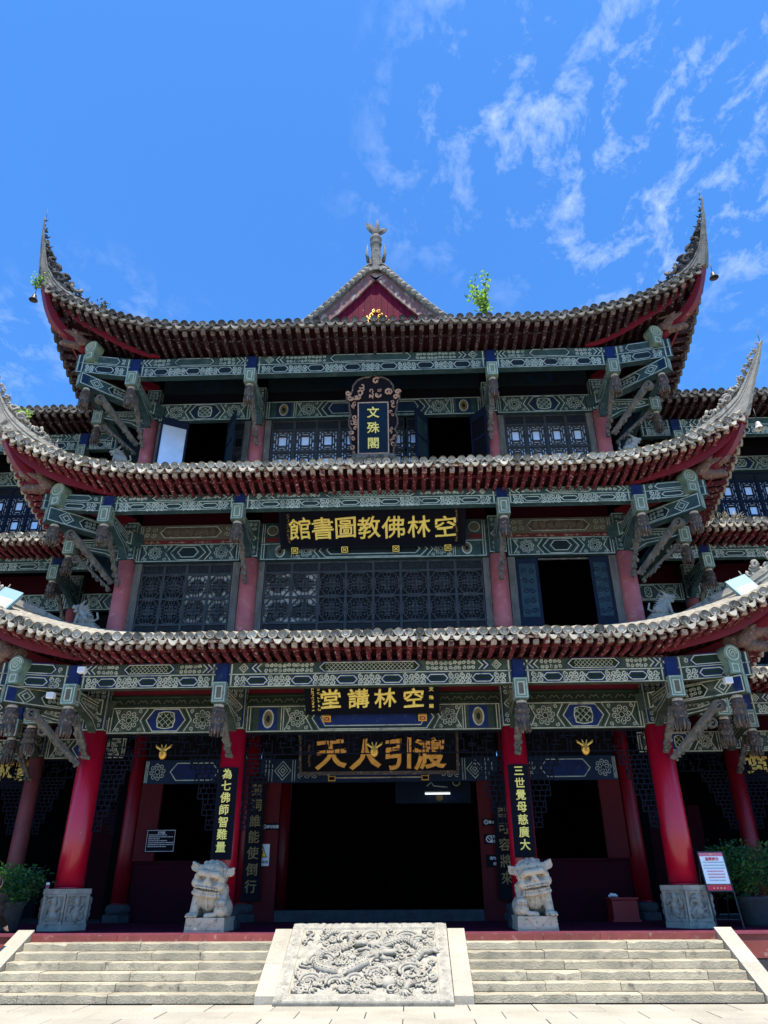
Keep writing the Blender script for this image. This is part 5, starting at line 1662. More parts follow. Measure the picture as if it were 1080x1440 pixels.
for xa, xb in ((3.37, 3.90), (5.12, 5.56)):
    o = plain(pav, 'window_leaf', xa, xb, .02, .06, 6.55, 8.46, 'lattice_blue')
    b = MB(); b.box(xa + .07, xb - .07, .008, .018, 6.98, 8.30, 'filmside')
    for i in range(5):
        for d in (-1, 1):
            cx_ = (xa + xb) / 2 + d * .08
            b.tube([(q[0], .004, q[1]) for q in spiral_pts(cx_, 7.12 + .25 * i, .075, 1.3, i, d, 11)], .009, 4, 'lattice_blue')
    b.build('pane', o)
plain(pav, 'window_head', 3.92, 5.10, .01, .05, 8.40, 8.43, 'woodgrey')

# third storey
for sx in (-1, 1):
    a, c = sorted((sx * 3.28, sx * 5.76))
    board(pav, 2, a, c, -.10, 12.57, 13.12, PAL3)
    board(pav, 2, a, c, -.06, 13.52, 13.95, dict(PAL3, line='tealdark', base='tealdark', cart='tealdark'), name='shaded_tie_board')  # tie board with the under-eave shade put into darker paint
    plain(pav, 'dark_gap_board', a, c, .02, .10, 13.124, 13.516, 'darkwood')  # near black: shade of the gap put into the board colour
    for x in (3.27, 5.59):
        a, c = sorted((sx * x, sx * (x + .16))); plain(pav, 'jamb', a, c, -.03, .09, 10.6, 12.565, 'woodgrey')
    a, c = sorted((sx * 2.72, sx * 2.88)); plain(pav, 'jamb', a, c, -.03, .09, 10.6, 12.565, 'woodgrey')
board(pav, 2, -2.88, 2.88, -.10, 12.57, 13.12, PAL3, center='long', medallion=True)
board(pav, 2, -2.88, 2.88, -.06, 13.52, 13.95, dict(PAL3, line='tealdark', base='tealdark', cart='tealdark'), name='shaded_tie_board', center='long')
plain(pav, 'dark_gap_board', -2.88, 2.88, .02, .10, 13.124, 13.516, 'darkwood')
for x in (-2.70, -2.10, -1.50, -.90, -.30, .30, .78):
    window(pav, 'sq', x, .60 if x < .7 else .60, .0, 10.92, 1.64, 'film')
for i in range(4):
    window(pav, 'sq', 3.44 + i * .537, .537, .0, 10.92, 1.64, 'film')
window(pav, 'sq', -3.83, .54, .0, 10.92, 1.64, 'glass')
shutter(pav, (-4.93, -.02), (-5.55, -.36), 0, 10.92, 1.62, 'film', pz=(.04, .86))
shutter(pav, (-3.86, -.02), (-3.55, -.56), 0, 10.92, 1.62, 'filmside')
shutter(pav, (1.42, -.02), (1.10, -.52), 0, 10.92, 1.62, 'filmside')
shutter(pav, (2.56, -.02), (2.92, -.46), 0, 10.92, 1.62, 'darkwood')
plain(pav, 'window_post', -5.02, -4.95, .0, .06, 10.92, 12.56, 'lattice_blue')
plain(pav, 'window_post', -3.86, -3.83, .0, .06, 10.92, 12.56, 'lattice_blue')
# floors and backs of the upper rooms
hb = MB()
for z0, z1 in ((6.41, 6.5), (10.1, 10.5), (14.55, 14.7)):
    hb.box(-6.05, 6.05, .16, 2.9, z0, z1, 'dark')
hb.box(-6.05, 6.05, 2.9, 3.1, 6.4, 14.7, 'dark')
for sx in (-1, 1):
    a, c = sorted((sx * 5.88, sx * 6.05)); hb.box(a, c, .16, 2.9, 6.4, 14.6, 'dark')
hb.box(-6.05, 6.05, .12, .16, 10.0, 10.6, 'dark'); hb.box(-6.05, 6.05, .12, .16, 13.96, 14.6, 'dark')
hb.build('upper_rooms', pav)
b = MB(); b.box(3.4, 5.5, 1.6, 1.8, 12.0, 12.5, 'tealdark'); b.box(-4.9, -3.9, 1.6, 1.8, 11.9, 12.2, 'tealdark'); b.build('room_beam', pav)

# gilt guardian masks on the fretwork
def mask_fn(p):
    d = s_ell(p, (0, 0, -.05), (.085, .05, .11))
    for s in (-1, 1):
        d = smin(d, s_cap(p, (s * .04, 0, .04), (s * .15, -.01, .10), .03, .02), .02)
        d = smin(d, s_cap(p, (s * .12, 0, .10), (s * .17, 0, .14), .02, .012), .015)
        d = smin(d, s_cap(p, (s * .02, 0, .06), (s * .05, 0, .15), .02, .012), .015)
        d = smin(d, s_ell(p, (s * .045, -.035, -.02), (.028, .03, .024)), .01)
    d = smin(d, s_ell(p, (0, -.05, -.06), (.03, .03, .03)), .01)
    return np.maximum(d, -s_cap(p, (-.05, -.06, -.10), (.05, -.06, -.10), .014, .014))
MESH['mask'] = sculpt('gilt_mask', mask_fn, (-.22, -.10, -.20), (.22, .08, .2), .012, 'gold')
for x in (-4.45, .03, 4.43):
    inst(MESH['mask'], 'gilt_mask', pav, (x, -.06, 4.10))

# ------------------------------------------------------------------ the recessed wings
for sx in (-1, 1):
    wg = wings[sx]; YW = 3.25
    X0, X1 = 6.2, 13.4
    for t in range(3):
        pal = PALS[t]
        rb = MB(); a, c = sorted((sx * 6.6, sx * 13.3)); rb.box(a, c, YW - 1.44, YW - 1.30, BT[t] + .004, BT[t] + .05, 'rafter')
        roof = rb.build('roof', wg)
        xs, xe = (sx * 7.2, sx * 13.4)
        lo, hi = sorted((xs, xe))
        eave_run(roof, t, lambda a, b_, z: (a, YW - b_, z), 0.0, lambda s, b_, lo=lo, hi=hi: (lo + s * (hi - lo), 0.0), hi - lo, True, back=3.0 if t == 2 else 0)
        b0, b1 = sorted((sx * 7.62, sx * 13.4))
        eave_beam(wg, t, b0, b1, YW - 1.5, [sx * 8.62] if t else [sx * 8.75], pal)
        px = 8.62 if t else 8.75
        pendant(wg, t, sx * px, YW - 1.53, BB[t] + .08)
        bracket(wg, t, sx * px, YW)
        b = MB(); b.box(sx * px - .11, sx * px + .11, YW - 1.545, YW - 1.5, BB[t] + .085, BT[t] - .01, 'blue'); b.build('beam_joint', wg)
        cr, z0, z1 = ((.20, PZ + .45, 4.52), (.19, 6.3, 8.5), (.18, 10.2, 12.58))[t]
        for xc in (px + .05, px + 4.2):
            column(wg, sx * xc, YW, cr, z0, z1, 'redcol_old' if t else ('redwing' if sx < 0 else 'redcol_shade')); col_head(wg, t, sx * xc, YW, z1, BT[t] - .02, cr)  # ground storey: partly lit red painted on one wing, shaded red on the other
            if t == 0: drum_base(wg, sx * xc, YW, .24, 'darkstone', .45)
        spans = [sorted((sx * 6.5, sx * (px - .16))), sorted((sx * (px + .26), sx * (px + 3.98)))]
        for a, c in spans:
            zz = (4.47, 8.47, 12.57)[t]
            board(wg, t, a, c, YW - .1, zz, zz + .5, pal)
            plain(wg, 'red_board', a, c, YW - .02, YW + .08, zz + .504, zz + 1.1, 'redwall' if t < 2 else 'darkwood')  # top storey near black: shade behind the beam put into the colour
            if t == 0: fret(wg, a, c, 4.45, .42, 1.3, YW)
            if t == 1:
                plain(wg, 'shade_sheet', a, c, YW + .3, YW + .4, 6.3, 8.47, 'darkwood')  # near black sheet standing in for the shade of an open bay
            if t == 2:
                n = max(2, round((c - a) / .62)); w = (c - a) / n
                for i in range(n):
                    if (i == 1 and a * sx > 7 and sx > 0) or (i == n - 2 and a * sx > 7 and sx < 0): continue
                    window(wg, 'sq', a + i * w, w, YW, 10.92, 1.64, 'film', 'lattice_blue')
    shutter(wg, (sx * 10.10, YW - .02), (sx * 9.45, YW - .42), 0, 10.92, 1.62, 'filmside', pz=(.05, .9))
    hb = MB()
    a, c = sorted((sx * 6.05, sx * 13.5))
    hb.box(a, c, 6.2, 6.4, PZ, 14.6, 'dark')
    for z0, z1 in ((5.8, 6.4), (9.7, 10.6), (14.5, 14.7)): hb.box(a, c, YW + .12, 6.4, z0, z1, 'dark')
    xw = sx * 13.5; q0, q1 = sorted((xw, xw + sx * .2)); plain(wg, 'end_wall', q0, q1, .9, 6.4, PZ, 14.7, 'redwing')
    hb.build('wing_shell', wg)
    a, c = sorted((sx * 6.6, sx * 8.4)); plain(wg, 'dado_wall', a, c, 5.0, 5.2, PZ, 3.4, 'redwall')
    a, c = sorted((sx * 9.2, sx * 13)); plain(wg, 'dado_wall', a, c, 5.6, 5.8, PZ, 2.0, 'darkwood')

# ================================================================== things hung on, standing by or growing from the building
def lion_fn(p):
    d = s_ell(p, (0, .14, .44), (.27, .28, .26))
    d = smin(d, s_cap(p, (0, .10, .50), (0, -.12, .70), .23, .22), .08)
    d = smin(d, s_ell(p, (0, -.19, .56), (.19, .15, .25)), .06)
    for s in (-1, 1):
        d = smin(d, s_ell(p, (s * .24, .06, .36), (.10, .20, .17)), .03)
        d = smin(d, s_ell(p, (s * .27, -.12, .265), (.07, .12, .05)), .02)
        d = smin(d, s_ell(p, (s * .19, -.14, .66), (.11, .12, .13)), .05)
    # planted foreleg
    d = smin(d, s_cap(p, (-.20, -.20, .62), (-.235, -.28, .30), .085, .072), .04)
    d = smin(d, s_ell(p, (-.24, -.34, .265), (.095, .10, .055)), .02)
    for q in (-.07, -.023, .023, .07): d = smin(d, s_cap(p, (-.24 + q, -.38, .275), (-.24 + q * 1.1, -.44, .25), .028, .022), .008)
    # ball held under the other paw
    d = smin(d, s_cap(p, (.20, -.18, .60), (.225, -.30, .47), .085, .07), .04)
    d = np.minimum(d, s_ell(p, (.23, -.31, .335), (.12, .12, .12)) + .004 * np.sin(p[..., 0] * 110) * np.sin(p[..., 2] * 110))
    d = smin(d, s_ell(p, (.23, -.36, .47), (.085, .09, .05)), .015)
    for q in (-.06, -.02, .02, .06): d = smin(d, s_cap(p, (.23 + q, -.41, .47), (.23 + q * 1.1, -.445, .425), .024, .018), .006)
    d = smin(d, s_cap(p, (.0, -.36, .25), (.13, -.38, .27), .05, .04), .03)
    # head, tilted
    c = np.array((0, -.20, .88)); a = math.radians(9); q = p - c
    q = np.stack((q[..., 0] * math.cos(a) - q[..., 2] * math.sin(a), q[..., 1], q[..., 0] * math.sin(a) + q[..., 2] * math.cos(a)), -1)
    e = math.radians(-8)
    q = np.stack((q[..., 0], q[..., 1] * math.cos(e) - q[..., 2] * math.sin(e), q[..., 1] * math.sin(e) + q[..., 2] * math.cos(e)), -1)
    h = s_ell(q, (0, .02, .02), (.26, .24, .225))
    h = smin(h, s_ell(q, (0, -.05, .17), (.18, .15, .08)), .06)
    for s in (-1, 1):                                                     # brow, eye, cheek, ear
        h = smin(h, s_cap(q, (s * .225, -.14, .01), (s * .13, -.245, .085), .045, .062), .02)
        h = smin(h, s_cap(q, (s * .13, -.245, .085), (s * .02, -.262, .09), .062, .055), .02)
        h = smin(h, s_ell(q, (s * .20, -.14, -.10), (.09, .11, .09)), .04)
        h = np.maximum(h, -s_ell(q, (s * .098, -.262, -.004), (.058, .115, .044)))
        h = np.minimum(h, s_ell(q, (s * .095, -.175, .0), (.024, .024, .022)))
        ear = smin(s_ell(q, (s * .30, -.03, .13), (.085, .05, .075)), s_cap(q, (s * .25, -.02, .08), (s * .35, -.04, .20), .05, .028), .02)
        ear = np.maximum(ear, -s_ell(q, (s * .315, -.085, .13), (.05, .04, .045)))
        h = smin(h, ear, .02)
    h = smin(h, s_cap(q, (0, -.245, .07), (0, -.285, -.03), .034, .048), .012)
    h = smin(h, s_ell(q, (0, -.275, -.035), (.065, .05, .035)), .015)
    h = smin(h, s_ell(q, (0, -.17, -.095), (.235, .135, .062)), .025)
    h = smin(h, s_ell(q, (0, -.14, -.225), (.215, .14, .055)), .015)
    for i in range(-5, 6):                                                # upper and lower teeth, beard curls
        t = i / 5.0; x = .215 * t; cu_ = math.sqrt(max(0, 1 - t * t * .88))
        h = smin(h, s_ell(q, (x, -.165 - .150 * cu_, -.135 - .012 * abs(t)), (.022, .024, .026)), .006)
        h = smin(h, s_ell(q, (x * .96, -.14 - .145 * cu_, -.205), (.020, .022, .022)), .006)
        h = smin(h, s_ell(q, (x * 1.02, -.135 - .145 * cu_, -.262), (.028, .032, .036)), .008)
    h = np.maximum(h, -s_cap(q, (-.15, -.30, -.172), (.15, -.30, -.172), .022, .022))
    rr = random.Random(2)
    for i in range(70):                                                   # curled mane over the crown and neck
        th = rr.uniform(-2.9, 2.9); ph = rr.uniform(-.9, 1.2)
        n = (math.sin(th) * math.cos(ph), math.cos(th) * math.cos(ph), math.sin(ph))
        if n[1] < -.25 and n[2] < .55: continue
        cc = (n[0] * .255, .03 + n[1] * .235, .03 + n[2] * .225)
        h = smin(h, s_ell(q, cc, (.044, .044, .044)), .006)
    d = smin(d, h, .025)
    for i in range(-4, 5):                                                # neck band and bell
        t = i / 4.0
        d = smin(d, s_cap(p, (.235 * t, -.17 - .175 * math.sqrt(1 - t * t * .9), .655 + .05 * t * t), (.235 * (t + .25), -.17 - .175 * math.sqrt(max(.05, 1 - min(1, (t + .25) ** 2) * .9)), .655 + .05 * min(1.2, (t + .25) ** 2)), .018, .018), .006)
    d = smin(d, s_ell(p, (-.01, -.37, .585), (.042, .04, .048)), .006)
    d = smin(d, s_cap(p, (-.03, -.345, .55), (-.01, -.33, .36), .03, .014), .01)
    d = smin(d, s_cap(p, (0, .40, .40), (.02, .36, .72), .07, .05), .04)
    return d
lion_body = {1: sculpt('lion_body', lion_fn, (-.44, -.62, .20), (.44, .52, 1.22), .0108, 'lionstone')}
_m = lion_body[1].copy()
_co = np.empty(len(_m.vertices) * 3); _m.vertices.foreach_get('co', _co); _co = _co.reshape(-1, 3); _co[:, 0] *= -1
_m.vertices.foreach_set('co', _co.ravel()); _m.flip_normals(); _m.update()
lion_body[-1] = _m
b = MB()
b.hexa([(-.36, -.44, 0), (.36, -.44, 0), (.36, .46, 0), (-.36, .46, 0), (-.345, -.43, .225), (.345, -.43, .225), (.345, .45, .225), (-.345, .45, .225)], 'lionstone')
b.prism([(-.22, .225), (.22, .225), (0, .03)], (0, -.437, 0), (1, 0, 0), (0, 0, 1), (0, -1, 0), -.01, .016, 'lionstone')
for s in (-1, 1):
    b.box(*sorted((s * .12, s * .32)), -.447, -.43, .115, .135, 'lionstone'); b.box(*sorted((s * .20, s * .32)), -.45, -.43, .175, .19, 'lionstone')
    b.box(*sorted((s * .04, s * .32)), -.452, -.43, .035, .055, 'lionstone')
lion_ped = b.mesh('lion_base')
for sx, lab in ((-1, 'pale stone guardian lion on the side of the yellow warning triangle sign'), (1, 'pale stone guardian lion on the side of the white and red notice stand')):
    L = thing('guardian_lion', lab, 'stone lion', (sx * 2.975, -.56, PZ), 'stone lions guarding the steps')
    inst(lion_ped, 'lion_base', L, (sx * 2.975, -.56, PZ))
    inst(lion_body[1 if sx < 0 else -1], 'lion_body', L, (sx * 2.975, -.56, PZ), scale=(1.09, 1.02, 1.0))

def beast_fn(p):                       # seated roof beast facing +x
    d = s_ell(p, (-.10, 0, .12), (.14, .10, .12))
    d = smin(d, s_cap(p, (-.08, 0, .14), (.06, 0, .27), .10, .085), .05)
    for s in (-1, 1):
        d = smin(d, s_cap(p, (.08, s * .06, .24), (.12, s * .06, .02), .042, .03), .02)
        d = smin(d, s_cap(p, (.12, s * .06, .02), (.16, s * .06, .015), .03, .024), .01)
        d = smin(d, s_ell(p, (-.05, s * .09, .09), (.10, .04, .08)), .02)
        d = smin(d, s_cap(p, (.02, s * .07, .03), (-.08, s * .09, .02), .03, .03), .01)
        d = smin(d, s_cap(p, (.05, s * .07, .43), (-.05, s * .11, .52), .025, .008), .01)
        d = smin(d, s_ell(p, (.13, s * .05, .42), (.025, .02, .02)), .008)
    d = smin(d, s_ell(p, (.08, 0, .38), (.10, .085, .085)), .03)
    d = smin(d, s_cap(p, (.12, 0, .40), (.24, 0, .395), .055, .04), .02)
    d = smin(d, s_cap(p, (.10, 0, .32), (.20, 0, .31), .045, .03), .015)
    d = smin(d, s_cap(p, (.06, 0, .45), (-.02, 0, .57), .025, .008), .01)
    d = smin(d, s_cap(p, (.23, 0, .42), (.25, 0, .46), .02, .012), .01)
    for k in range(6):
        d = smin(d, s_cap(p, (.0 - .03 * k, 0, .40 - .045 * k), (-.08 - .03 * k, 0, .43 - .045 * k), .028, .008), .01)
    d = smin(d, s_cap(p, (-.22, 0, .06), (-.33, 0, .14), .025, .02), .01)
    d = smin(d, s_cap(p, (-.33, 0, .14), (-.29, 0, .26), .02, .022), .01)
    return d
MESH['beast'] = sculpt('beast', beast_fn, (-.42, -.18, -.02), (.32, .18, .62), .014, 'mortar')
b = MB(); b.box(-.36, .36, -.15, .15, -.09, -.002, 'mortar'); b.box(-.42, .42, -.18, .18, -.13, -.091, 'mortar'); b.box(-.36, .36, -.16, .16, -.30, -.131, 'mortar')
MESH['beastped'] = b.mesh('beast_base')
for (x, y, z, sx, sc, lab) in ((-6.42, -.75, 6.70, -1, 1.0, 'pale stone beast seated on the lowest roof beside the green lattice window leaves with a spiky head'),
                               (6.36, -.75, 6.70, 1, 1.0, 'pale spiny stone beast seated on the lowest roof next to a grey pigeon'),
                               (-6.38, -.62, 10.92, -1, .92, 'small pale beast on the middle roof below the open sky-reflecting shutter'),
                               (6.40, -.62, 10.92, 1, .92, 'small pale beast on the middle roof behind the curled tiles near the horned ridge')):
    lab = {(-1, 6.72): 'pale stone beast with a curled tail seated alone on the lowest roof', (1, 6.72): 'pale spiny stone beast on the lowest roof with a pigeon next to it',
           (-1, 10.62): 'small pale beast on the middle roof, on the side of the sky-reflecting shutter', (1, 10.62): 'small pale beast on the middle roof, on the side of the closed square lattices'}[(sx, 6.72 if z < 8 else 10.62)]
    T = thing('roof_beast', lab, 'roof beast', (x, y, z), 'stone beasts seated on the roofs')
    inst(MESH['beastped'], 'beast_base', T, (x, y, z), scale=(sc,) * 3)
    inst(MESH['beast'], 'beast_body', T, (x, y, z), scale=(sc * 1.05,) * 3, rot=(0, 0, 0 if sx > 0 else math.pi))
# pigeon
b = MB()
b.tube([(-.17, 0, .10), (-.08, 0, .115), (.0, 0, .125), (.07, 0, .16), (.09, 0, .20), (.115, 0, .205), (.145, 0, .195)], [.012, .04, .062, .048, .036, .034, .008], 10, 'pigeon')
for s in (-1, 1):
    b.tube([(.05, s * .05, .14), (-.05, s * .058, .125), (-.17, s * .03, .095)], [.02, .034, .008], 6, 'pigeon'); b.tube([(.01, s * .02, .09), (.015, s * .02, .0)], .007, 4, 'dotpink')
pg = b.mesh('pigeon')
o = inst(pg, 'pigeon', None, (6.86, -.80, 6.62), rz=.3)
tag(o, 'grey pigeon standing on the ridge end next to the spiny beast', 'pigeon')

# plaques ----------------------------------------------------------
def slanted(top, bot):
    """frame of a board leaning forward: bottom (y,z) to top (y,z)"""
    W = Vector((0, top[0] - bot[0], top[1] - bot[1])); h = W.length
    return Vector((0, bot[0], bot[1])), Vector((1, 0, 0)), W.normalized(), h
def scribble(P, u, w0, w1, n, m, s=.035, k=1):
    r_ = random.Random(int(u * 1000))
    for i in range(n):
        w = w1 - (w1 - w0) * (i + .5) / n
        for q in range(4):
            a, c = r_.uniform(-s, 0), r_.uniform(0, s); e = r_.uniform(-s, s)
            P.line([(u + a, w + e), (u + c, w + e + r_.uniform(-.2, .6) * s)] if q % 2 else [(u + e, w + a), (u + e * .8, w + c)], s * .30, m, k)
# big library plaque
O, U, W, h = slanted((-.92, 9.43), (-.24, 8.68)); N = U.cross(W)
PQ = thing('name_plaque', 'wide black plaque with seven gold characters 館書圖教佛林空', 'plaque', (0, -.24, 8.68), 'gilt plaques hung under the eaves')
b = MB(); b.prism([(-2.2, 0), (2.2, 0), (2.2, h), (-2.2, h)], O, U, W, N, -.05, 0, 'black')
P = Paint(b, O, U, W, N)
P.line([(-2.16, .03), (2.16, .03), (2.16, h - .03), (-2.16, h - .03)], .012, 'navy', 1, True)
scribble(P, 1.98, .12, h - .12, 13, 'goldold', .035); scribble(P, -1.98, .14, h - .16, 8, 'goldold', .04)
b.build('plaque_board', PQ)
for c, x in zip('館書圖教佛林空', (-1.72, -1.17, -.62, -.07, .50, 1.10, 1.72)):
    put_glyph(c, .56, 'goldpale', PQ, O, U, W, x, h * .50, .012, .004)
for x in (-1.86, -.67, .55, 1.78):
    b = MB(); b.prism([(-.09, -.11), (.09, -.11), (.09, .06), (-.09, .06)], O + U * x, U, W, N, -.02, .03, 'black')
    P = Paint(b, O + U * x + N * .03, U, W, N); P.line([(-.07, -.09), (.07, -.09), (.07, .04), (-.07, .04)], .018, 'goldpale', 1, True)
    P.line([(-.04, .01), (0, -.03), (.04, .01)], .02, 'goldpale', 1); P.line([(-.04, -.06), (0, -.03), (.04, -.06)], .02, 'goldpale', 1)
    b.build('plaque_clip', PQ)
# lecture hall plaque
O, U, W, h = slanted((-.74, 5.30), (-.26, 4.79)); N = U.cross(W)
PQ = thing('name_plaque', 'black plaque with four gold characters 堂講林空 under the lowest eaves', 'plaque', (0, -.26, 4.79), 'gilt plaques hung under the eaves')
b = MB(); b.prism([(-1.42, 0), (1.42, 0), (1.42, h), (-1.42, h)], O, U, W, N, -.045, 0, 'black')
P = Paint(b, O, U, W, N)
for u, n in ((-1.25, 8), (-1.13, 6)): scribble(P, u, .08, h - .06, n, 'goldpale', .032)
b.build('plaque_board', PQ)
for c, x in zip('堂講林空', (-.87, -.28, .28, .88)): put_glyph(c, .47, 'goldpale', PQ, O, U, W, x, h * .56, .012, .007)
for c, w in zip('文殊閣', (.58, .38, .18)): put_glyph(c, .10, 'goldpale', PQ, O, U, W, 1.25, w, .004, .01)
for x in (-.98, 1.06):
    b = MB(); b.prism([(-.09, -.17), (.09, -.17), (.09, -.02), (-.09, -.02)], O + U * x, U, W, N, -.04, .02, 'orange')
    P = Paint(b, O + U * x + N * .02, U, W, N); P.rect(-.06, -.145, .06, -.045, 'motifred', 1); P.line([(-.04, -.06), (0, -.1), (.04, -.06)], .02, 'orange', 2); P.line([(-.04, -.13), (0, -.1), (.04, -.13)], .02, 'orange', 2)
    b.build('plaque_clip', PQ)
# inner plaque behind the fretwork
O, U, W, h = slanted((1.45, 4.74), (1.85, 3.90)); N = U.cross(W); O = O + Vector((.05, 0, 0))
PQ = thing('name_plaque', 'dark plaque with four plump orange characters 天人引渡 over the doorway', 'plaque', (.05, 1.85, 3.92), 'gilt plaques hung under the eaves')
b = MB(); b.prism([(-1.8, 0), (1.8, 0), (1.8, h), (-1.8, h)], O, U, W, N, -.05, 0, 'black')
for q in ([(-1.86, -.05), (1.86, -.05), (1.80, .03), (-1.80, .03)], [(-1.86, -.05), (-1.80, .03), (-1.80, h), (-1.86, h + .05)], [(1.80, .03), (1.86, -.05), (1.86, h + .05), (1.80, h)]):
    b.prism(q, O, U, W, N, -.02, .03, 'wood')
P = Paint(b, O, U, W, N); scribble(P, -1.62, .14, h * .7, 9, 'goldold', .035)
b.build('plaque_board', PQ)
for c, x in zip('天人引渡', (-1.10, -.30, .45, 1.18)): put_glyph(c, .74, 'orange', PQ, O, U, W, x, h * .47, .03, .015)
# upright plaque in a carved frame
O, U, W, h = slanted((-1.32, 12.98), (-.88, 10.80)); N = U.cross(W); O = O + Vector((.045, 0, 0))
PQ = thing('name_plaque', 'upright blue plaque 文殊閣 in a dark carved frame on the middle roof', 'plaque', (.045, -.88, 10.62), 'gilt plaques hung under the eaves')
b = MB()
half = [(.48, 0), (.50, .25), (.56, .38), (.58, .62), (.53, .72), (.60, .86), (.60, 1.02), (.55, 1.12), (.59, 1.3), (.60, 1.48), (.66, 1.52), (.66, 1.72), (.52, 1.76), (.50, 1.92), (.40, 2.06), (.25, 2.14), (.10, 2.15), (0, 2.22)]
poly = half + [(-a, c) for a, c in reversed(half[:-1])]
b.prism(poly, O, U, W, N, -.08, 0, 'darkwood')
b.tube([O + U * a + W * c + N * .005 for a, c in poly], .026, 6, 'wood')
b.build('plaque_frame', PQ)
b = MB(); b.prism([(-.37, .10), (.37, .10), (.37, 1.45), (-.37, 1.45)], O, U, W, N, 0, .02, 'navy')
P = Paint(b, O + N * .02, U, W, N); P.line([(-.37, .10), (.37, .10), (.37, 1.45), (-.37, 1.45)], .03, 'rosegold', 1, True); b.build('plaque_board', PQ)
for c, w in zip('文殊閣', (1.18, .77, .36)): put_glyph(c, .31, 'goldpale', PQ, O + N * .02, U, W, -.0, w, .008, .006)
rr = random.Random(9); b = MB()
for i in range(44):
    if i < 30: u = rr.choice((-1, 1)) * rr.uniform(.42, .54); w = rr.uniform(.1, 1.5)
    else: u = rr.uniform(-.44, .44); w = rr.uniform(1.56, 2.05) if abs(u) < .33 else rr.uniform(1.55, 1.75)
    r = rr.uniform(.035, .075) if i < 30 else rr.uniform(.05, .10)
    pts = spiral_pts(u, w, r, rr.uniform(.7, 1.1), rr.uniform(0, 6), rr.choice((-1, 1)), 8)
    b.tube([O + U * a + W * c + N * .025 for a, c in pts], [r * .28] * 6 + [r * .36, r * .2], 5, 'rosegold')
for s in (-1, 1):
    for (u, w) in ((.62, 1.72), (.57, 1.58)): b.tube([O + U * (s * u + a) + W * (w + c) + N * .03 for a, c in spiral_pts(0, 0, .075, 1.1, 0, s, 9)], .028, 6, 'rosegold')
tag(b.build('gilt_carving', PQ), kind='stuff')
b = MB(); b.prism([(-.60, -.26), (.60, -.26), (.54, .0), (.50, .09), (.36, .09), (.36, .085), (-.36, .085), (-.36, .09), (-.50, .09), (-.54, 0)], O, U, W, N, -.14, .03, 'mortar_old')
for i in range(16):
    b.tube([O + U * a + W * c + N * .035 for a, c in spiral_pts(-.5 + i * .067, -.08 + .07 * (i % 2), .04, 1.1, i, 1, 8)], .014, 4, 'mortar_old')
b.build('plaque_foot', PQ)
# couplet boards on the middle columns
for sx, text, lab in ((-1, '為七佛師智難量', 'long couplet board with gold 為七佛師智難量 on the red column nearer the yellow warning triangle'), (1, '三世覺母慈廣大', 'long couplet board with gold 三世覺母慈廣大 on the red column nearer the notice stand')):
    x = sx * 2.965; T = thing('couplet_board', lab, 'couplet board', (x, -.29, 2.03), 'couplet boards on the red columns')
    b = MB(); P_ = []
    for z in (2.03, 3.74):                 # slightly curved to the column
        P_.append([(x + .205 * q, -.335 + .05 * q * q, z) for q in np.linspace(-1, 1, 9)])
    b.grid(P_, 'black', True)
    b.grid([[(a, c + .03, z) for a, c, z in r] for r in P_], 'black', True, True)
    for q in (0, -1): b.grid([[P_[j][q], (P_[j][q][0], P_[j][q][1] + .03, P_[j][q][2])] for j in (0, 1)], 'navy', False)
    b.grid([P_[1], [(a, c + .03, z) for a, c, z in P_[1]]], 'navy', False)
    b.build('board', T)
    for i, c in enumerate(text):
        put_glyph(c, .205, 'goldpale', T, (x, -.337, 2.03), (1, 0, 0), (0, 0, 1), .0, 1.58 - i * .226, .006, .010)
for sx, text, lab in ((-1, '鵝洞誰能使倒行', 'dim black board with faded gold 誰能使倒行 beside the dark doorway'), (1, '首可容將來', 'dim black board with faded gold 可容將 half hidden behind a red column')):
    x = sx * 2.93; T = thing('couplet_board', lab, 'couplet board', (x, 2.68, 1.25), 'couplet boards on the red columns')
    b = MB(); b.box(x - .21, x + .21, 2.66, 2.70, 1.25, 3.95, 'darkwood'); b.build('board', T)
    for i, c in enumerate(text):
        put_glyph(c, .28, 'goldold', T, (x, 2.66, 1.25), (1, 0, 0), (0, 0, 1), 0, 2.38 - i * .345 - (.0 if sx < 0 else .55), .006, .004)
# plaques in the wings, partly out of sight
for sx, ch, lab in ((-1, '家', 'dark wing plaque with broken gold characters above the potted green shrub with lime leaves'), (1, '黃', 'dark wing plaque with gold characters above the notice stand side shrub')):
    x = sx * 10.4; T = thing('name_plaque', {-1: 'dark wing plaque with gold 家 at the edge near the lime green shrub', 1: 'dark wing plaque with gold 黃 at the edge near the notice stand'}[sx], 'plaque', (x, 3.6, 3.8), 'gilt plaques hung under the eaves')
    b = MB(); b.box(x - 1.5, x + 1.5, 3.62, 3.68, 3.85, 4.75, 'black'); b.build('plaque_board', T)
    for u in ((.58, 1.18) if sx < 0 else (-.85, -.2)): put_glyph(ch, .58, 'gold', T, (x + u, 3.62, 4.3), (1, 0, 0), (0, 0, 1), 0, 0, .02, .02)

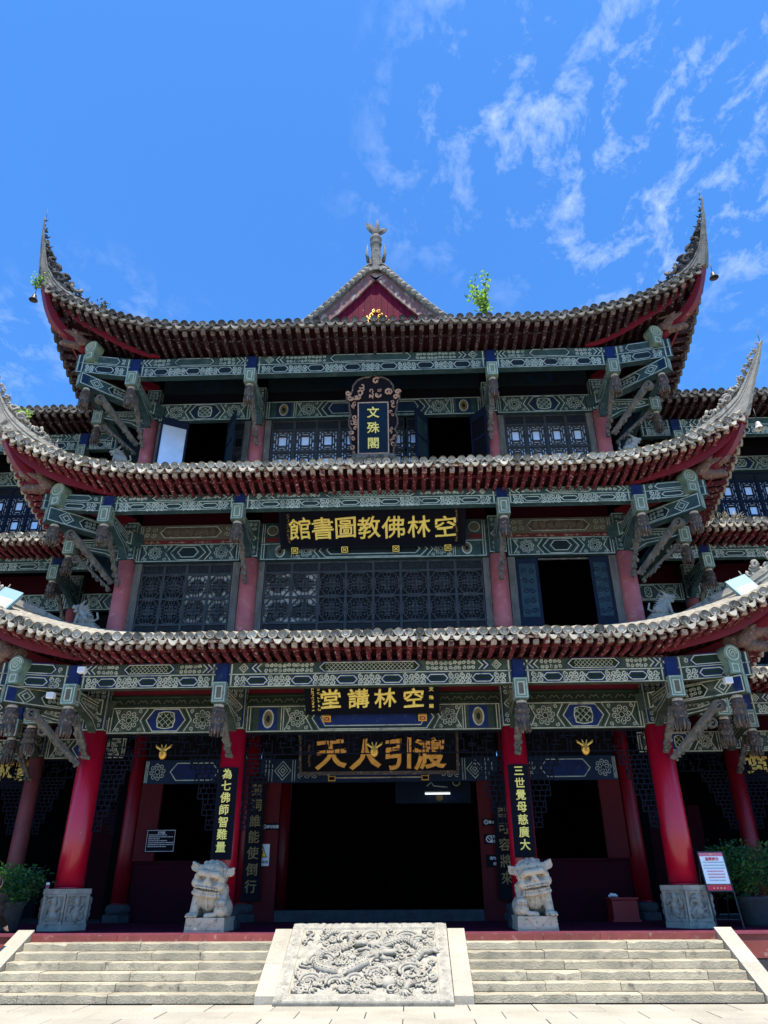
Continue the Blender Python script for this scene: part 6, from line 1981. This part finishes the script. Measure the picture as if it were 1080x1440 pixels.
# signs on the door posts and in the left bay ------------------------
def sign(name, label, x0, x1, z0, z1, y, m, draw, cat='sign', group=None):
    T = thing(name, label, cat, ((x0 + x1) / 2, y, z0), group)
    b = MB(); b.box(x0, x1, y - .02, y, z0, z1, m)
    draw(Paint(b, (x0, y - .02, z0), (1, 0, 0), (0, 0, 1), (0, -1, 0)), x1 - x0, z1 - z0)
    b.build('sign_plate', T); return T
def d_warn(P, w, h):
    P.poly([(w * .14, h * .38), (w * .86, h * .38), (w * .5, h * .90)], 'black', 1); P.poly([(w * .22, h * .42), (w * .78, h * .42), (w * .5, h * .83)], 'yellow', 2)
    P.rect(w * .47, h * .53, w * .53, h * .72, 'black', 3); P.rect(w * .47, h * .46, w * .53, h * .50, 'black', 3)
YP = 2.775
T = sign('warning_sign', 'white sign with a yellow warning triangle on the red door post', -2.88, -2.56, 1.98, 2.44, YP, 'signgrey', d_warn)
put_glyph('小心地滑', .07, 'black', T, (-2.72, YP - .02, 2.06), (1, 0, 0), (0, 0, 1), 0, 0, .001, .01, 'sign_lettering')
T = sign('paper_slip', 'small white slip just above the yellow triangle warning sign', -2.83, -2.74, 2.48, 2.54, YP, 'signgrey', lambda P, w, h: None, 'slip')
def d_no(P, w, h):
    P.ring(h * .55, h * .5, h * .3, h * .08, 'signgrey', 1); P.line([(h * .35, h * .7), (h * .75, h * .3)], h * .08, 'signgrey', 1)
def smallsign(lab, x0, z0, w, h, lines, icon=True):
    T = sign('notice_plate', lab, x0, x0 + w, z0, z0 + h, YP, 'darkwood', d_no if icon else (lambda P, w, h: None), 'sign', 'small dark plates on the door posts')
    for i, s in enumerate(lines):
        put_glyph(s, .075, 'signgrey', T, (x0 + (w * .62 if icon else w * .5), YP - .02, z0 + h * (.5 + .22 * (len(lines) / 2 - .5 - i) * 2)), (1, 0, 0), (0, 0, 1), 0, 0, .001, .01, 'sign_lettering')
smallsign('small dark plate with a white round icon above the warning triangle sign', -2.80, 2.74, .44, .15, ['请勿吸烟'])
smallsign('small dark plate with no smoking icon, topmost on its red post', 2.46, 2.80, .46, .15, ['禁止吸烟'])
smallsign('small dark plate with an icon and two text lines, middle of its red post', 2.47, 2.40, .46, .22, ['文明礼佛', '请勿喧哗'])
smallsign('small dark plate with a bold white bar of text, lowest on its red post', 2.49, 1.92, .46, .26, ['请勿拍照', '谢谢'], False)
def d_info(P, w, h):
    P.line([(.02, .02), (w - .02, .02), (w - .02, h - .02), (.02, h - .02)], .008, 'signgrey', 1, True)
    for i in range(7):
        e = w * (.92 if i % 3 else .7) if i != 2 else w * .45
        z = h * (.74 - .085 * i)
        x = .06
        rr = random.Random(i)
        while x < e:
            q = rr.uniform(.012, .03); P.rect(x, z, x + q, z + .018, 'signgrey', 1); x += q + .012
T = sign('information_board', 'black information board of small white text in the dark bay by a stone lion', -5.50, -4.80, 2.28, 2.77, 2.70, 'darkwood', d_info, 'information board')
put_glyph('文殊閣', .06, 'signgrey', T, (-5.15, 2.68, 2.70), (1, 0, 0), (0, 0, 1), 0, 0, .001, .01, 'sign_lettering')

# notice on a leaning stand
T = thing('notice_stand', 'white and red notice on a thin black metal stand by the carved pedestal', 'notice stand', (6.46, -.45, PZ))
O = Vector((6.22, -.62, PZ)); W = Vector((0, .30, 1.27)).normalized(); U = Vector((1, 0, 0)); N = U.cross(W)
b = MB()
def fb_(u0, u1, w0, w1, d0, d1, m): b.prism([(u0, w0), (u1, w0), (u1, w1), (u0, w1)], O, U, W, N, d0, d1, m)
for u in (0, .47): fb_(u, u + .022, 0, 1.30, -.012, .012, 'iron')
for w in (.60, 1.28): fb_(.022, .47, w, w + .022, -.012, .012, 'iron')
for u in (.01, .48): b.tube([O + U * u + W * 1.2, Vector((O.x + u, .05, PZ))], .010, 6, 'iron')
b.tube([O + U * .01 + W * .15, O + U * .49 + W * .15], .009, 6, 'iron')
b.build('stand_frame', T)
b = MB()
fb_(.024, .468, .624, 1.278, -.008, .004, 'paper'); b.build('notice_panel', T)
b = MB(); P = Paint(b, O + N * .004, U, W, N)
P.rect(.024, 1.215, .468, 1.278, 'signpink', 1); P.rect(.024, .624, .468, .73, 'signred', 1); P.rect(.024, .715, .468, .735, 'goldold', 2)
P.disc(.246, 1.247, .018, 'yellow', 2)
rr = random.Random(4)
for i, (c, n) in enumerate((('signteal', 1), ('signteal', 1), ('signteal', 1), ('signpink', 1), ('signpink', 1), ('signpink', 1), ('signteal', 1))):
    w = 1.105 - i * .052; x = .06 if i < 3 else .10; e = .44 if i < 3 else .40
    while x < e:
        q = rr.uniform(.012, .022); P.rect(x, w - .01, x + q, w + .014, c, 1); x += q + .007
x = .12
for i in range(4): P.rect(.13 + i * .065, .655, .155 + i * .065, .672, 'goldpale', 2)
tag(b.build('notice_print', T), kind='stuff')
put_glyph('温馨提示', .065, 'signred', T, O + N * .004, U, W, .246, 1.165, .001, .012, 'sign_lettering')

# offering box in the dark bay
T = thing('offering_box', 'dark red wooden box standing in the shade of the side bay', 'box', (5.35, 2.3, PZ))
b = MB(); b.chamf(5.08, 5.62, 2.1, 2.6, PZ + .03, PZ + .42, .02, 'boxred'); b.box(5.05, 5.65, 2.07, 2.63, PZ, PZ + .04, 'boxred'); b.build('box_body', T)
b = MB(); b.box(5.05, 5.65, 2.07, 2.63, PZ + .42, PZ + .46, 'boxred'); b.box(5.27, 5.43, 2.3, 2.32, PZ + .4605, PZ + .465, 'black'); b.build('lid', T)
b = MB(); b.tube([(5.07, 2.3, PZ + .475), (5.13, 2.3, PZ + .51), (5.22, 2.3, PZ + .50), (5.27, 2.3, PZ + .475)], [.02, .04, .035, .015], 8, 'white')
tag(b.build('cloth_cap', None, (5.17, 2.3, PZ + .46)), 'crumpled white cloth lying on top of the dark red box', 'cloth')
b = MB(); b.lathe([(.0, 0), (.028, 0), (.036, .11), (.03, .112), (0, .10)], (-6.28, -.30, PZ + .70), 12, 'white')
b.lathe([(.0295, .015), (.0365, .015), (.040, .07), (.036, .07)], (-6.28, -.30, PZ + .70), 12, 'dotpink')
tag(b.build('paper_cup', None, (-6.28, -.30, PZ + .70)), 'white paper cup left on the corner of the carved pedestal', 'cup')

# flood lamps, cameras, bells ----------------------------------------
def flood(x, y, z, rz, lab, tilt):
    T = thing('flood_lamp', lab, 'flood lamp', (x, y, z), 'flood lamps on the lowest roof')
    b = MB(); b.box(-.22, .22, -.03, .05, -.28, .28, 'lampteal'); b.box(-.24, .24, -.045, -.03, -.30, .30, 'lampteal')
    b.box(-.05, .05, .05, .12, -.2, .2, 'iron')
    inst(b.mesh('lamp_housing'), 'lamp_housing', T, (x, y, z), rot=(-.45, tilt, rz))
    b = MB(); b.box(-.20, .20, -.052, -.046, -.27, .05, 'lampglass'); inst(b.mesh('lamp_glass'), 'lamp_glass', T, (x, y, z), rot=(-.45, tilt, rz))
    b = MB(); b.bar((x - .2, y + .05, z - .35), (x + .2, y + .05, z - .35), .04, .04, 'iron'); b.bar((x, y + .06, z - .35), (x, y + .06, z), .04, .04, 'iron'); b.build('lamp_bracket', T)
flood(7.54, -2.06, 6.78, .1, 'square flood lamp with a yellow lens on the roof beyond the pigeon', -.38)
flood(-7.50, -2.06, 6.80, -.1, 'square flood lamp with a pale lens where the roof runs out of the picture', .35)
for x, y, z, lab in ((-5.62, -2.0, 5.34, 'tiny white camera under the red eave rafters above the carved pendants'), (-6.28, -1.72, 4.92, 'small white lamp box clipped between the painted corner brackets'), (6.92, -1.75, 5.02, 'small white lamp box clipped to the corner cantilever by the stand side')):
    T = thing('small_lamp', lab, 'lamp', (x, y, z), 'small white fittings under the eaves')
    b = MB(); b.box(x - .07, x + .07, y - .06, y + .06, z - .05, z + .06, 'white'); b.box(x - .055, x + .055, y - .066, y - .06, z - .035, z + .045, 'signgrey'); b.build('lamp_case', T)
    b = MB(); b.tube([(x, y, z + .05), (x, y + .2, z + .2)], .012, 5, 'iron'); b.build('lamp_arm', T)
b = MB(); b.lathe([(.0, .0), (.03, -.005), (.05, -.03), (.065, -.10), (.085, -.17), (.115, -.20), (.10, -.20), (.06, -.10), (0, -.03)], (0, 0, 0), 14, 'bell'); bellm = b.mesh('bell_body')
bellp = bellm.copy(); bellp.materials[0] = M['bellpale']
b = MB(); b.tube([(0, 0, -.03), (0, 0, -.17)], .008, 5, 'iron'); b.lathe([(0, -.16), (.02, -.18), (0, -.2)], (0, 0, 0), 6, 'iron'); clap = b.mesh('clapper')
b = MB(); b.tube([(0, 0, .36), (0, 0, 0)], .008, 5, 'iron'); wirem = b.mesh('bell_wire')
for sx, t, dx_, z, lab in ((-1, 2, 2.50, 14.85, 'bell hanging from the top roof corner beside the leafy sprout'), (1, 2, 2.52, 14.90, 'bell hanging from the top roof corner against the cloud'), (1, 1, 2.52, 10.45, 'pale bell hanging from the corner of the middle roof')):
    bm_ = bellm if t == 2 else bellp
    T = thing('wind_bell', lab, 'bell', (sx * (5.95 + dx_), -dx_ - .02, z), 'wind bells at the roof corners')
    for me, nm in ((bm_, 'bell_body'), (clap, 'clapper'), (wirem, 'bell_wire')): inst(me, nm, T, T.location, scale=(.95,) * 3)

# plants ------------------------------------------------------------
def leaves(b, pts, size, keys, r_, droop=.3):
    for p in pts:
        a = r_.uniform(0, 6.28); e = r_.uniform(-.6, .9); s = size * r_.uniform(.6, 1.25)
        d = Vector((math.cos(a) * math.cos(e), math.sin(a) * math.cos(e), math.sin(e)))
        q = d.cross(Vector((r_.uniform(-1, 1), r_.uniform(-1, 1), 1))).normalized()
        n = d.cross(q)
        p = Vector(p)
        v = [p, p + d * s * .45 + q * s * .24 + n * s * .05, p + d * s - n * s * droop * .3, p + d * s * .45 - q * s * .24 + n * s * .05]
        b.add(v, [(0, 1, 2), (0, 2, 3)], r_.choice(keys))
def shrub(x, y, z, rx, ry, rz_, n, seed, keys, lab, group, lime=None):
    r_ = random.Random(seed)
    T = thing('potted_shrub', lab, 'potted shrub', (x, y, PZ), group)
    b = MB(); b.lathe([(.0, 0), (.22, 0), (.24, .04), (.30, .42), (.34, .46), (.33, .50), (.28, .49), (.26, .44), (0, .43)], (x, y, PZ), 20, 'darkstone'); b.build('pot', T)
    b = MB()
    st = []
    for i in range(11):
        a = r_.uniform(0, 6.28); q = r_.uniform(.2, .95)
        e = Vector((x + rx * q * math.cos(a), y + ry * q * math.sin(a), z + rz_ * r_.uniform(-.3, .6)))
        m_ = Vector((x + rx * .25 * q * math.cos(a), y + ry * .25 * q * math.sin(a), (PZ + .45) * .4 + z * .6))
        b.tube([(x + .05 * math.cos(a), y + .05 * math.sin(a), PZ + .43), m_, e], [.016, .012, .005], 5, 'stem'); st.append((m_, e))
    b.build('stems', T)
    cl = [Vector((x + rx * r_.uniform(-1, 1) * .8, y + ry * r_.uniform(-1, 1) * .8, z + rz_ * r_.uniform(-.7, .8))) for _ in range(46)]
    cl = [c for c in cl if ((c.x - x) / rx) ** 2 + ((c.y - y) / ry) ** 2 + ((c.z - z) / rz_) ** 2 < 1.0]
    pts = []; pl = []
    for i in range(n):
        c = r_.choice(cl); s = .20 * rx / .6
        g_ = lambda k_: max(-1.6 * k_, min(1.6 * k_, r_.gauss(0, k_)))
        p = c + Vector((g_(s), g_(s), g_(s * .8)))
        (pl if lime and lime(p, x) else pts).append(p)
    b = MB(); leaves(b, pts, .085, keys, r_); leaves(b, pl, .085, ['leaf_lime', 'leaf'], r_)
    b.build('foliage', T)
shrub(-6.86, -.55, 1.60, .50, .48, .26, 3600, 1, ['leaf_dark', 'leaf_dark', 'leaf'], 'potted shrub with dark green and sunlight-painted lime leaves beside the front red column', 'potted shrubs on the platform', lambda p, x: p.x < x + .02 and p.z > 1.5 and random.random() < .85)  # lime on the upper outer leaves puts sunlight into their colour
shrub(7.35, .35, 1.80, .62, .45, .42, 4600, 2, ['leaf_dark', 'leaf', 'leaf_dark'], 'potted dense dark green shrub behind the notice stand', 'potted shrubs on the platform')
def sprout(lab, x, y, z, h, n, seed, keys, size=.11, sp=.22, sticks=5):
    r_ = random.Random(seed); T = thing('roof_seedling', lab, 'seedling', (x, y, z), 'seedlings rooted in the roofs')
    b = MB(); pts = []
    for i in range(sticks):
        a = r_.uniform(0, 6.28); q = r_.uniform(.1, 1)
        e = Vector((x + sp * q * math.cos(a) - .2 * sp, y + sp * .5 * math.sin(a), z + h * r_.uniform(.55, 1)))
        m_ = Vector((x + .3 * (e.x - x) + r_.uniform(-.04, .04), y, z + (e.z - z) * .55))
        b.tube([(x, y, z), m_, e], [.014, .010, .004], 5, 'stem')
        for k in range(n // sticks):
            f = r_.uniform(.3, 1.05); p = m_ + (e - m_) * (f * 2 - 1) if f > .5 else Vector((x, y, z)) + (m_ - Vector((x, y, z))) * f * 2
            pts.append(p + Vector((r_.gauss(0, .055), r_.gauss(0, .05), r_.gauss(0, .05))))
    b.build('stems', T)
    b = MB(); leaves(b, pts, size, keys, r_, .5); b.build('foliage', T)
sprout('leafy green seedling growing up behind the top eave beside the gable', 3.02, -1.6, 14.2, 1.75, 330, 3, ['leaf_lime', 'leaf', 'leaf_lime'], .13, .62, 9)
sprout('small bright tuft sprouting from the top roof corner by the bell', -8.46, -2.55, 15.0, .50, 130, 6, ['leaf_lime', 'leaf'], .085, .20, 6)
sprout('pale green tuft on the middle roof horn at the picture edge', -8.20, -2.0, 11.25, .55, 90, 12, ['leaf_lime'], .11, .24, 5)
sprout('little dark fern clinging to the ridge of the top roof', -7.25, -1.4, 15.35, .28, 60, 14, ['leaf_dark', 'stem'], .08, .16, 5)
r_ = random.Random(8)
b = MB()
for i in range(60):
    x = r_.uniform(8.55, 9.35); y = .86 + r_.uniform(0, .15); z = 9.78
    e = Vector((x + r_.gauss(0, .09), y - r_.uniform(0, .1), z + r_.uniform(.08, .26))); m_ = Vector((x, y, z)) * .5 + e * .5 + Vector((0, 0, .03))
    b.tube([(x, y, z), m_, e], [.006, .005, .002], 4, 'drygrass')
tag(b.build('dry_grass', None, (8.95, .9, 9.78)), kind='stuff')

# visitor just entering the picture -----------------------------------
def person(x, y, z, rz, label):
    T = thing('person', label, 'person', (x, y, z))
    J = {'pel': (0, 0, .92), 'ch': (0, .0, 1.22), 'nk': (0, .0, 1.44), 'hd': (0, -.01, 1.50), 'shl': (-.17, 0, 1.38), 'ell': (-.23, .03, 1.12), 'wrl': (-.20, -.16, .98),
         'shr': (.17, 0, 1.38), 'elr': (.23, .03, 1.12), 'wrr': (.22, -.05, .88), 'hil': (-.09, 0, .88), 'knl': (-.10, -.03, .49), 'anl': (-.10, .02, .08), 'tol': (-.11, -.15, .04),
         'hir': (.09, 0, .88), 'knr': (.10, -.03, .49), 'anr': (.10, .02, .08), 'tor': (.11, -.15, .04)}
    def fn(p):
        d = s_ell(p, (0, 0, 1.22), (.175, .115, .24)); d = smin(d, s_ell(p, (0, 0, .95), (.155, .115, .14)), .08)
        d = smin(d, s_cap(p, J['shl'], J['shr'], .065, .065), .05)
        for s in 'lr':
            d = smin(d, s_cap(p, J['sh' + s], J['el' + s], .056, .044), .03); d = smin(d, s_cap(p, J['el' + s], J['wr' + s], .042, .03), .02)
            d = smin(d, s_cap(p, J['hi' + s], J['kn' + s], .085, .058), .04); d = smin(d, s_cap(p, J['kn' + s], J['an' + s], .056, .04), .02); d = smin(d, s_cap(p, J['an' + s], J['to' + s], .042, .034), .02)
            w = np.array(J['wr' + s]); hd = np.array((0, -.05, -.06)) if s == 'l' else np.array((0, -.02, -.08))
            d = smin(d, s_cap(p, w, w + hd, .03, .034), .015)
            for k in range(4):
                o = np.array(((k - 1.5) * .018, 0, 0)); L = (.85, 1.0, .95, .75)[k]
                d = smin(d, s_cap(p, w + hd + o, w + hd * (1 + L * .55) + o * 1.15, .011, .009), .003); d = smin(d, s_cap(p, w + hd * (1 + L * .55) + o * 1.15, w + hd * (1 + L * .95) + o * 1.1 + np.array((0, -.012, 0)), .009, .007), .003)
            sg = 1 if s == 'l' else -1
            d = smin(d, s_cap(p, w + hd * .4 + np.array((sg * .03, 0, 0)), w + hd * 1.2 + np.array((sg * .05, -.01, 0)), .012, .009), .004)
        d = smin(d, s_cap(p, J['nk'], J['hd'], .055, .052), .03)
        d = smin(d, s_ell(p, (0, -.01, 1.60), (.078, .098, .118)), .02)
        d = smin(d, s_ell(p, (0, -.108, 1.585), (.014, .02, .022)), .012)
        d = smin(d, s_ell(p, (0, -.10, 1.545), (.026, .012, .010)), .006)
        for s in (-1, 1):
            d = smin(d, s_ell(p, (s * .08, .01, 1.595), (.012, .022, .032)), .006); d = np.maximum(d, -s_ell(p, (s * .032, -.106, 1.615), (.017, .012, .009)))
            d = np.minimum(d, s_ell(p, (s * .032, -.088, 1.614), (.013, .012, .011)))
        return d
    me = sculpt('person_body', fn, (-.34, -.26, -.01), (.34, .18, 1.74), .011, 'skin')
    o = inst(me, 'person_body', T, (x, y, z), rz)
    def shell(p, lo, hi, extra):
        d = s_ell(p, (0, 0, 1.22), (.175, .115, .24)); d = smin(d, s_ell(p, (0, 0, .95), (.155, .115, .14)), .08); d = smin(d, s_cap(p, J['shl'], J['shr'], .065, .065), .05)
        if extra == 'top':
            for s in 'lr': d = smin(d, s_cap(p, J['sh' + s], J['el' + s], .062, .052), .03); d = smin(d, s_cap(p, J['el' + s], J['wr' + s], .050, .036), .02)
        else:
            for s in 'lr': d = smin(d, s_cap(p, J['hi' + s], J['kn' + s], .09, .07), .04); d = smin(d, s_cap(p, J['kn' + s], J['an' + s], .066, .055), .02)
        d = d - .014 + .004 * np.sin(p[..., 2] * 45 + p[..., 0] * 20)
        return np.maximum(d, np.maximum(lo - p[..., 2], p[..., 2] - hi))
    inst(sculpt('shirt', lambda p: shell(p, .86, 1.45, 'top'), (-.34, -.2, .84), (.34, .2, 1.5), .013, 'cloth'), 'shirt', T, (x, y, z), rz)
    inst(sculpt('trousers', lambda p: shell(p, .12, .93, 'bot'), (-.26, -.2, .1), (.26, .2, .98), .013, 'trouser'), 'trousers', T, (x, y, z), rz)
    def hair(p):
        d = s_ell(p, (0, .012, 1.622), (.094, .108, .118)); d = d + .004 * np.sin(p[..., 0] * 160)
        return np.maximum(d, -(np.maximum(p[..., 1] + .035, p[..., 2] - 1.665) * -1)) if False else np.maximum(d, np.minimum(1.665 - p[..., 2], -.035 - p[..., 1] + 0 * p[..., 2]) * 1.0) if False else np.maximum(d, np.where((p[..., 1] < -.035) & (p[..., 2] < 1.665), .02, np.where(p[..., 2] < 1.53, .02, -.1)))
    inst(sculpt('hair', hair, (-.13, -.13, 1.48), (.13, .15, 1.77), .010, 'hair'), 'hair', T, (x, y, z), rz)
    b = MB()
    for s in (-1, 1): b.tube([(s * .10, .05, .03), (s * .10, -.05, .04), (s * .11, -.17, .03)], [.045, .05, .035], 8, 'black')
    inst(b.mesh('shoes'), 'shoes', T, (x, y, z), rz)
    return T
person(-6.50, -1.80, 0.04, math.pi * .9, 'dark haired person in black at the picture edge beside the steps')
